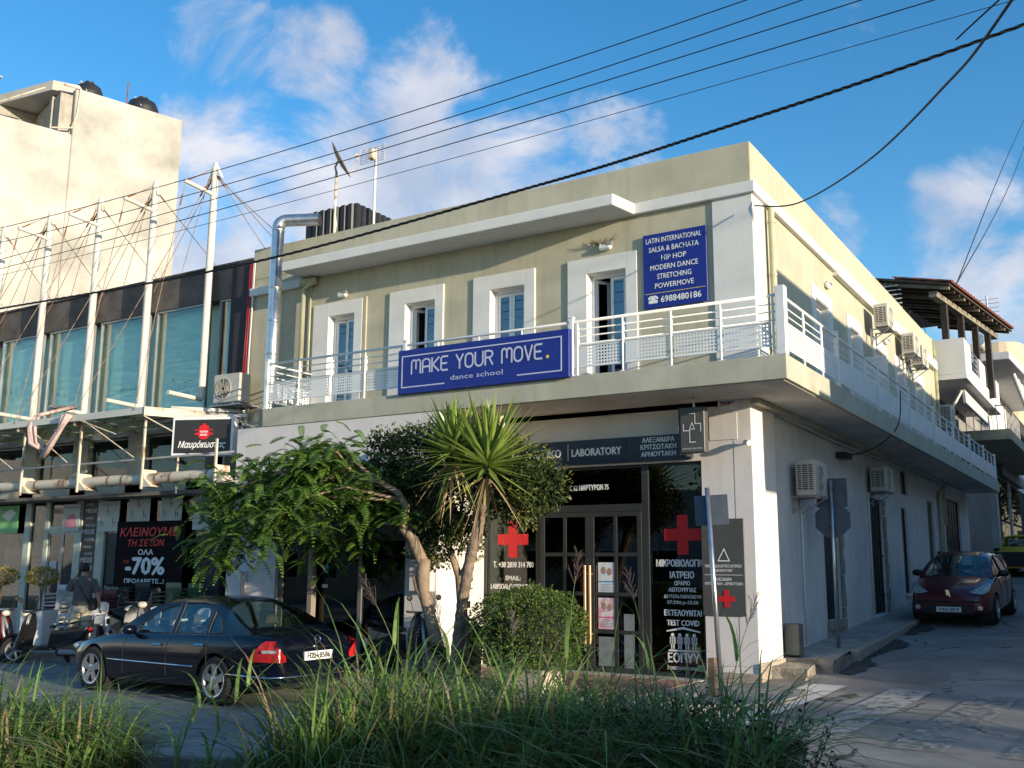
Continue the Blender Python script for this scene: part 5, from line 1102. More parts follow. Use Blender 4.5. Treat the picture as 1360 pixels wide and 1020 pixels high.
rf = build(MB().prism([(0, -.03), (0, .04), (-2.4, .62), (-7, .75), (-7, .62), (-2.4, .54)], 0, 7.6, 'y', RMx), 'roof_deck', M_WOOD, pb)
for i in range(14): build(MB().prism([(-.05, -.13), (-.05, -.03), (-2.4, .53), (-2.4, .40)], .15+i*.55, .25+i*.55, 'y', RMx), 'rafter', mat('weathered_beam', (.28, .25, .2), .8) if i % 3 == 0 else M_WOOD, rf)
tl = None
for i in range(23):
    for j in range(3):
        if tl is None:
            mb = MB(); P_ = [(.16*math.cos(R(a)), .08*math.sin(R(a))) for a in range(0, 181, 30)]; n_ = len(P_); vs = [(0, p[0], p[1]) for p in P_]+[(-.62, p[0]*.85, p[1]*.85+.02) for p in P_]; mb.add(vs, [(k, k+1, k+1+n_, k+n_) for k in range(n_-1)]+[tuple(range(n_))]); tl = o = build(mb, 'roof_tile', M_TILE, rf, local=True, smooth=True)
        else: o = tl.copy(); COL.objects.link(o); o.parent = rf
        o.location = (RMx @ Vector((.07-j*.55, .14+i*.33, .045+j*.55*.24)))-wmat(rf).translation; o.rotation_euler = (0, R(13.6), R(-7))
mb = MB()
for i in range(24):
    x = -7+i*.2; top = .45-.25*max(0, (x+2.4)/2.4); mb.tube([(x, .1, -1.2), (x+1.1, .1, top)], .016, 4, mtx=RMx); mb.tube([(x+1.1, .12, -1.2), (x, .12, top)], .016, 4, mtx=RMx)
build(mb, 'lattice', M_WOOD, pb, kind='stuff'); build(MB().box(-7, 3.0, -2.5, -2.4, 3.1, .5, RMx), 'back_wall', M_WOOD, pb)
mb = MB(); mb.box(-6.9, 31.2, 8.1, -5.6, 31.8, 9.25); build(mb, 'rooftop_box', mat('pale_plastic_sheet', (.5, .5, .42), .7, var=.2, scale=6), pb)
M_MOSS = mat('mossy_pipe', (.36, .38, .22), .8, var=.3, scale=6)
for x, r in ((-5.05, .10), (-4.8, .07), (-5.3, .08)): build(MB().tube([(x-.6, 31.6, 9.0), (x-.05, 31.75, 8.5), (x, 31.8, 8.0), (x, 31.8, 5.9), (x-.2, 31.85, 5.4), (x-.2, 31.85, 4.7)], r, 10), 'mossy_pipe', M_MOSS, pb, smooth=True)
tag(build(MB().tube([(-5.6, 31.4, 8.5), (-5.3, 31.3, 9.4), (-5.0, 31.5, 9.0), (-4.9, 31.6, 8.4)], .012, 4), 'loose_wire', M_CABLE), 'loop of loose wire above the mossy pipes', 'wire')
# lattice antenna / rack on rooftop
t = thing('clothes_rack', 'white wire rack standing on the roof beneath the timber terrace roof', 'rack', (-6.2, 31.2, 9.25)); mb = MB()
for k in range(7): mb.tube([(-6.7, 31.2, 9.35+k*.14), (-5.5, 31.2, 9.35+k*.14)], .022, 5)
mb.tube([(-6.1, 31.2, 9.2), (-6.1, 31.2, 10.3)], .025, 5); build(mb, 'rack', M_TRIM, t)
# awning under the terrace
t = thing('awning', 'folded white awning with long arms under the white terrace', 'awning', (-4.6, 34, 6.6)); mb = MB(); mb.tube([(-5.2, 32.6, 5.3), (-4.3, 33.2, 7.1)], .045, 6); mb.tube([(-4.3, 33.2, 7.1), (-4.2, 38.5, 7.0)], .05, 6); build(mb, 'arm', M_TRIM, t)
mb = MB(); mb.prism([(33.2, 7.15), (38.6, 7.1), (38.6, 6.7), (33.4, 6.75)], -4.28, -4.2, 'x'); build(mb, 'fabric', mat('awning_cloth', (.6, .6, .58), .8, var=.1), t)
ac_unit((-4.85, 32.75, 5.9), R(90), 'brownish air conditioner under the white terrace by the pipes', h=.7, grp=None)
for y in (33.5, 36.0): build(MB().box(-5.29, y, 4.7, -5.25, y+.9, 6.8), 'balcony_door', M_WHITEFRAME, pb)
# second house
hb = thing('corner_balcony_house', 'house with grey concrete balconies and tall glazed shop front up the side street', 'building', (-6, 50, 0))
mb = MB(); mb.box(-14, 46.2, -1, -5.0, 62, 9.6); build(mb, 'wall', M_WW, hb)
mb = MB(); mb.prism([(-9, 41.5), (-3.6, 41.5), (-3.4, 46), (-3.4, 56), (-9, 56)], 9.55, 9.85, 'z'); build(mb, 'roof_slab', M_WW, hb, bevel=.03)
mb = MB(); mb.box(-6.5, 38.35, 6.15, -3.5, 54, 6.50); build(mb, 'balcony_slab', mat('ochre_grey_slab', (.42, .37, .27), .85, var=.12, streak=.3), hb)
mb = MB(); mb.box(-3.62, 38.5, 6.5, -3.6, 53.8, 6.55)
for y in [38.45+i*.45 for i in range(34)]: mb.tube([(-3.58, y, 6.5), (-3.58, y, 7.35)], .014, 4)
mb.tube([(-3.58, 38.4, 7.35), (-3.58, 53.8, 7.35)], .02, 5)
for x in [-6.4+i*.25 for i in range(12)]: mb.tube([(x, 38.42, 6.5), (x, 38.42, 7.35)], .012, 4)
mb.tube([(-6.4, 38.42, 7.35), (-3.58, 38.42, 7.35)], .02, 5); build(mb, 'balcony_railing', M_BLACKC, hb)
build(MB().box(-3.66, 44, 6.55, -3.64, 52, 7.5), 'dark_screen', M_BLACKC, hb)
for y0 in (46.3, 51.3):
    f = build(MB().box(-4.98, y0, 1.9, -4.9, y0+.12, 5.9), 'shop_window', M_TRIM, hb)
    for i in range(4): build(MB().box(-4.99, y0+.2+i*1.15, 2.2, -4.96, y0+1.25+i*1.15, 3.7), 'pane', M_SHOPGLASS, f); build(MB().box(-4.99, y0+.2+i*1.15, 3.8, -4.96, y0+1.25+i*1.15, 5.5), 'pane', M_SHOPGLASS, f)
build(MB().box(-5.01, 46.3, 1.9, -4.995, 61.5, 5.6), 'dark_backing', M_DARK, hb)
build(MB().box(-4.98, 47, 5.65, -4.7, 56, 6.1), 'fascia', mat('teal_grey_fascia', (.16, .20, .20), .6, var=.2), hb)
mb = MB(); 
for z in (2.6, 2.0): mb.tube([(-4.4, 42, z), (-4.3, 60, z+.9)], .025, 5)
for y in range(42, 60, 2): mb.tube([(-4.4, y, 1.5+(y-42)*.05), (-4.4, y, 2.6+(y-42)*.05)], .025, 5)
tag(build(mb, 'street_railing', M_WHITEMETAL), 'low pale pavement railing beside the yellow car', 'railing')
t = thing('furled_awning', 'tall furled awnings leaning in front of the round cream house', 'awning', (-3.8, 46, 7)); mb = MB()
for i in range(3): mb.tube([(-3.7, 43.5+i*1.4, 9.3), (-3.2, 45+i*1.4, 7.2)], .09, 7); mb.tube([(-3.3, 45+i*1.4, 7.4), (-3.4, 44.8+i*1.4, 6.5)], .03, 5)
build(mb, 'furled_fabric', M_WW, t, smooth=True)
rb = thing('round_cream_house', 'sunlit cream house with a rounded top corner far up the street', 'building', (-6, 70, 0))
P_ = [(-16, 64), (-6.5, 64)]+[(-6.5+1.6*math.sin(R(a)), 65.6-1.6*math.cos(R(a))) for a in range(15, 91, 15)]+[(-4.9, 80), (-16, 80)]
build(MB().prism(P_, 0, 14.9, 'z'), 'wall', M_OW, rb); build(MB().prism([(p[0]*1.0+(.5 if p[0] > -7 else 0), p[1]-.6) for p in P_], 11.2, 11.45, 'z'), 'floor_slab', M_TRIM, rb)
for z in (8.2, 12.2): f = build(MB().box(-4.92, 67, z, -4.86, 70, z+1.6), 'window', mat('orange_blind', (.62, .38, .18), .7), rb)
for i, (x, y, lb) in enumerate(((-6.6, 50, 'brown water tank with solar boiler, nearer one on the far roof'), (-5.4, 50, 'brown water tank with solar boiler, farther one on the far roof'))):
    t = thing('roof_tank', lb, 'water tank', (x, y, 9.85), 0, 'tanks on the far roof'); mb = MB(); mb.box(-.42, -.5, .0, .42, .5, 1.7); build(mb, 'tank_body', mat('brown_tank', (.20, .16, .12), .7, var=.2, streak=.4), t, local=True, bevel=.05); mb = MB(); mb.tube([(-.1, -.9, 2.15), (-.1, .9, 2.15)], .30, 14); build(mb, 'boiler', M_TRIM, t, local=True, smooth=True, autos=50)
t = thing('far_antenna', 'thin TV aerial on the roof of the far balcony house', 'antenna', (-5.0, 49, 9.85)); mb = MB(); mb.tube([(-5, 49, 9.85), (-5, 49, 14)], .04, 5); 
for k in range(5): mb.tube([(-5.5, 49, 13+k*.2), (-4.5, 49, 13+k*.2)], .012, 4)
build(mb, 'aerial', M_ALU, t)
# hill and houses closing the street
for i, (x0, y0, x1, y1, h) in enumerate(((-12, 84, -4.2, 96, 13), (-3.5, 110, 8, 120, 14), (4.5, 60, 12, 80, 10), (5, 84, 13, 105, 12))):
    t = thing('street_house', 'plain warm coloured house number far up the street'.replace(' number', '')+(' on the left', ' closing the view', ' on the right behind', ' on the right farthest')[i], 'building', (x0, y0, 0)); build(MB().box(x0, y0, 0, x1, y1, h), 'wall', M_OW if i % 2 else M_WW, t)
    for k in range(3):
        for j in range(3): build(MB().box((x0+x1)/2-3+j*2.4, y0-.06, 4+k*3, (x0+x1)/2-2+j*2.4, y0-.0, 5.4+k*3), 'window', M_BLACKC, t)

# ------------------------------------------------------------------ the rest of the town around (throws the shade, seen in reflections)
ob = thing('opposite_corner_building', 'two storey rendered building on the other side of the side street', 'building', (7, 25, 0))
mb = MB(); mb.box(3.2, 14.34, -.3, 14, 60, 7.75); mb.box(3.1, 14.25, 7.75, 14, 60, 7.95); build(mb, 'wall', M_OW, ob)
for i in range(12):
    y = 16+i*3.4; f = build(MB().box(3.13, y, 4.9, 3.2, y+1.3, 6.9), 'window', M_WHITEFRAME, ob); build(MB().box(3.10, y+.1, 5.0, 3.12, y+1.2, 6.8), 'pane', M_DARK, f)
build(MB().prism([(2.0, 13.95), (3.2, 13.7), (3.2, 14.6), (2.0, 14.6)], 4.2, 5.35, 'z'), 'box_awning', M_OW, ob)
def block(x0, y0, x1, y1, h, lb, m):
    t = thing('town_building', lb, 'building', ((x0+x1)/2, (y0+y1)/2, 0)); build(MB().box(x0, y0, -.3, x1, y1, h), 'wall', m, t)
    nx = int((x1-x0)/3); 
    for i in range(nx):
        for k in range(int((h-1)/3.1)):
            x = x0+1+i*3.0; z = .9+k*3.1; f = build(MB().box(x, y1, z, x+1.5, y1+.05, z+1.7), 'window', M_WHITEFRAME, t); build(MB().box(x+.1, y1+.05, z+.1, x+1.4, y1+.06, z+1.6), 'pane', M_DARK, f)
    return t
block(-44, -26, -26, -16, 6, 'cream block across the avenue, far left behind the camera', M_OW); block(-25, -27, -9, -17, 5.5, 'white block across the avenue behind the camera', M_WW); block(-8, -27, 8, -17, 6.2, 'cream block directly behind the camera', M_OW)
block(16, -22, 30, 4.2, 3.95, 'wide block added out of view to shade the median, right of the camera', M_WW); block(-76, -34, -58, 2, 8, 'block added far to the left to cut the horizon glow in the shop glass', M_WW); block(36, 6, 52, 30, 6.5, 'block at the far right end of the avenue', M_OW)  # wide and far left blocks are added to shape shade and reflections

# ------------------------------------------------------------------ cables
def cable(pts3, r, name, lb, twist=0, ext=True):
    """smooth sagging curve through the points"""
    P_ = [Vector(p) for p in pts3]; out_ = []
    for i in range(len(P_)-1):
        p0 = P_[max(0, i-1)]; p1 = P_[i]; p2 = P_[i+1]; p3 = P_[min(len(P_)-1, i+2)]
        for k in range(10):
            t_ = k/10; out_.append(.5*((2*p1)+(p2-p0)*t_+(2*p0-5*p1+4*p2-p3)*t_*t_+(3*p1-p0-3*p2+p3)*t_**3))
    out_.append(P_[-1]); mb = MB()
    if twist:
        fine = []
        for a, b in zip(out_, out_[1:]):
            for k in range(12): fine.append(a.lerp(b, k/12))
        for ph in (0, 2*PI/3, 4*PI/3): mb.tube([p+Vector((0, math.cos(i*.55+ph), math.sin(i*.55+ph)))*r*.9 for i, p in enumerate(fine)], r*.75, 5)
    else: mb.tube(out_, r, 6)
    o = build(mb, name, M_CABLE, smooth=True); tag(o, lb, 'cable'); return o
def quadz(p, xs_):  # parabola through three (x,z)
    (a, A_), (b, B_), (c, C_) = p
    return [A_*(x-b)*(x-c)/((a-b)*(a-c))+B_*(x-a)*(x-c)/((b-a)*(b-c))+C_*(x-a)*(x-b)/((c-a)*(c-b)) for x in xs_]
XS = [-34, -27, -20, -14, -8, -3, 2, 8, 14]
for i, (p, r, w) in enumerate(((((-19.09, 8.38), (-11.84, 8.28), (-3.56, 8.52)), .008, 'top'), (((-19.03, 8.07), (-11.82, 7.98), (-2.84, 8.31)), .008, 'second from the top'), (((-18.96, 7.70), (-11.81, 7.79), (-2.16, 8.1)), .008, 'third from the top'), (((-18.94, 7.50), (-11.79, 7.57), (-1.41, 7.86)), .008, 'fourth from the top'), (((-18.93, 7.36), (-11.77, 7.37), (-.75, 7.61)), .005, 'thinnest and lowest'))):
    k = .22 if i < 2 else .1
    zz = quadz(p, XS); zz = [min(max(z, 6.5), 11) for z in zz]
    cable([(x, 11.0, z) for x, z in zip(XS, zz)], r, 'power_line', 'thin overhead wire crossing the sky, %s of the five' % w)
cable([(-36, 11, 7.6), (-27, 11, 6.95), (-18.8, 11, 6.66), (-12.05, 11, 6.50), (-6.86, 11, 6.71), (-4.15, 11, 6.91), (-.56, 11, 7.31), (6, 11, 8.3)], .0135, 'power_cable', 'thick twisted black cable sagging across the cream facade', twist=1)
cable([(-4.72, 14.84, 7.34), (-3.81, 14, 6.94), (-2.42, 12, 6.55), (-1.21, 9.5, 6.1), (-.44, 7.5, 5.74), (1.5, 3, 5.6)], .012, 'service_cable', 'black service wire running from the upper building corner towards the street')
cable([(-1.2, 10.9, 7.28), (1, 9, 7.9), (6, 3, 9)], .01, 'power_cable', 'short wire crossing the thick cable at the upper right')
for d in (0, .35): cable([(-3.5, 27.58, 9.01), (-3.3+d*.2, 45+d*6, 19), (-3+d*.5, 80, 38)], .014, 'steep_wire', 'steep thin wire rising to the right from the timber roof, %s' % ('left one' if d == 0 else 'right one'))
cable([(-4.9, 20.6, 3.95), (-4.6, 20.65, 3.97), (-4.2, 20.7, 4.15), (-3.90, 20.9, 4.55), (-3.92, 21.4, 5.3)], .012, 'loose_cable', 'black loose cable leaning from the side wall over the balcony edge')
tag(build(MB().rbox(-4.98, 20.2, 3.85, -4.78, 20.7, 3.97, .02), 'cable_clamp', M_BLACKC), 'small black cable bracket on the side wall under the balcony', 'bracket')

# ------------------------------------------------------------------ street signs
M_SIGNB = mat('sign_back', (.085, .105, .14), .75, var=.12, scale=6)
t = thing('road_sign', 'leaning road sign post with a square blue grey back in front of the corner pillar', 'sign', (-5.0, 13.38, 0), 0)
mb = MB(); mb.tube([(-4.97, 13.38, 0), (-5.11, 13.42, 2.80)], .034, 12); build(mb, 'pole', M_STEEL, t, smooth=True)
PMx = rotm((-5.06, 13.47, 2.28), R(8), 0, R(-2)); mb = MB(); mb.rbox(-.24, -.004, 0, .23, .004, .42, .002, PMx); build(mb, 'sign_plate', M_SIGNB, t); mb = MB()
for x in (-.08, .10):
    for z in (.1, .13, .16, .25): mb.box(x-.05, -.006, z, x+.04, -.004, z+.012, PMx)
build(mb, 'maker_label', mat('label_faint', (.09, .12, .16), .6), t)
t = thing('road_sign', 'stop sign post with a square plate above an octagon, backs seen, on the side pavement', 'sign', (-4.5, 17.7, .38))
mb = MB(); mb.tube([(-4.5, 17.75, .38), (-4.5, 17.75, 3.2)], .032, 12); build(mb, 'pole', M_STEEL, t, smooth=True)
PMx = rotm((-4.5, 17.80, 2.74), R(3)); mb = MB(); mb.rbox(-.26, -.004, .0, .26, .004, .50, .002, PMx); build(mb, 'square_plate', M_SIGNB, t)
mb = MB(); mb.prism([(.32*math.cos(R(22.5+45*k)), -.22+.32*math.sin(R(22.5+45*k))) for k in range(8)], -.018, -.012, 'y', PMx); build(mb, 'octagon_plate', M_SIGNB, t)
mb = MB(); 
for z in (.18, .15, -.12, -.15, -.19): mb.box(-.2, -.020 if z < 0 else -.006, z, -.05, -.0185 if z < 0 else -.004, z+.012, PMx)
for z in (.18, .15): mb.box(.05, -.006, z, .2, -.004, z+.012, PMx)
build(mb, 'maker_label', mat('label_faint', (.09, .12, .16), .6), t)
tag(build(rock(MB(), -5.10, 13.24, -.02, -5.01, 13.33, .50, 6, .006, 2), 'stub_post', mat('weathered_stub', (.26, .17, .10), .9, var=.3, scale=12)), 'short rusty square post stub beside the leaning sign pole', 'post')
tag(build(MB().tube([(-5.35, 13.1, 0), (-5.35, 13.1, .06)], .16, 14), 'drain_cover', M_KERB), 'round stone lump on the pavement by the crossing', 'stone')
t = thing('black_bin', 'small dark slanted object against the wall at the base of the yucca trunk', 'bin', (-9.0, 13.3, 0)); build(MB().tube([(-9.0, 13.3, 0), (-9.0, 13.3, .75), (-9.0, 13.3, .82)], [.16, .2, .1], 12), 'bin_body', M_BLACKC, t, smooth=True, autos=40)

# ------------------------------------------------------------------ cars
def loft(sections, closed=False):
    mb = MB(); n = len(sections[0]); vs = [p for s_ in sections for p in s_]; fs = [(i*n+j, i*n+j+1, (i+1)*n+j+1, (i+1)*n+j) for i in range(len(sections)-1) for j in range(n-1)]
    return mb.add(vs, fs)
def interp(tab, x):
    if x <= tab[0][0]: return tab[0][1]
    for (a, b), (c, d) in zip(tab, tab[1:]):
        if x <= c:
            t_ = (x-a)/(c-a); return b+(d-b)*t_
    return tab[-1][1]
def wheel(t, x, y, r, rim_r, side, spokes=5, mrim=None, w=.2):
    WM = Matrix.Translation((x, y, r)); sg = side
    tb = MB(); prof = [(rim_r, -w/2), (r-.035, -w/2), (r-.01, -w/2+.025), (r, -w*.2), (r, w*.2), (r-.01, w/2-.025), (r-.035, w/2), (rim_r, w/2)]
    tb.lathe(prof, 32, WM, axis='y'); wh = build(tb, 'wheel', M_RUBBER, t, local=True, smooth=True, autos=35)
    mb = MB(); yo = sg*w/2
    mb.lathe([(rim_r+.006, yo*.99), (rim_r+.004, yo*1.02), (rim_r-.02, yo*.96), (rim_r-.035, yo*.5), (rim_r-.035, -yo*.6)], 32, WM, axis='y')
    for k in range(spokes):
        a = 2*PI*k/spokes+.3
        def pt(rad, off, yy): return (rad*math.cos(a)-off*math.sin(a), yy, rad*math.sin(a)+off*math.cos(a))
        a1 = [pt(.05, -.045, yo*.86), pt(.05, .045, yo*.86), pt(rim_r-.01, .058, yo*.93), pt(rim_r-.01, -.058, yo*.93)]; b1 = [pt(.05, -.04, yo*.6), pt(.05, .04, yo*.6), pt(rim_r-.02, .045, yo*.62), pt(rim_r-.02, -.045, yo*.62)]
        mb.add(a1+b1, [(0, 1, 2, 3), (0, 4, 5, 1), (1, 5, 6, 2), (2, 6, 7, 3), (3, 7, 4, 0)], WM)
    mb.lathe([(.001, yo*.93), (.04, yo*.93), (.065, yo*.86), (.07, yo*.6)], 16, WM, axis='y'); build(mb, 'rim', mrim or M_RIM, wh, local=False if False else True, smooth=False)
    mb = MB(); mb.lathe([(.001, yo*.35), (rim_r-.03, yo*.35)], 24, WM, axis='y'); build(mb, 'brake_disc', M_ACD, wh, local=True); return wh
M_RIM = mat('alloy_rim', (.55, .56, .58), .3, metal=.85, var=.06)
def car(name, label, loc, rz, P_, paint, group=None):
    """P_: dict of profile tables, x from 0 (nose) to L (tail), local -x... nose points to -X"""
    t = thing(name, label, 'car', loc, rz, group); Ln = P_['L']; hw = P_['hw']; zb = P_['zb']
    xs_ = P_['xs']; deck = P_['deck']; roof = P_['roof']; plan = P_['plan']; gh = P_['gh']  # greenhouse x range
    secs = []
    for x in xs_:
        w = hw*interp(plan, x); zd = interp(deck, x); b0 = zb+interp(P_['lift'], x); zs = min(interp(P_['belt'], x), zd-.005)
        h = zs-b0
        prof = [(0, b0), (w*.86, b0), (w*.955, b0+.05), (w*.985, b0+h*.28), (w*1.0, b0+h*.52), (w*.992, b0+h*.78), (w*.955, zs-.03), (w*.90, zs+(zd-zs)*.45), (w*.72, zs+(zd-zs)*.85+.002), (w*.4, zd+.01), (0, zd+.018)]
        secs.append([(x, -p[0], p[1]) for p in prof]+[(x, p[0], p[1]) for p in prof[-2::-1]])
    mb = loft(secs)
    n = len(secs[0]); 
    mb.f.append(tuple(range(n))); mb.mi.append(0); mb.f.append(tuple((len(secs)-1)*n+i for i in reversed(range(n)))); mb.mi.append(0)
    body = build(mb, 'body', paint, t, local=True, smooth=True); sub = body.modifiers.new('s', 'SUBSURF'); sub.levels = sub.render_levels = 2
    # wheel arches cut out
    cut = MB(); 
    for wx in P_['wx']:
        for sg in (-1, 1): cut.tube([(wx, sg*(hw+.1), P_['wr']+.0), (wx, sg*(hw-.30), P_['wr'])], P_['wr']+.045, 32)
    co = build(cut, 'cutter', paint, None, local=True); co.matrix_world = Matrix.Translation(loc) @ Matrix.Rotation(rz, 4, 'Z')
    bo = body.modifiers.new('b', 'BOOLEAN'); bo.object = co; bo.operation = 'DIFFERENCE'; bo.solver = 'EXACT'
    bpy.context.view_layer.update(); dg = bpy.context.evaluated_depsgraph_get(); me = bpy.data.meshes.new_from_object(body.evaluated_get(dg)); body.modifiers.clear(); body.data = me
    bpy.data.objects.remove(co)
    try: me.set_sharp_from_angle(angle=R(38))
    except Exception: pass
    wells = MB()
    for wx in P_['wx']:
        for sg in (-1, 1): wells.lathe([(P_['wr']+.043, sg*(hw*.93)), (P_['wr']+.043, sg*(hw-.29)), (.001, sg*(hw-.295))], 24, Matrix.Translation((wx, 0, P_['wr'])), axis='y')
    build(wells, 'wheel_arch', M_ACD, t, local=True)
    # greenhouse shell
    x0, x1 = gh; gs = []
    gx = [x0+(x1-x0)*i/22 for i in range(23)]
    def rw(x): return hw*interp(P_['roofw'], x)
    def bw_(x): return hw*interp(plan, x)*.90
    def zbelt(x): return min(interp(P_['belt'], x), interp(deck, x))-.012
    for x in gx:
        zt = max(interp(roof, x), zbelt(x)+.01); zl = zbelt(x); k = (zt-zl)/(P_['H']-zl+1e-6); a, b = bw_(x), rw(x); wt = a+(b-a)*min(1, k)
        prof = [(a, zl), (a+(wt-a)*.45, zl+(zt-zl)*.46), (wt, zt-.07*k), (wt-.05, zt-.025*k), (wt*.7, zt), (0, zt+.012*k)]
        gs.append([(x, -p[0], p[1]) for p in prof]+[(x, p[0], p[1]) for p in prof[-2::-1]])
    # side surface point
    def sidep(x, z, sg, off=.006):
        zt = max(interp(roof, x), zbelt(x)+.01); zl = zbelt(x); k = (zt-zl)/(P_['H']-zl+1e-6); a, b = bw_(x), rw(x); wt = a+(b-a)*min(1, k)
        u_ = (z-zl)/max(.02, (zt-.07*k-zl)); y = a+(wt-a)*(.45/.46*u_ if u_ < .46 else .45+(u_-.46)/.54*.55); return (x, sg*(y+off), z)
    # roof & pillars: faces of the shell outside the window areas
    wp = P_['windows']; (ws0, ws1), (rs0, rs1) = P_['screens']
    def inwin(x, z):
        for poly_ in wp:
            ins = False; m_ = len(poly_)
            for i in range(m_):
                (xa, za), (xb, zb_) = poly_[i], poly_[(i+1) % m_]
                if (za > z) != (zb_ > z) and x < (xb-xa)*(z-za)/(zb_-za)+xa: ins = not ins
            if ins: return True
        return False
    sh = MB()
    # fine side grid with real holes for windows
    NX, NZ = 72, 16
    for sg in (-1, 1):
        vs = []
        for i in range(NX+1):
            x = x0+(x1-x0)*i/NX; zt = max(interp(roof, x), zbelt(x)+.01); zl = zbelt(x); k = (zt-zl)/(P_['H']-zl+1e-6); top = zt-.07*k
            for j in range(NZ+1): vs.append(sidep(x, zl+(top-zl)*j/NZ, sg, 0))
        fs = []
        for i in range(NX):
            for j in range(NZ):
                q = [i*(NZ+1)+j, (i+1)*(NZ+1)+j, (i+1)*(NZ+1)+j+1, i*(NZ+1)+j+1]; cx = sum(vs[a][0] for a in q)/4; cz = sum(vs[a][2] for a in q)/4
                if not inwin(cx, cz): fs.append(tuple(q if sg < 0 else q[::-1]))
        sh.add(vs, fs)
    # roof grid with holes for the screens
    NY = 24; vs = []
    for i in range(NX+1):
        x = x0+(x1-x0)*i/NX; zt = max(interp(roof, x), zbelt(x)+.01); zl = zbelt(x); k = (zt-zl)/(P_['H']-zl+1e-6); a, b = bw_(x), rw(x); wt = a+(b-a)*min(1, k)
        for j in range(NY+1):
            v = -1+2*j/NY; z = zt+.012*k-(.07*k+.012*k)*abs(v)**5; vs.append((x, v*wt, z))
    fs = []
    for i in range(NX):
        xm = x0+(x1-x0)*(i+.5)/NX
        for j in range(NY):
            v = abs(-1+2*(j+.5)/NY)
            if (ws0 < xm < ws1 or rs0 < xm < rs1) and v < .90: continue
            fs.append((i*(NY+1)+j, (i+1)*(NY+1)+j, (i+1)*(NY+1)+j+1, i*(NY+1)+j+1))
    sh.add(vs, fs); cab = build(sh, 'cabin', paint, t, local=True, smooth=True)
    for (a_, b_, nm) in ((ws0, ws1, 'windscreen'), (rs0, rs1, 'rear_window')):
        if b_-a_ < .05: continue
        g = MB(); vv = []; K = 10
        for i in range(K+1):
            x = a_-.01+(b_-a_+.02)*i/K; zt = max(interp(roof, x), zbelt(x)+.01); zl = zbelt(x); k = (zt-zl)/(P_['H']-zl+1e-6); wt = bw_(x)+(rw(x)-bw_(x))*min(1, k)
            for j in range(13): v = (-1+2*j/12)*.92; vv.append((x, v*wt, zt-.004+.012*k-(.082*k)*abs(v)**5))
        g.add(vv, [(i*13+j, (i+1)*13+j, (i+1)*13+j+1, i*13+j+1) for i in range(K) for j in range(12)]); build(g, nm, M_CARGLASS, t, local=True, smooth=True)
    for sg in (-1, 1):
        for poly_ in wp:
            g = MB(); g.add([sidep(x, z, sg, -.008) for x, z in poly_], [tuple(range(len(poly_)))] if sg < 0 else [tuple(range(len(poly_)))[::-1]]); build(g, 'side_window', M_CARGLASS, t, local=True)
            fr_ = MB(); pl = [sidep(x, z, sg, .001) for x, z in poly_]; fr_.tube(pl+[pl[0]], .011, 5); build(fr_, 'window_seal', M_BLACKC, t, local=True)
    # interior: floor, seats, dash
    it = MB(); it.box(x0+.2, -hw*.8, .35, x1-.2, hw*.8, .42)
    build(it, 'cabin_floor', M_ACD, t, local=True); sx = P_['seats']
    for k, xx in enumerate(sx):
        for yy in (-.36, .36):
            m2 = MB(); m2.rbox(xx-.1, yy-.24, .42, xx+.42, yy+.24, .58, .06); m2.rbox(xx+.38, yy-.23, .52, xx+.50, yy+.23, 1.0, .06); m2.rbox(xx+.42, yy-.12, 1.03, xx+.50, yy+.12, 1.18, .05); build(m2, 'car_seat', mat('seat_cloth', (.10, .10, .10), .8, var=.1), t, local=True, smooth=True, autos=40)
    m2 = MB(); m2.rbox(x0+.35, -hw*.78, .6, x0+.75, hw*.78, zbelt(x0+.5)-.02, .05); build(m2, 'dashboard', M_BLACKC, t, local=True)
    for wx in P_['wx']:
        for sg in (-1, 1): wheel(t, wx, sg*(hw-.11), P_['wr'], P_['rim'], sg, P_.get('spokes', 5), w=.20)
    # door seams and handles
    def bodyside(x, z):
        w = hw*interp(plan, x); zd = interp(deck, x); b0 = zb+interp(P_['lift'], x); zs = min(interp(P_['belt'], x), zd-.005); h = zs-b0; u_ = (z-b0)/h
        tab = [(0, .955), (.28, .985), (.52, 1.0), (.78, .992), (1, .955)]; return w*interp(tab, u_)
    for sg in (-1, 1):
        for x in P_['seams']:
            m2 = MB(); m2.tube([(x, sg*(bodyside(x, z)-.001), z) for z in [zb+.14+(interp(P_['belt'], x)-zb-.18)*i/6 for i in range(7)]], .005, 4); build(m2, 'door_seam', M_ACD, t, local=True)
        for x in P_['handles']:
            z = interp(P_['belt'], x)-.14; yy = bodyside(x, z); m2 = MB(); m2.rbox(x-.11, sg*(yy-.006), z-.015, x+.11, sg*(yy+.03), z+.015, .012); build(m2, 'door_handle', P_.get('hmat', paint), t, local=True, smooth=True, autos=50)
        if 'strip' in P_:
            a_, b_, z = P_['strip']; m2 = MB(); q = [a_+(b_-a_)*i/6 for i in range(7)]; m2.tube([(x, sg*(bodyside(x, z)+.006), z) for x in q], .012, 6); build(m2, 'chrome_strip', M_CHROME, t, local=True, smooth=True)
        xm = P_['mirror']; z = zbelt(xm)+.02; yy = bw_(xm); m2 = MB(); m2.ball((xm+.03, sg*(yy+.13), z+.07), (.09, .12, .075), 12, 8); m2.tube([(xm+.03, sg*(yy-.02), z), (xm+.03, sg*(yy+.1), z+.04)], .025, 6); build(m2, 'mirror', P_.get('mmat', paint), t, local=True, smooth=True)
    return t, bodyside
M_NAVYCAR = mat('dark_blue_car_paint', (.002, .0032, .010), .2, metal=0., var=.0, coat=.5, spec=.35)
M_MAROON = mat('maroon_car_paint', (.12, .010, .020), .3, metal=.3, var=0, coat=.8)
M_REDCAR = mat('dark_red_car_paint', (.16, .015, .012), .25, metal=.2, var=0, coat=1)
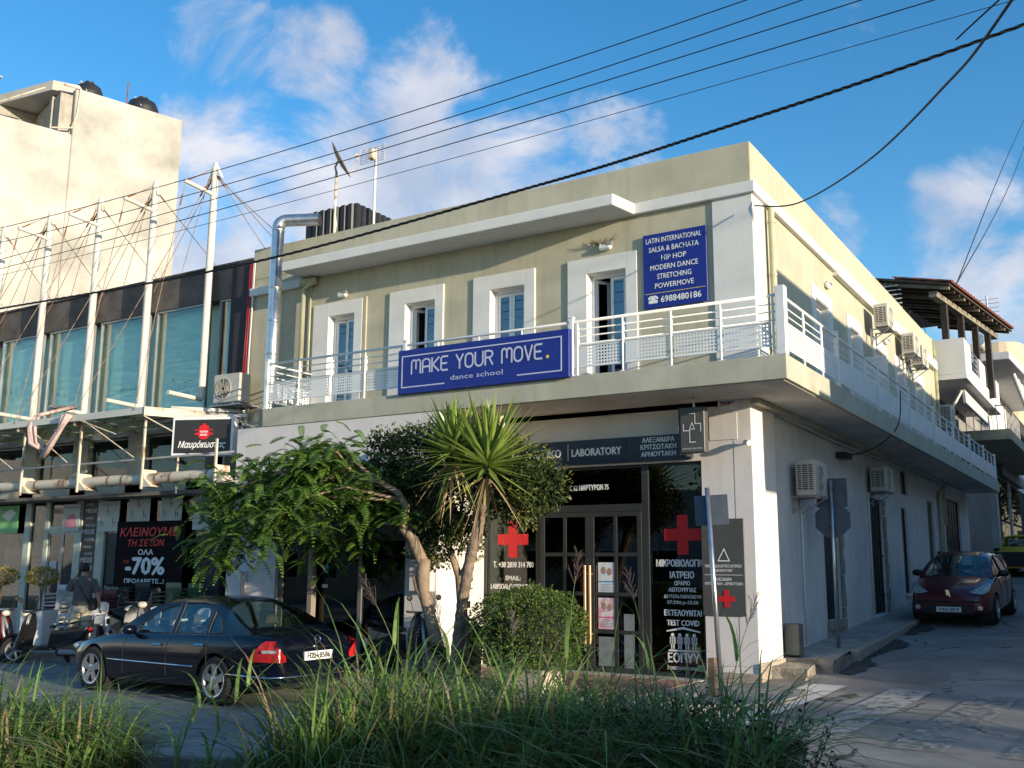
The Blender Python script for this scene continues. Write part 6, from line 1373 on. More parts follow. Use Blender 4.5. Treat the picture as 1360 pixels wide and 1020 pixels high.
M_YELCAR = mat('yellow_car_paint', (.85, .58, .05), .4, var=.05, coat=.4)
M_LAMPR = mat('red_lamp', (.62, .02, .02), .15, var=.2, scale=20, coat=1); M_LAMPC = mat('clear_lamp', (.45, .47, .48), .12, var=.3, scale=14, coat=1)
E_ = dict(L=4.82, hw=.91, zb=.17, H=1.45, xs=[0, .04, .14, .3, .5, .72, 1.0, 1.3, 1.6, 2.0, 2.5, 3.0, 3.4, 3.8, 4.1, 4.4, 4.6, 4.72, 4.79, 4.82],
    deck=[(0, .52), (.04, .60), (.14, .68), (.3, .74), (.72, .82), (1.3, .91), (1.6, .95), (3.9, .99), (4.2, 1.02), (4.55, 1.0), (4.72, .95), (4.8, .80), (4.82, .6)],
    belt=[(0, .50), (.14, .62), (.5, .74), (1.3, .86), (3.0, .93), (4.0, .96), (4.6, .93), (4.82, .8)],
    plan=[(0, .55), (.04, .68), (.14, .80), (.3, .88), (.6, .95), (1.1, .985), (2, 1), (3.4, 1), (4.1, .98), (4.5, .93), (4.7, .86), (4.79, .78), (4.82, .70)],
    lift=[(0, .12), (.3, .02), (.6, 0), (4.2, .02), (4.6, .06), (4.82, .16)],
    roof=[(1.30, .90), (1.5, 1.02), (1.75, 1.19), (2.0, 1.33), (2.25, 1.41), (2.6, 1.445), (3.0, 1.45), (3.3, 1.43), (3.55, 1.38), (3.8, 1.28), (4.05, 1.14), (4.25, 1.03), (4.35, .98)],
    gh=(1.30, 4.33), roofw=[(1.3, .86), (2.0, .68), (2.4, .655), (3.2, .655), (3.7, .67), (4.3, .80)], screens=((1.38, 2.12), (3.50, 4.20)),
    windows=[[(1.82, .905), (1.86, 1.02), (2.05, 1.17), (2.28, 1.28), (2.58, 1.35), (2.60, .93)], [(2.70, .935), (2.68, 1.355), (2.95, 1.37), (3.18, 1.36), (3.36, 1.30), (3.38, .95)], [(3.43, .955), (3.42, 1.27), (3.58, 1.17), (3.68, 1.03), (3.70, .97)]],
    seats=(2.1, 3.0), wx=(.84, 3.69), wr=.33, rim=.225, seams=(1.62, 2.64, 3.52), handles=(2.42, 3.36), strip=(1.25, 3.25, .50), mirror=1.78, hmat=M_CHROME, mmat=M_NAVYCAR)
ez = R(-2); ex, ey = -11.18, 10.20+.8
# position so that the near rear wheel stands at (-11.18, 10.2)
off = Matrix.Rotation(ez, 4, 'Z') @ Vector((3.69, -.80, 0))
ec, bs = car('parked_car', 'glossy dark navy sedan parked on the avenue facing left in front of the feathery tree', (-11.18-off.x, 10.22-off.y, -.23), ez, E_, M_NAVYCAR)
def part(mb, n, m, par, **k): return build(mb, n, m, par, local=True, **k)
for sg in (-1, 1):
    mb = MB(); rows = []
    for x in (4.34, 4.40, 4.47, 4.54, 4.60, 4.65, 4.70, 4.74):
        zl, zh = .62, .66+.24*min(1, (x-4.34)/.24)
        rows.append([(x, sg*(bs(x, z)+.010), z) for z in [zl+(zh-zl)*j/6 for j in range(7)]])
    for zh, yy in ((.84, .77), (.77, .70), (.69, .62)):
        rows.append([(4.80+.03*(1-max(0, z-.62)/.3), sg*yy, z) for z in [.62+(zh-.62)*j/6 for j in range(7)]])
    mb.add([p for r_ in rows for p in r_], [(i*7+j, (i+1)*7+j, (i+1)*7+j+1, i*7+j+1) for i in range(len(rows)-1) for j in range(6)])
    lo = part(mb, 'tail_light', M_LAMPR, ec, smooth=True); mb = MB(); mb.add([(4.60, sg*.86, .78), (4.60, sg*.862, .74), (4.80, sg*.74, .74), (4.79, sg*.74, .78)], [(0, 1, 2, 3)]); part(mb, 'reflector_band', M_LAMPC, lo)
    mb = MB(); mb.ball((.22, sg*.66, .63), (.16, .12, .075), 14, 8); mb.ball((.12, sg*.47, .62), (.1, .09, .07), 14, 8); part(mb, 'headlight', M_LAMPC, ec, smooth=True)
mb = MB(); mb.rbox(4.80, -.27, .62, 4.83, .27, .74, .003); pl = part(mb, 'number_plate', M_WHITE, ec)
tm = fit_text(MB(), 'HZH·8586', 0, .645, .44, .075, 0, .02); tm.v = [(4.833-p[1], p[0], p[2]) for p in tm.v]; part(tm, 'lettering', M_BLACKP, pl)
mb = MB(); mb.tube([(4.0, -.93, .44), (4.45, -.90, .43), (4.72, -.80, .42), (4.835, -.6, .42), (4.845, 0, .42), (4.835, .6, .42), (4.72, .80, .42)], .013, 6); part(mb, 'chrome_strip', M_CHROME, ec, smooth=True)
mb = MB(); mb.tube([(4.815+.01, -.25, .80), (4.815+.01, .25, .80)], .012, 6); mb.lathe([(.045, 0), (.052, .006), (.058, 0)], 20, Matrix.Translation((4.795, 0, .90)) @ Matrix.Rotation(R(75), 4, 'Y')); part(mb, 'boot_trim', M_CHROME, ec)

H_ = dict(L=3.84, hw=.83, zb=.18, H=1.43, xs=[0, .04, .12, .25, .45, .7, 1.0, 1.4, 1.9, 2.4, 2.9, 3.3, 3.6, 3.76, 3.82, 3.84],
    deck=[(0, .50), (.04, .62), (.12, .70), (.25, .76), (.5, .84), (.8, .91), (1.05, .96), (3.4, 1.0), (3.7, .98), (3.84, .75)],
    belt=[(0, .48), (.12, .60), (.45, .76), (1.0, .90), (3.2, .97), (3.84, .75)], plan=[(0, .62), (.04, .76), (.12, .86), (.3, .94), (.7, .985), (1.5, 1), (3.0, .99), (3.5, .93), (3.76, .84), (3.84, .76)],
    lift=[(0, .06), (.3, .0), (3.4, .02), (3.84, .14)], roof=[(.95, .93), (1.2, 1.08), (1.45, 1.24), (1.7, 1.36), (1.95, 1.42), (2.3, 1.43), (2.9, 1.40), (3.25, 1.33), (3.5, 1.15), (3.68, .98)],
    gh=(.95, 3.7), roofw=[(.95, .84), (1.7, .68), (3.0, .67), (3.6, .78)], screens=((1.0, 1.66), (3.28, 3.6)),
    windows=[[(1.42, .93), (1.62, 1.12), (1.85, 1.27), (2.15, 1.34), (2.2, .95)], [(2.28, .95), (2.24, 1.34), (2.7, 1.33), (3.0, 1.25), (3.15, .99)]],
    seats=(1.7, 2.5), wx=(.74, 3.18), wr=.30, rim=.19, seams=(1.32, 2.24, 3.0), handles=(2.05,), mirror=1.45)
H_['hmat'] = H_['mmat'] = M_BLACKC
pcar, _ = car('parked_car', 'dark maroon hatchback parked in the shaded side street facing the camera', (-3.42, 22.3, .58), R(90), H_, M_MAROON)
pcar.rotation_euler = (R(0), R(-2.6), R(90)); pcar.rotation_mode = 'ZYX'
pcar.rotation_mode = 'XYZ'; pcar.rotation_euler = (Matrix.Rotation(R(88), 4, 'Z') @ Matrix.Rotation(R(-2.6), 4, 'Y')).to_euler()
pcar.scale = (.98, .98, .98)
for sg in (-1, 1):
    mb = MB(); vs = [(.10, sg*.40, .66), (.07, sg*.50, .63), (.10, sg*.66, .62), (.25, sg*.76, .68), (.50, sg*.775, .82), (.42, sg*.70, .83), (.25, sg*.58, .76)]
    mb.add([(p[0]-.015, p[1], p[2]+.012) for p in vs]+[(.17, sg*.66, .75)], [(i, (i+1) % 7, 7) if sg > 0 else ((i+1) % 7, i, 7) for i in range(7)]); part(mb, 'headlight', M_LAMPC, pcar, smooth=True)
    mb = MB(); mb.tube([(.04, sg*.60, .36), (.0, sg*.60, .36)], .05, 12); part(mb, 'fog_light', M_CHROME, pcar)
mb = MB(); mb.rbox(-.025, -.24, .27, .0, .24, .375, .003); pl = part(mb, 'number_plate', M_WHITE, pcar); tm = fit_text(MB(), 'YXO·2919', 0, .295, .40, .06, 0, .02); tm.v = [(-.028+p[1], -p[0], p[2]) for p in tm.v]; part(tm, 'lettering', M_BLACKP, pl)
mb = MB(); mb.rbox(-.005, -.50, .22, .06, .50, .44, .03); part(mb, 'lower_grille', M_ACD, pcar)
mb = MB(); mb.rbox(-.03, -.62, .46, .03, .62, .50, .015); part(mb, 'bumper_strip', M_BLACKC, pcar)
mb = MB(); mb.prism([(-.05, .58), (-.03, .58), (-.01, .62), (.01, .60), (.04, .61), (.03, .66), (.05, .70), (.02, .72), (-.01, .72), (-.03, .68)], -.005, .012, 'x'); part(mb, 'lion_emblem', M_CHROME, pcar)
for yy in (-.35, .1): mb = MB(); mb.tube([(1.0, yy, .955), (1.12, yy+.28, 1.035)], .008, 5); part(mb, 'wiper', M_BLACKC, pcar)

Y_ = dict(H_); Y_.update(L=4.3, hw=.84, H=1.50, zb=.28, xs=[0, .03, .12, .3, .7, 1.2, 1.5, 2.2, 3.0, 3.8, 4.2, 4.3], deck=[(0, .88), (.12, .92), (1.3, .99), (4.3, 1.0)], belt=[(0, .80), (.3, .86), (4.3, .92)], plan=[(0, .93), (.03, .96), (.2, .99), (4.3, .97)], lift=[(0, .02), (4.3, .02)],
    roof=[(1.25, 1.0), (1.5, 1.2), (1.75, 1.42), (1.9, 1.49), (2.6, 1.50), (2.8, 1.46), (2.95, 1.2), (3.05, 1.0)], gh=(1.25, 3.05), roofw=[(1.2, .88), (1.8, .76), (3, .78)], screens=((1.33, 1.78), (2.82, 3.0)), windows=[[(1.6, .99), (1.85, 1.36), (2.55, 1.40), (2.6, 1.0)]], seats=(1.9,), wx=(.8, 3.4), wr=.33, rim=.19, seams=(1.4, 2.7), handles=(2.5,), mirror=1.55)
yc, _ = car('pickup_truck', 'old yellow pickup with black grille parked farther up the side street', (-3.65, 39.5, 1.44), R(90), Y_, M_YELCAR)
yc['category'] = 'pickup'
mb = MB(); mb.rbox(-.03, -.78, .48, .05, .78, .86, .02); part(mb, 'grille', M_BLACKC, yc); mb = MB(); mb.rbox(-.12, -.84, .36, .02, .84, .50, .03); part(mb, 'bumper', M_BLACKC, yc)
for sg in (-1, 1): mb = MB(); mb.tube([(-.03, sg*.62, .70), (-.05, sg*.62, .70)], .10, 16); part(mb, 'headlight', M_LAMPC, yc)
# ------------------------------------------------------------------ person
def skin(name, verts, edges, m, parent, root=0, sub=2):
    me = bpy.data.meshes.new(name); me.from_pydata([v[0] for v in verts], edges, []); o = bpy.data.objects.new(name, me); COL.objects.link(o); o.parent = parent
    mod = o.modifiers.new('s', 'SKIN'); mod.use_smooth_shade = True
    for i, v in enumerate(verts): r = v[1]; me.skin_vertices[0].data[i].radius = (r, r) if not isinstance(r, tuple) else r; me.skin_vertices[0].data[i].use_root = (i == root)
    s2 = o.modifiers.new('u', 'SUBSURF'); s2.levels = s2.render_levels = sub; me.materials.append(m)
    bpy.context.view_layer.update(); dg = bpy.context.evaluated_depsgraph_get(); m2 = bpy.data.meshes.new_from_object(o.evaluated_get(dg)); o.modifiers.clear(); o.data = m2
    m2.polygons.foreach_set('use_smooth', [True]*len(m2.polygons)); 
    if not m2.materials: m2.materials.append(m)
    return o
M_SKIN = mat('skin', (.42, .24, .16), .55, var=.08); M_HAIR = mat('black_hair', (.012, .010, .009), .6, var=.2, bump=.5, bscale=80)
M_TEE = mat('dark_grey_tee', (.11, .10, .10), .9, var=.12, scale=8, bump=.2, bscale=30); M_KHAKI = mat('khaki_shorts', (.55, .48, .34), .9, var=.12, scale=6, bump=.3, bscale=20)
p = thing('person', 'man seen from behind in grey t-shirt and khaki shorts with a phone', 'person', (-18.2, 12.95, 0.0), R(35))
p.scale = (.97, .97, .97)
# facing +Y locally (seen from behind); x right. one continuous body
V = [((0, 0, .93), (.15, .12)), ((0, .0, 1.10), (.15, .11)), ((0, .0, 1.28), (.165, .115)), ((0, 0, 1.40), (.15, .09)), ((0, 0, 1.50), .058), ((0, .01, 1.56), .06), ((0, .02, 1.62), (.078, .092)), ((0, .02, 1.69), (.075, .09)),
     ((-.19, 0, 1.40), .062), ((-.31, .02, 1.20), .050), ((-.28, .16, 1.38), .040), ((-.17, .16, 1.55), .030),
     ((.19, 0, 1.40), .062), ((.29, -.01, 1.14), .050), ((.33, .03, .92), .038), ((.35, .05, .82), .028),
     ((-.10, 0, .84), .105), ((-.115, .0, .50), .066), ((-.12, -.02, .34), .060), ((-.12, -.01, .08), .040), ((-.13, .13, .035), .038),
     ((.10, 0, .84), .105), ((.13, -.02, .50), .066), ((.14, -.04, .34), .060), ((.15, -.05, .08), .040), ((.18, .09, .035), .038)]
Ed = [(0, 1), (1, 2), (2, 3), (3, 4), (4, 5), (5, 6), (6, 7), (3, 8), (8, 9), (9, 10), (10, 11), (3, 12), (12, 13), (13, 14), (14, 15), (0, 16), (16, 17), (17, 18), (18, 19), (19, 20), (0, 21), (21, 22), (22, 23), (23, 24), (24, 25)]
body = skin('body', V, Ed, M_SKIN, p)
def fingers(base, dirv, side, curl):
    d = Vector(dirv).normalized(); s_ = Vector(side).normalized(); n_ = d.cross(s_)
    for k, (o_, l_) in enumerate(((-.030, .065), (-.010, .078), (.010, .074), (.030, .058))):
        b = Vector(base)+s_*o_; m_ = b+d*l_*.55+n_*curl*.25; e_ = b+d*l_*.75+n_*curl
        skin('finger', [(tuple(b-d*.02), .011), (tuple(b+d*.02), .0105), (tuple(m_), .0095), (tuple(e_), .0085)], [(0, 1), (1, 2), (2, 3)], M_SKIN, p, sub=1)
    b = Vector(base)-s_*.035-d*.05; skin('thumb', [(tuple(b), .013), (tuple(b-s_*.025+d*.03), .011), (tuple(b-s_*.02+d*.06+n_*curl*.4), .009)], [(0, 1), (1, 2)], M_SKIN, p, sub=1)
fingers((.355, .055, .79), (.05, .08, -1), (0, 1, 0), .025)
fingers((-.15, .15, 1.58), (.25, -.2, 1), (0, 1, 0), -.02)
mb = MB(); mb.rbox(-.115, .02, 1.52, -.10, .10, 1.66, .006); build(mb, 'phone', M_BLACKC, p, local=True) if False else None
ph = thing('phone', 'dark phone held to the ear of the man in khaki shorts', 'phone', p.location+Matrix.Rotation(R(35), 3, 'Z') @ Vector((-.115, .06, 1.50))*.97, R(35)); build(MB().rbox(-.006, -.036, 0, .006, .036, .14, .005), 'phone_body', M_BLACKC, ph, local=True)
# ears
for sg in (-1, 1): mb = MB(); mb.ball((sg*.082, .015, 1.635), (.012, .02, .03), 8, 6); build(mb, 'ear', M_SKIN, p, local=True, smooth=True)
mb = MB(); mb.ball((0, .115, 1.63), (.014, .02, .022), 8, 6); build(mb, 'nose', M_SKIN, p, local=True, smooth=True)
for sg in (-1, 1): mb = MB(); mb.ball((sg*.032, .10, 1.655), (.012, .008, .008), 8, 6); build(mb, 'eye', M_WHITE, p, local=True, smooth=True)
mb = MB(); mb.ball((0, .105, 1.59), (.024, .006, .006), 8, 4); build(mb, 'mouth', mat('lips', (.3, .12, .1), .6), p, local=True, smooth=True)
mb = MB(); mb.ball((0, 0.0, 1.665), (.092, .102, .10), 18, 12); mb.v = [(v[0]*(1+.05*mnoise.noise(Vector(v)*20)), min(v[1], .075) if v[2] < 1.70 else v[1], max(v[2], 1.575+(.03 if v[1] > 0 else 0))) for v in mb.v]; build(mb, 'hair', M_HAIR, p, local=True, smooth=True)
# t-shirt: lofted tube that follows the torso, with sleeves
def ring(cx, cy, cz, rx, ry, n=20, ph=0, wv=.0): return [(cx+rx*math.cos(2*PI*i/n)*(1+wv*math.sin(i*2.1+cz*30)), cy+ry*math.sin(2*PI*i/n)*(1+wv*math.sin(i*1.7+cz*22)), cz) for i in range(n+1)]
secs = [ring(0, .0, z, rx, ry, wv=.02) for z, rx, ry in ((.90, .195, .150), (.93, .20, .155), (1.02, .195, .150), (1.12, .19, .145), (1.22, .195, .145), (1.32, .205, .14), (1.39, .205, .125), (1.44, .165, .10), (1.48, .10, .08), (1.50, .075, .075))]
shirt = build(loft(secs), 't_shirt', M_TEE, p, local=True, smooth=True)
for pts, rr in ((((-.14, 0, 1.41), (-.20, .0, 1.38), (-.27, .01, 1.26), (-.295, .02, 1.20)), (.06, .082, .078, .076)), (((.14, 0, 1.41), (.20, 0, 1.38), (.265, 0, 1.24), (.285, 0, 1.16)), (.06, .082, .076, .074))): build(MB().tube(pts, list(rr), 14, cap=False), 'sleeve', M_TEE, shirt, local=True, smooth=True)
secs = [ring(0, 0, z, rx, ry, wv=.02) for z, rx, ry in ((.96, .178, .135), (.90, .188, .145), (.82, .20, .155), (.76, .205, .155))]
sh = build(loft(secs), 'shorts', M_KHAKI, p, local=True, smooth=True)
for sg in (-1, 1): build(MB().tube([(sg*.095, 0, .84), (sg*.105, 0, .74), (sg*.115, -.005, .60), (sg*.125, -.01, .47), (sg*.125, -.01, .465)], [.10, .115, .112, .115, .10], 16, cap=False), 'shorts_leg', M_KHAKI, sh, local=True, smooth=True)
build(MB().tube([(-.16, -.05, 1.43), (-.08, -.125, 1.36), (.02, -.155, 1.22), (.12, -.155, 1.08), (.20, -.12, .98)], .014, 6), 'bag_strap', M_BLACKC, p, local=True)
for sg in (-1, 1): mb = MB(); mb.ball((sg*.14+.015, .05+(.0 if sg < 0 else -.04), .035), (.05, .13, .045), 12, 8); build(mb, 'shoe', M_BLACKC, p, local=True, smooth=True)
bg_ = thing('shoulder_bag', 'black shoulder bag hanging on the right hip of the man', 'bag', p.location+Matrix.Rotation(R(35), 3, 'Z') @ Vector((.24, -.05, .78))); bg_.rotation_euler = (0, 0, R(35)); build(MB().rbox(-.05, -.11, 0, .06, .11, .24, .03), 'bag_body', M_BLACKC, bg_, local=True, smooth=True, autos=40)

# second person: sitting in the dark cafe doorway
p2 = thing('person', 'person sitting half hidden in the dark cafe doorway in a striped top', 'person', (-11.65, 14.35, 0.10), R(170))
V2 = [((0, 0, .62), (.14, .12)), ((0, .02, .82), (.14, .10)), ((0, .05, 1.0), (.16, .10)), ((0, .06, 1.10), (.13, .08)), ((0, .07, 1.18), .05), ((0, .09, 1.24), .06), ((0, .10, 1.31), (.075, .09)), ((0, .10, 1.37), .07),
      ((-.18, .06, 1.08), .055), ((-.24, .16, .90), .045), ((-.16, .32, 1.02), .036), ((-.10, .36, 1.12), .03), ((.18, .06, 1.08), .055), ((.24, .12, .86), .045), ((.2, .32, .78), .036), ((.18, .40, .76), .03),
      ((-.09, .06, .60), .09), ((-.10, .42, .60), .068), ((-.10, .45, .42), .058), ((-.10, .42, .10), .04), ((-.10, .52, .05), .036), ((.09, .06, .60), .09), ((.12, .42, .60), .068), ((.12, .48, .42), .058), ((.12, .46, .10), .04), ((.12, .56, .05), .036)]
skin('body', V2, Ed, M_SKIN, p2)
secs = [ring(0, .02+(z-.6)*.08, z, rx, ry, wv=.02) for z, rx, ry in ((.56, .18, .15), (.7, .175, .14), (.9, .185, .135), (1.05, .20, .125), (1.12, .14, .09), (1.16, .08, .07))]
build(loft(secs), 'striped_top', mat('dark_stripes', (.03, .03, .035), .9, col2=(.3, .3, .3), scale=14, mixlo=.6, mixhi=.64), p2, local=True, smooth=True)
build(MB().tube([(0, .0, .60), (0, .2, .61), (0, .34, .60)], [.18, .17, .16], 14), 'shorts', M_BLACKC, p2, local=True, smooth=True)
mb = MB(); mb.ball((0, .085, 1.35), (.09, .10, .09), 14, 10); mb.v = [(v[0], min(v[1], .15), max(v[2], 1.27)) for v in mb.v]; build(mb, 'hair', M_HAIR, p2, local=True, smooth=True)

# ------------------------------------------------------------------ plastic chairs
def plastic_chair(mats_, lb, loc, rz, group='plastic armchairs outside the shop'):
    t = thing('plastic_chair', lb, 'chair', loc, rz, group)
    mb = MB(); mb.rbox(-.24, -.22, .40, .24, .22, .425, .012); build(mb, 'seat', mats_, t, local=True)
    vs = []; n_ = 8
    for j in range(7):
        z = .42+.46*j/6; y = .20+.09*j/6
        for i in range(n_+1): x = -1+2*i/n_; vs.append((x*(.235-.03*(j/6)**2), y-.05*(abs(x)**2.5), z-(.05*abs(x)**3 if j == 6 else 0)))
    fs = [(j*(n_+1)+i, j*(n_+1)+i+1, (j+1)*(n_+1)+i+1, (j+1)*(n_+1)+i) for j in range(6) for i in range(n_)]
    b_ = build(MB().add(vs, fs), 'backrest', mats_, t, local=True, smooth=True); so_ = b_.modifiers.new('s', 'SOLIDIFY'); so_.thickness = .015
    for sx in (-1, 1):
        for sy_ in (-1, 1): build(MB().tube([(sx*.22, sy_*.19, .41), (sx*.27, sy_*.25, 0)], [.030, .018], 6), 'leg', mats_, t, local=True, smooth=True)
        mb = MB(); mb.tube([(sx*.23, .20, .66), (sx*.28, .0, .655), (sx*.28, -.20, .64), (sx*.265, -.23, .55), (sx*.25, -.22, .41)], [.018, .026, .028, .024, .024], 7); build(mb, 'armrest', mats_, t, local=True, smooth=True)
    return t
M_PLW = mat('white_plastic', (.70, .70, .70), .45, var=.05); M_PLG = mat('grey_plastic', (.45, .47, .48), .45, var=.05); M_PLD = mat('dark_plastic', (.05, .05, .06), .5, var=.1)
for x, y, m, rz, lb in ((-17.35, 13.3, M_PLG, 8, 'pale grey plastic armchair, nearest to the man'), (-16.60, 13.2, M_PLW, -4, 'white plastic armchair, middle one in the row before the banner'), (-15.95, 13.25, M_PLD, 5, 'dark plastic armchair with a paper tag in the row before the banner'), (-15.35, 13.3, M_PLW, -8, 'white plastic armchair just over the sedan roof'), (-18.95, 13.3, M_PLW, -20, 'white plastic armchair left of the man'), (-19.3, 14.0, M_PLG, 10, 'greenish grey plastic chair behind the black scooter')):
    c_ = plastic_chair(m, lb, (x, y, 0), R(rz+0))
for (x, y, n_, m, lb) in ((-20.9, 14.2, 5, M_PLW, 'stack of white plastic armchairs by the topiary pot'), (-17.6, 14.5, 6, mat('olive_plastic', (.25, .27, .16), .5, var=.1), 'stack of olive plastic chairs behind the armchairs'), (-16.9, 14.5, 6, mat('green_plastic', (.06, .15, .06), .5, var=.1), 'stack of dark green plastic chairs by the shop edge'), (-18.6, 14.5, 6, M_PLD, 'stack of black plastic chairs under the banner'), (-19.7, 14.5, 4, mat('wine_plastic', (.14, .02, .03), .5, var=.1), 'stack of wine red chairs under the banner, left')):
    for k in range(n_):
        t = thing('stacked_chair', ('lowest', 'second lowest', 'third', 'fourth', 'fifth', 'topmost')[k if k < n_-1 else 5]+' chair in the '+lb, 'chair', (x, y, .09*k), R(5), lb)
        mb = MB(); mb.rbox(-.24, -.22, .40, .24, .22, .42, .01); mb.rbox(-.22, .20, .42, .22, .23, .86, .01, ); build(mb, 'seat_shell', m, t, local=True)
        for sx in (-1, 1):
            if k == 0:
                for sy_ in (-1, 1): build(MB().tube([(sx*.22, sy_*.19, .41), (sx*.27, sy_*.25, 0)], [.030, .018], 5), 'leg', m, t, local=True)
            build(MB().tube([(sx*.23, .20, .66), (sx*.28, -.1, .65), (sx*.25, -.22, .41)], .018, 5), 'armrest', m, t, local=True)
# topiary pots
M_TOP = leaf_mat('topiary_leaf', (.16, .13, .04), (.42, .36, .10), tl=.3, scale=6)
def leafcloud(mb, c, r, n, size, shell=.55, asp=.5, flat=0.):
    for _ in range(n):
        while True:
            v = Vector((random.uniform(-1, 1), random.uniform(-1, 1), random.uniform(-1, 1)))
            if shell < v.length <= 1: break
        p_ = Vector(c)+Vector((v.x*r[0], v.y*r[1], v.z*r[2])); leaf(mb, p_, v+Vector((random.gauss(0, .6), random.gauss(0, .6), random.gauss(0, .6)+flat)), size*random.uniform(.6, 1.3), asp)
def leaf(mb, p_, d, s, asp=.5, fold=.15):
    d = Vector(d); 
    if d.length < 1e-4: d = Vector((0, 0, 1))
    d.normalize(); u_ = d.orthogonal().normalized(); u_ = Matrix.Rotation(random.uniform(0, 2*PI), 3, d) @ u_; w = d.cross(u_)
    a = p_; b = p_+d*s; m1 = p_+d*s*.45+u_*s*asp*.5+w*s*fold; m2 = p_+d*s*.45-u_*s*asp*.5+w*s*fold
    mb.add([a, m1, b, m2], [(0, 1, 2, 3)])
for i, (x, y, lb) in enumerate(((-20.1, 13.3, 'yellow leaved ball topiary in a tall white square pot'), (-21.6, 13.3, 'yellow leaved ball topiary at the far left edge'))):
    t = thing('topiary_plant', lb, 'plant', (x, y, .5), 0, 'ball topiaries before the shop'); mb = MB()
    leafcloud(mb, (0, 0, .92), (.34, .34, .19), 900, .06); build(mb, 'crown', M_TOP, t, local=True); mb = MB()
    for k in range(3): mb.tube([(random.uniform(-.03, .03), random.uniform(-.03, .03), .0), (random.uniform(-.03, .03), 0, .4), (random.uniform(-.08, .08), 0, .8)], .014, 5)
    build(mb, 'stem', M_TWIG, t, local=True)
    t = thing('square_pot', lb.replace('yellow leaved ball topiary in a', 'tall').replace('yellow leaved ball topiary at', 'white square pot at'), 'pot', (x, y, 0), R(20), 'white square pots'); mb = MB(); mb.rbox(-.27, -.27, 0, .27, .27, .72, .02); build(mb, 'pot_body', M_TRIM, t, local=True); build(MB().box(-.24, -.24, .715, .24, .24, .724), 'soil', M_SOIL, t, local=True)

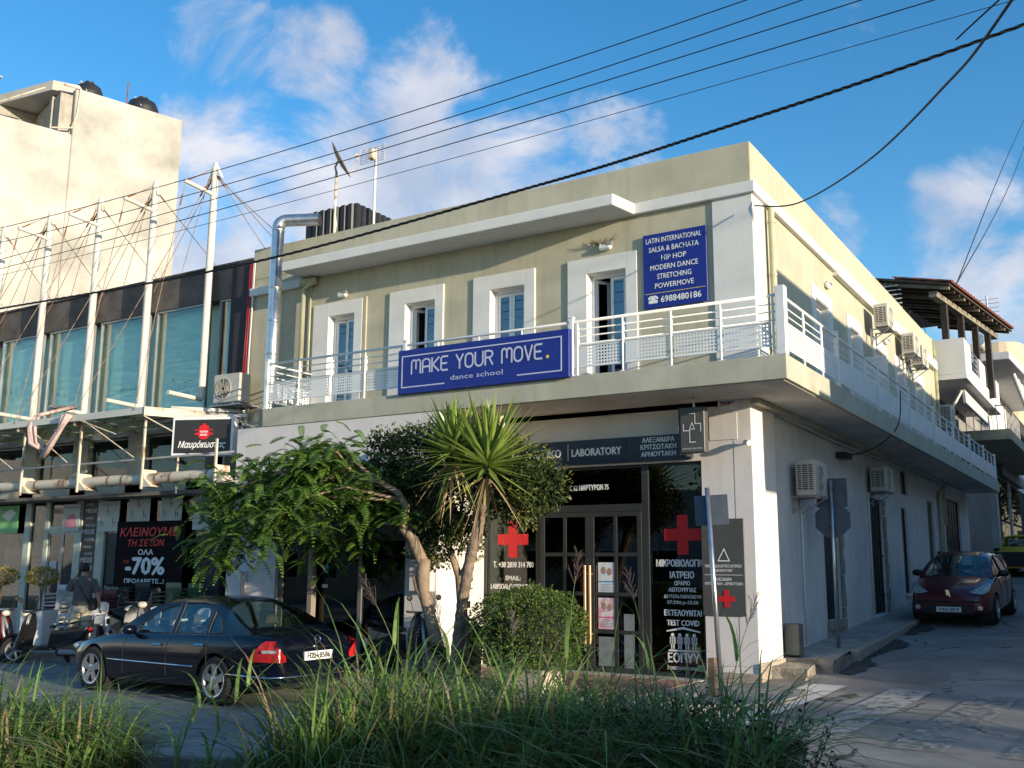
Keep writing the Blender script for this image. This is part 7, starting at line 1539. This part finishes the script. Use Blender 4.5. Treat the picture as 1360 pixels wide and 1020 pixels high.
# ------------------------------------------------------------------ scooters
def scooter(loc, rz, lb, paint, s=1., group=None):
    """nose towards -X"""
    t = thing('scooter', lb, 'scooter', loc, rz, group)
    for nm, x in (('front', -.62), ('rear', .62)):
        mb = MB(); mb.lathe([(.17, -.05), (.255, -.055), (.275, -.03), (.275, .03), (.255, .055), (.17, .05)], 24, Matrix.Translation((x, 0, .275)), axis='y'); w = build(mb, 'wheel', M_RUBBER, t, local=True, smooth=True, autos=35)
        mb = MB(); mb.lathe([(.172, -.04), (.15, -.03), (.15, .03), (.172, .04)], 20, Matrix.Translation((x, 0, .275)), axis='y')
        for k in range(5): a = 2*PI*k/5; mb.tube([(x, 0, .275), (x+.155*math.cos(a), 0, .275+.155*math.sin(a))], .02, 5)
        build(mb, 'rim', M_ALU, w, local=True)
    mb = MB(); mb.tube([(-.62, .07, .28), (-.50, .07, .62), (-.38, .0, .95)], .03, 8); mb.tube([(-.62, -.07, .28), (-.50, -.07, .62), (-.38, 0, .95)], .03, 8); build(mb, 'fork', M_ALU, t, local=True, smooth=True)
    mb = MB(); mb.lathe([(.30, -.08), (.325, 0), (.30, .08)], 24, Matrix.Translation((-.62, 0, .275)), axis='y'); mb.v = [v for v in mb.v]; mb.f = [f_ for f_ in mb.f if min(mb.v[i][2] for i in f_) > .36]; mb.mi = [0]*len(mb.f); build(mb, 'front_fender', paint, t, local=True, smooth=True)
    secs = [[(x+yy*yy*.5, yy*w_, z) for yy in (-1*.3, -.2, -.1, 0, .1, .2, .3)] for x, z, w_ in ((-.42, .30, .6), (-.46, .45, .9), (-.44, .62, 1.), (-.42, .78, .9), (-.40, .92, .6), (-.36, .98, .3))]
    build(loft(secs), 'front_shield', paint, t, local=True, smooth=True); mb = MB(); mb.ball((-.46, 0, .96), (.07, .09, .06), 14, 8); build(mb, 'headlight', M_ACB, t, local=True, smooth=True)
    mb = MB(); mb.tube([(-.36, -.30, 1.02), (-.38, -.1, 1.0), (-.38, .1, 1.0), (-.36, .30, 1.02)], .018, 6); build(mb, 'handlebar', M_BLACKC, t, local=True, smooth=True)
    for sg in (-1, 1):
        mb = MB(); mb.tube([(-.38, sg*.18, 1.02), (-.42, sg*.28, 1.18)], .006, 4); mb.ball((-.42, sg*.30, 1.22), (.02, .06, .045), 10, 6); build(mb, 'mirror', M_BLACKC, t, local=True, smooth=True)
    mb = MB(); mb.rbox(-.42, -.13, .30, .15, .13, .36, .02); build(mb, 'footboard', M_BLACKC, t, local=True)
    mb = MB(); mb.add([(.05, -.12, .34), (.05, .12, .34), (.12, -.15, .66), (.12, .15, .66), (.62, -.14, .72), (.62, .14, .72), (.82, -.07, .74), (.82, .07, .74), (.70, -.12, .52), (.70, .12, .52), (.35, -.15, .36), (.35, .15, .36)], [(0, 2, 3, 1), (2, 4, 5, 3), (4, 6, 7, 5), (6, 8, 9, 7), (8, 10, 11, 9), (0, 10, 8, 2), (2, 8, 6, 4), (1, 3, 9, 11), (3, 5, 7, 9), (0, 1, 11, 10)]); build(mb, 'body', paint, t, local=True, bevel=.03)
    secs = [[(x, yy*w_, z-abs(yy)**3*.9) for yy in (-.3, -.25, -.15, 0, .15, .25, .3)] for x, z, w_ in ((.06, .70, .35), (.10, .76, .45), (.25, .78, .5), (.40, .79, .5), (.55, .84, .5), (.80, .86, .4), (.84, .80, .3))]
    build(loft(secs), 'seat', M_BLACKC, t, local=True, smooth=True)
    mb = MB(); mb.rbox(.80, -.07, .62, .85, .07, .72, .02); build(mb, 'tail_light', M_LAMPR, t, local=True); mb = MB(); mb.rbox(.30, -.19, .22, .85, -.11, .32, .03); build(mb, 'exhaust', M_ALU, t, local=True, smooth=True, autos=40)
    mb = MB(); mb.rbox(.2, -.10, .2, .65, .10, .42, .04); build(mb, 'engine', M_ACD, t, local=True)
    mb = MB(); mb.rbox(.84, -.09, .42, .86, .09, .56, .004); pl_ = build(mb, 'number_plate', M_WHITE, t, local=True)
    return t
scooter((-17.75, 11.95, -.21), R(28), 'black scooter with front wheel turned out, parked behind the grass left of the sedan', M_BLACKP)
scooter((-19.15, 11.55, -.21), R(195), 'dark red scooter cut by the left edge of the street', M_REDCAR)
scooter((-9.75, 12.6, 0), R(170), 'black scooter with a red tail lamp parked behind the sedan on the pavement', mat('blue_black_paint', (.01, .014, .03), .3, coat=.8, var=0))
scooter((-16.15, 12.55, 0), R(165), 'dark scooter with a pale number plate parked beside the man', M_BLACKP)

# ------------------------------------------------------------------ trees and shrubs
M_BARK = mat('smooth_bark', (.34, .25, .17), .85, var=.3, scale=7, bump=.4, bscale=30, col2=(.20, .145, .10)); M_BARKD = mat('ringed_bark', (.26, .19, .14), .9, var=.3, scale=9, bump=.7, bscale=45)
ta = thing('feathery_tree', 'leaning tree with feathery fern-like leaves spreading left over the sedan', 'tree', (-8.95, 12.55, 0))
B0 = Vector((-8.95, 12.55, 0))
tr = [(-8.95, 12.55, -.05), (-9.05, 12.55, .4), (-9.22, 12.52, .95), (-9.34, 12.5, 1.35), (-9.36, 12.5, 1.6), (-9.32, 12.5, 1.8)]
mb = MB(); mb.tube(tr, [.125, .105, .092, .09, .105, .09], 12)
mb.tube([(-9.34, 12.5, 1.72), (-9.55, 12.48, 2.1), (-9.72, 12.45, 2.25), (-9.66, 12.45, 2.6), (-9.80, 12.4, 2.82), (-10.1, 12.3, 3.0), (-10.8, 12.1, 3.12)], [.09, .085, .065, .062, .055, .045, .03], 10)
mb.tube([(-9.2, 12.5, 1.0), (-9.42, 12.46, 1.35), (-9.48, 12.44, 1.55)], [.05, .05, .03], 8)
limbs = []
rnd = random.Random(5)
starts = [(-10.1, 12.3, 3.0), (-10.5, 12.2, 3.08), (-9.9, 12.4, 2.88), (-10.8, 12.1, 3.1), (-9.72, 12.45, 2.7)]
ends = [(-13.75, 12.00, 2.15), (-13.15, 11.40, 2.70), (-12.55, 12.60, 3.25), (-14.05, 12.60, 2.60), (-12.35, 11.20, 2.10), (-11.75, 12.00, 3.45), (-11.05, 11.70, 3.30), (-13.55, 11.90, 3.05), (-12.95, 12.80, 2.30), (-11.55, 11.10, 2.45), (-11.15, 12.90, 2.90), (-12.15, 12.20, 2.90), (-12.05, 12.90, 1.90), (-13.05, 11.50, 1.70), (-11.05, 13.00, 2.20),]
for i, e_ in enumerate(ends):
    s_ = Vector(starts[i % len(starts)]); e_ = Vector(e_); m1 = s_.lerp(e_, .4)+Vector((0, 0, .3)); m2 = s_.lerp(e_, .75)+Vector((0, 0, .15))
    mb.tube([s_, m1, m2, e_], [.028, .019, .012, .005], 6); limbs.append((s_, m1, m2, e_))
build(mb, 'trunk', M_BARK, ta, smooth=True)
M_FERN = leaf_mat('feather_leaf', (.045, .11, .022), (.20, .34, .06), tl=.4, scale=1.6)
fm = MB()
def frond(mb, p_, d, ln, droop=.5, pairs=13, pw=.020, rl=.09):
    d = Vector(d).normalized(); side_ = d.cross(Vector((0, 0, 1)))
    if side_.length < .1: side_ = Vector((1, 0, 0))
    side_.normalize(); side_ = (Matrix.Rotation(rnd.uniform(-.5, .5), 3, d) @ side_); p0 = Vector(p_); prev = p0
    for k in range(1, pairs+1):
        t_ = k/pairs; q = p0+d*ln*t_+Vector((0, 0, -droop*ln*t_*t_)); ax = (q-prev).normalized(); prev = q
        L_ = rl*math.sin(PI*min(1, .15+t_*.85))**.6*(1.05-t_*.35)
        for sg in (-1, 1):
            dd = (side_*sg+ax*.45+Vector((0, 0, -.18))).normalized(); a = q; b = q+dd*L_; w = ax*pw
            mb.add([a-w*.5, a+dd*L_*.5-w*.8, b, a+dd*L_*.5+w*.8, a+w*.5], [(0, 1, 2, 3, 4)])
for (s_, m1, m2, e_) in limbs:
    for _ in range(92):
        t_ = rnd.uniform(.12, 1.0)**.7; q = s_.lerp(m1, t_*2) if t_ < .35 else (m1.lerp(m2, (t_-.35)/.35) if t_ < .7 else m2.lerp(e_, (t_-.7)/.3))
        q = q+Vector((rnd.gauss(0, .24), rnd.gauss(0, .24), rnd.gauss(0, .20)))
        a = rnd.uniform(0, 2*PI); dr_ = Vector((math.cos(a)-.25, math.sin(a), rnd.uniform(-.2, .5))); frond(fm, q, dr_, rnd.uniform(.28, .52), rnd.uniform(.3, .95), pw=.021, rl=.088)
for _ in range(26): q = Vector((-9.75+rnd.uniform(-.3, .3), 12.4+rnd.uniform(-.2, .2), 2.45+rnd.uniform(-.15, .25))); a = rnd.uniform(0, 2*PI); frond(fm, q, (math.cos(a), math.sin(a), .2), rnd.uniform(.2, .35), .5)
build(fm, 'crown', M_FERN, ta)
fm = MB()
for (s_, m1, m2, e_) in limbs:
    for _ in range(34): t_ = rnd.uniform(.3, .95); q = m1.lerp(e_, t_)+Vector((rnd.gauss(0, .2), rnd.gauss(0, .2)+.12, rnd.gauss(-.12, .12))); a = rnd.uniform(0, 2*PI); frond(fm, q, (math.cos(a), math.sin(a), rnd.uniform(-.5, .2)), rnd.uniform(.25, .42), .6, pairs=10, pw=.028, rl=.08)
build(fm, 'inner_leaves', leaf_mat('painted_shade_leaf', (.02, .05, .012), (.07, .13, .03), tl=.3), ta)  # darker leaf copy paints the shade inside the crown

tb = thing('broadleaf_tree', 'dark dense small leaved tree with pale forked stem behind the yucca', 'tree', (-8.95, 13.1, 0))
M_DLEAF = leaf_mat('dark_leaf', (.012, .028, .009), (.055, .085, .02), tl=.2, scale=2.2); M_OLEAF = leaf_mat('painted_sunlit_leaf', (.08, .11, .025), (.22, .22, .06), tl=.3, scale=3)
mb = MB(); mb.tube([(-8.95, 13.1, -.05), (-9.0, 13.1, .8), (-9.05, 13.05, 1.55)], [.09, .08, .075], 10); mb.tube([(-9.05, 13.05, 1.5), (-9.3, 13.1, 2.0), (-9.32, 13.1, 2.6), (-9.6, 13.2, 3.2)], [.06, .05, .045, .03], 8); mb.tube([(-9.05, 13.05, 1.5), (-8.85, 13.1, 1.85), (-8.55, 13.1, 2.6), (-8.2, 13.1, 3.2)], [.06, .05, .045, .03], 8)
lobes = [((-9.6, 13.0, 3.2), (.75, .6, .50)), ((-8.9, 13.0, 3.35), (.8, .6, .52)), ((-10.0, 13.0, 2.75), (.5, .5, .45)), ((-9.2, 13.0, 2.55), (.6, .5, .5)), ((-8.1, 12.9, 3.15), (.7, .55, .5)), ((-7.55, 12.9, 2.85), (.5, .45, .42)), ((-10.4, 13.0, 3.45), (.45, .4, .28)), ((-9.55, 13.0, 2.1), (.35, .35, .45)), ((-7.9, 12.9, 2.6), (.45, .4, .35)), ((-10.6, 13.1, 3.05), (.3, .3, .2)), ((-9.0, 13.1, 2.15), (.35, .3, .3)), ((-10.45, 12.9, 3.75), (.4, .3, .15)), ((-9.6, 12.9, 3.75), (.5, .4, .2))]
for c_, r_ in lobes: mb.tube([(-9.1, 13.1, 2.4), ((c_[0]-9.1)/2, 13.05, (c_[2]+2.4)/2), c_], [.03, .02, .01], 5)
build(mb, 'trunk', M_BARK, tb, smooth=True)
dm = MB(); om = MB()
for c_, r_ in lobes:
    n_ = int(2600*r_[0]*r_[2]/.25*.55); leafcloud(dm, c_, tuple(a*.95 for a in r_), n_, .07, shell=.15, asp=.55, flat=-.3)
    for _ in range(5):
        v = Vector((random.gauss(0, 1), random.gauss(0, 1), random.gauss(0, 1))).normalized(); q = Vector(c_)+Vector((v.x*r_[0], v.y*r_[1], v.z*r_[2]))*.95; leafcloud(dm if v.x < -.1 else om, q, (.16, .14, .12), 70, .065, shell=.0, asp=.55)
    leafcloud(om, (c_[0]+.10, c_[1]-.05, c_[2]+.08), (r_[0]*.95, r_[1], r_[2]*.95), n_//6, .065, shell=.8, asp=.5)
build(dm, 'crown', M_DLEAF, tb); build(om, 'sunlit_leaves', M_OLEAF, tb)  # lighter leaf copy towards +X paints sunlight onto the crown

yk = thing('yucca_tree', 'tall spiky yucca with sword leaves and cream flower on a slanting ringed trunk', 'tree', (-8.75, 12.55, 0))
mb = MB(); P_ = [(-8.80, 12.55, -.05), (-8.72, 12.55, .6), (-8.62, 12.52, 1.2), (-8.50, 12.5, 1.75), (-8.34, 12.5, 2.3), (-8.20, 12.5, 2.75), (-8.12, 12.5, 3.1)]
fine = []; rr = []
for a, b in zip(P_, P_[1:]):
    for k in range(8): fine.append(Vector(a).lerp(Vector(b), k/8)); rr.append(.092+.012*((k % 2)*2-1)*.5-.004*len(fine)/10)
mb.tube(fine, rr, 12); mb.tube([(-8.34, 12.5, 2.45), (-8.55, 12.45, 2.9), (-8.62, 12.4, 3.25)], [.07, .06, .05], 8); build(mb, 'trunk', M_BARKD, yk, smooth=True)
M_SWORD = leaf_mat('sword_leaf', (.12, .19, .04), (.34, .44, .10), rough=.35, tl=.25, scale=2); M_DRYL = leaf_mat('dry_sword_leaf', (.28, .17, .10), (.52, .40, .24), tl=.2, scale=3)
def sword(mb, c, az, el, ln, w=.045, droop=.15):
    d = Vector((math.cos(az)*math.cos(el), math.sin(az)*math.cos(el), math.sin(el))); s_ = Vector((-math.sin(az), math.cos(az), 0)); n_ = d.cross(s_); k_ = 6; vs = []
    for i in range(k_+1):
        t_ = i/k_; p_ = Vector(c)+d*(.08+ln*t_)+Vector((0, 0, -droop*ln*t_*t_)); ww = w*(.55+1.2*t_ if t_ < .3 else (1-t_)/.7*.91+.0)*.75+.001; vs += [p_-s_*ww, p_-n_*ww*.35, p_+s_*ww]
    mb.add(vs, [f_ for i in range(k_) for f_ in ((i*3, i*3+1, i*3+4, i*3+3), (i*3+1, i*3+2, i*3+5, i*3+4))])
sm = MB(); dy = MB(); rnd = random.Random(11)
for (c_, n_, base) in (((-8.08, 12.3, 3.14), 175, .98), ((-8.62, 12.2, 3.36), 105, .76)):
    for i in range(n_):
        el = R(-28+118*(i/n_)**.8); sword(sm, Vector(c_)+Vector((0, 0, .12*i/n_)), i*2.4+rnd.uniform(-.2, .2), el, base*rnd.uniform(.8, 1.15)*(1 if el < R(65) else .8), droop=rnd.uniform(.0, .06), w=.064)
    for i in range(24): sword(dy if i % 3 else sm, Vector(c_)+Vector((0, 0, -.12)), rnd.uniform(0, 2*PI), R(rnd.uniform(-80, -25)), base*rnd.uniform(.6, 1.0), w=.03, droop=.25)
build(sm, 'crown', M_SWORD, yk); build(dy, 'dry_leaves', M_DRYL, yk)
fl = MB()
for i in range(150): t_ = rnd.random(); a = rnd.uniform(0, 6.28); r_ = .075*(1-t_*.6); fl.ball((-7.93+r_*math.cos(a), 12.45+r_*math.sin(a), 3.62+.28*t_), (.012, .012, .018), 5, 4)
fl.tube([(-8.0, 12.47, 3.35), (-7.93, 12.45, 3.9)], .012, 5); build(fl, 'flower_spike', mat('cream_petals', (.6, .56, .38), .7, var=.1), yk)

sb = thing('ball_shrub', 'clipped round green shrub in front of the laboratory window', 'shrub', (-7.4, 12.55, .2))
M_BALL = leaf_mat('ball_leaf', (.025, .055, .012), (.15, .22, .04), tl=.3, scale=3.2)
mb = MB()
for i in range(11000):
    v = Vector((random.gauss(0, 1), random.gauss(0, 1), random.gauss(0, 1))).normalized(); k = random.choice((1, 1, .93, .85, .7))*(1+.12*mnoise.noise(v*3.5)+.05*mnoise.noise(v*9))
    q = Vector((-7.50+v.x*.84*k, 12.55+v.y*.78*k, .80+v.z*.60*k)); 
    if q.z > .15: leaf(mb, q, v+Vector((random.gauss(0, .7), random.gauss(0, .7), random.gauss(0, .7))), random.uniform(.03, .055), .6)
for i in range(60):
    v = Vector((random.gauss(0, 1), random.gauss(0, 1), abs(random.gauss(0, 1)))).normalized(); b = Vector((-7.50+v.x*.82, 12.55+v.y*.76, .80+v.z*.58)); d = (v+Vector((0, 0, .5))).normalized(); ln = random.uniform(.05, .16)
    for k in range(6): leaf(mb, b+d*ln*k/6, d+Vector((random.gauss(0, .6), random.gauss(0, .6), .2)), .04, .55)
build(mb, 'foliage', M_BALL, sb)
mb = MB(); mb.ball((-7.50, 12.55, .80), (.62, .56, .42), 20, 14); build(mb, 'dark_core', mat('painted_core_shade', (.02, .022, .012), .95, var=.3), sb, smooth=True); build(MB().tube([(-7.38, 12.55, 0), (-7.38, 12.55, .5)], .05, 8), 'stem', M_BARK, sb)  # solid near-black core paints the shade between the leaves
t = thing('planter', 'low cream concrete planter under the round shrub', 'planter', (-7.4, 12.5, 0)); build(MB().rbox(-7.75, 12.2, 0, -7.05, 12.85, .30, .02), 'planter_body', mat('cream_planter', (.50, .42, .32), .8, var=.1), t); build(MB().box(-7.7, 12.25, .30, -7.1, 12.8, .304), 'soil', M_SOIL, t)

# tall grass on the median
M_GRASS = leaf_mat('tall_grass', (.06, .14, .03), (.27, .42, .12), tl=.35, scale=2); M_DGRASS = leaf_mat('dark_grass', (.035, .07, .018), (.12, .18, .05), tl=.3, scale=2); M_DRYG = leaf_mat('dry_grass', (.22, .17, .09), (.40, .32, .18), tl=.3)
def blade(mb, b, az, h, lean, w=.008, k_=6):
    d = Vector((math.cos(az), math.sin(az), 0)); s_ = Vector((-math.sin(az), math.cos(az), 0)); vs = []
    for i in range(k_+1):
        t_ = i/k_; p_ = Vector(b)+Vector((0, 0, h*1.15*(t_-.34*lean*t_*t_*t_)))+d*(h*lean*t_*t_*.75); ww = w*1.7*(1-t_)**.7*(1 if t_ > .1 else .7)
        vs += [p_-s_*ww, p_+s_*ww+Vector((0, 0, ww*.4))]
    mb.add(vs, [(i*2, i*2+1, i*2+3, i*2+2) for i in range(k_)])
def inpoly(x, y, P_):
    ins = False
    for (xa, ya), (xb, yb) in zip(P_, P_[1:]+P_[:1]):
        if (ya > y) != (yb > y) and x < (xb-xa)*(y-ya)/(yb-ya)+xa: ins = not ins
    return ins
def grass_clump(regions, lb, n, hf, seed=1):
    r_ = random.Random(seed); ms = [MB(), MB(), MB()]; c = 0
    x0 = min(p[0] for p in regions); x1 = max(p[0] for p in regions); y0 = min(p[1] for p in regions); y1 = max(p[1] for p in regions)
    while c < n:
        x, y = r_.uniform(x0, x1), r_.uniform(y0, y1)
        if not inpoly(x, y, regions): continue
        c += 1; h = hf(x, y, r_); tu = r_.random()
        k = 0 if tu < .60 else (1 if tu < .86 else 2)  # darker and dry blades mixed in at random
        if c % 9 == 1: tx, ty, th = x, y, r_.uniform(.65, 1.25)
        if h > .5: x = tx+r_.gauss(0, .09); y = ty+r_.gauss(0, .09); h = max(.25, hf(x, y, r_))*th
        for q in range(r_.choice((1, 2))):
            az_ = math.atan2(y-ty, x-tx)+r_.gauss(0, .7) if h > .5 else r_.uniform(0, 6.28)
            blade(ms[k], (x+r_.gauss(0, .02), y+r_.gauss(0, .02), -.10), az_, h*r_.uniform(.5, 1.1), r_.uniform(.5, 2.0), r_.uniform(.004, .011) if h > .5 else .005)
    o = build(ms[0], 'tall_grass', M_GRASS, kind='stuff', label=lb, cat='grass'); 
    for m_, mm_, nm in ((ms[1], M_DGRASS, 'darker_grass'), (ms[2], M_DRYG, 'dry_grass')): build(m_, nm, mm_, o, kind='stuff')
    return o
grass_clump([(-7.1, 5.3), (-7.6, 6.1), (-8.9, 5.85), (-9.8, 4.7), (-8.2, 3.5), (-7.3, 4.2)], 'mound of tall green grass on the median at the lower left corner', 4600, lambda x, y, r: max(.25, 1.12-.48*math.hypot(x+7.9, y-5.0)+r.gauss(0, .12)), 3)
grass_clump([(-6.75, 5.6), (-7.35, 6.6), (-6.2, 7.2), (-5.9, 6.4), (-6.3, 5.6)], 'short grass fringe between the grass mounds along the median edge', 160, lambda x, y, r: .16+r.random()*.14, 9)
grass_clump([(-5.5, 5.6), (-5.55, 6.9), (-5.2, 7.6), (-4.0, 8.1), (-3.3, 8.2), (-3.4, 6.9), (-4.4, 5.7), (-5.3, 5.1)], 'large tangle of tall arching grass in the middle of the median', 3900, lambda x, y, r: max(.3, 1.15+.28*mnoise.noise(Vector((x*1.7, y*1.7, 0)))-.16*abs(x+4.9)+r.gauss(0, .14)), 4)
grass_clump([(-3.5, 6.6), (-3.6, 8.3), (-2.6, 8.3), (-2.4, 7.0)], 'thin tall grass growing through the dark leafy bush', 330, lambda x, y, r: .8+r.random()*.55, 6)
M_PLUME = leaf_mat('plume_seed', (.08, .055, .05), (.19, .14, .12), tl=.2); M_STEM = mat('reed_stem', (.16, .20, .06), .7, var=.2)
def reed(x, y, h, az, lean, lb, plume=True):
    t = thing('reed_grass', lb, 'plant', (x, y, -.09)); rn = random.Random(int(x*1000)); d = Vector((math.cos(az), math.sin(az), 0))
    P_ = [Vector((0, 0, h*t_*(1-.12*lean*t_)))+d*(lean*h*.5*t_*t_) for t_ in [i/8 for i in range(9)]]
    build(MB().tube(P_, [.007-.0006*i for i in range(9)], 5), 'stem', M_STEM, t, local=True); mb = MB()
    for k in range(7): i = 1+k % 6; blade(mb, P_[i], rn.uniform(0, 6.28), rn.uniform(.35, .6), rn.uniform(.8, 1.6), .011)
    build(mb, 'leaf_blades', M_GRASS, t, local=True)
    if plume:
        mb = MB(); top = P_[-1]; ax = (P_[-1]-P_[-2]).normalized()
        for k in range(24):
            q = top+ax*(k/34*.36-.08); a = rn.uniform(0, 6.28); dd = (ax*1.2+Vector((math.cos(a), math.sin(a), .0))*rn.uniform(.4, .9)).normalized(); ln = .14*(1-k/50)*rn.uniform(.6, 1.2)
            mb.tube([q, q+dd*ln], .0016, 3)
            for j in range(5): leaf(mb, q+dd*ln*(j+1)/5, dd+Vector((rn.gauss(0, .5), rn.gauss(0, .5), rn.gauss(0, .5))), .015, .35)
        build(mb, 'plume', M_PLUME, t, local=True)
reed(-5.0, 6.7, 1.62, PI+.7, .5, 'tall reed with a purplish plume leaning left before the cafe door'); reed(-4.75, 6.9, 1.45, PI-.3, .45, 'reed with a loose brown plume left of the pale forked stem')
reed(-3.95, 7.1, 1.75, .9, .15, 'reed with a dark feathery plume rising beside the laboratory left glass'); reed(-3.35, 7.6, 1.62, PI, .25, 'reed with a purplish plume in front of the right red cross window'); reed(-2.95, 7.9, 1.45, .5, .35, 'reed with open plume in front of the grey plaque'); reed(-4.3, 7.0, 1.35, 2.2, .6, 'reed with small plume in the middle of the grass')
reed(-6.9, 5.9, 1.05, .8, .8, 'arching reed at the right rim of the left grass mound', False); reed(-6.75, 6.1, 1.15, .4, 1.0, 'long bent grass stem in front of the sedan rear door', False); reed(-5.5, 6.2, 1.3, 2.6, .8, 'bent reed in front of the sedan tail', False)
ls = thing('leafy_bush', 'dark leafy bush with upright twigs at the bottom right of the median', 'shrub', (-3.0, 7.6, -.09)); mb = MB(); tw = MB(); rn = random.Random(8)
for i in range(520):
    x, y = rn.uniform(-4.0, -2.35), rn.uniform(6.9, 8.5); h = (.30+.42*rn.random())*(1-.35*abs(x+3.2)/.9); az = rn.uniform(0, 6.28); d = Vector((math.cos(az)*.35, math.sin(az)*.35, 1)).normalized(); b = Vector((x, y, -.09)); ln = h/d.z+.15
    tw.tube([b, b+d*ln], [.006, .002], 3)
    for k in range(9): q = b+d*ln*(.35+.65*k/9); a = k*2.3; dd = Vector((math.cos(a), math.sin(a), .5)); leaf(mb, q, dd, rn.uniform(.04, .065), .55, .1)
for (x, y, h, az, ln_) in ((-2.52, 8.05, 1.0, .3, .25), (-2.42, 8.1, .72, .6, .5), (-2.25, 7.9, .45, .6, .5), (-2.2, 8.0, .35, 0, .5), (-2.6, 8.2, .8, 2.6, .2)):
    b = Vector((x, y, -.09)); d = Vector((math.cos(az)*ln_, math.sin(az)*ln_, 1)).normalized(); tw.tube([b, b+d*h*.5+Vector((.02, 0, 0)), b+d*h], [.008, .006, .002], 5)
    for k in range(14): q = b+d*h*(.3+.7*k/14); a = k*2.1; leaf(mb, q, Vector((math.cos(a), math.sin(a), .9)), .06, .5, .1)
build(mb, 'foliage', leaf_mat('bush_leaf', (.018, .030, .014), (.075, .10, .045), rough=.4, tl=.2, scale=4), ls); build(tw, 'twigs', mat('red_twig', (.10, .05, .035), .8, var=.2), ls)
# low weeds along the far kerb and yard plants beyond
mb = MB(); rn = random.Random(3)
for i in range(700):
    x = rn.uniform(-11, -5.2); y = 12.2+abs(rn.gauss(0, .15)); blade(mb, (x, y, 0), rn.uniform(0, 6.28), rn.uniform(.04, .14), .8, .004, 4)
build(mb, 'kerb_weeds', M_GRASS, kind='stuff', label='sparse short weeds growing along the far kerb of the avenue', cat='grass')
# street trees; first three added out of view to break up low sun
def simple_tree(x, y, h, r, lb, seed):
    t = thing('street_tree', lb, 'tree', (x, y, 0)); rn_ = random.Random(seed); mb = MB(); mb.tube([(x, y, -.2), (x+.1, y, h*.35), (x, y+.1, h*.7)], [.18, .14, .07], 8); build(mb, 'trunk', M_BARK, t); mb = MB(); st = random.getstate(); random.seed(seed)
    for k in range(12):
        a = rn_.uniform(0, 6.28); q = (x+math.cos(a)*r*.6*rn_.random(), y+math.sin(a)*r*.6*rn_.random(), h*.55+rn_.random()*h*.4); leafcloud(mb, q, (r*.45, r*.45, r*.38), 260 if seed > 3 else 75, .22, shell=.2)
    random.setstate(st); build(mb, 'crown', M_DLEAF, t)
simple_tree(14, 4.6, 4.9, 1.8, 'bushy street tree added out of view to dapple the sun, nearest the crossing', 1); simple_tree(25, 6.6, 5.0, 1.3, 'bushy street tree added out of view to dapple the sun, second', 2); simple_tree(17, 11.8, 3.0, 1.3, 'small street tree added out of view on the far pavement to dapple the sun', 3)
simple_tree(-13, -8, 6.5, 3.0, 'large tree across the avenue behind the camera on the left', 4); simple_tree(-6, -9, 6, 2.8, 'large tree across the avenue behind the camera in the middle', 5); simple_tree(-20, -8, 6.5, 3, 'large tree across the avenue far left behind the camera', 6)
simple_tree(-3.0, 66, 9, 2.6, 'leafy green tree at the far end of the side street', 7)
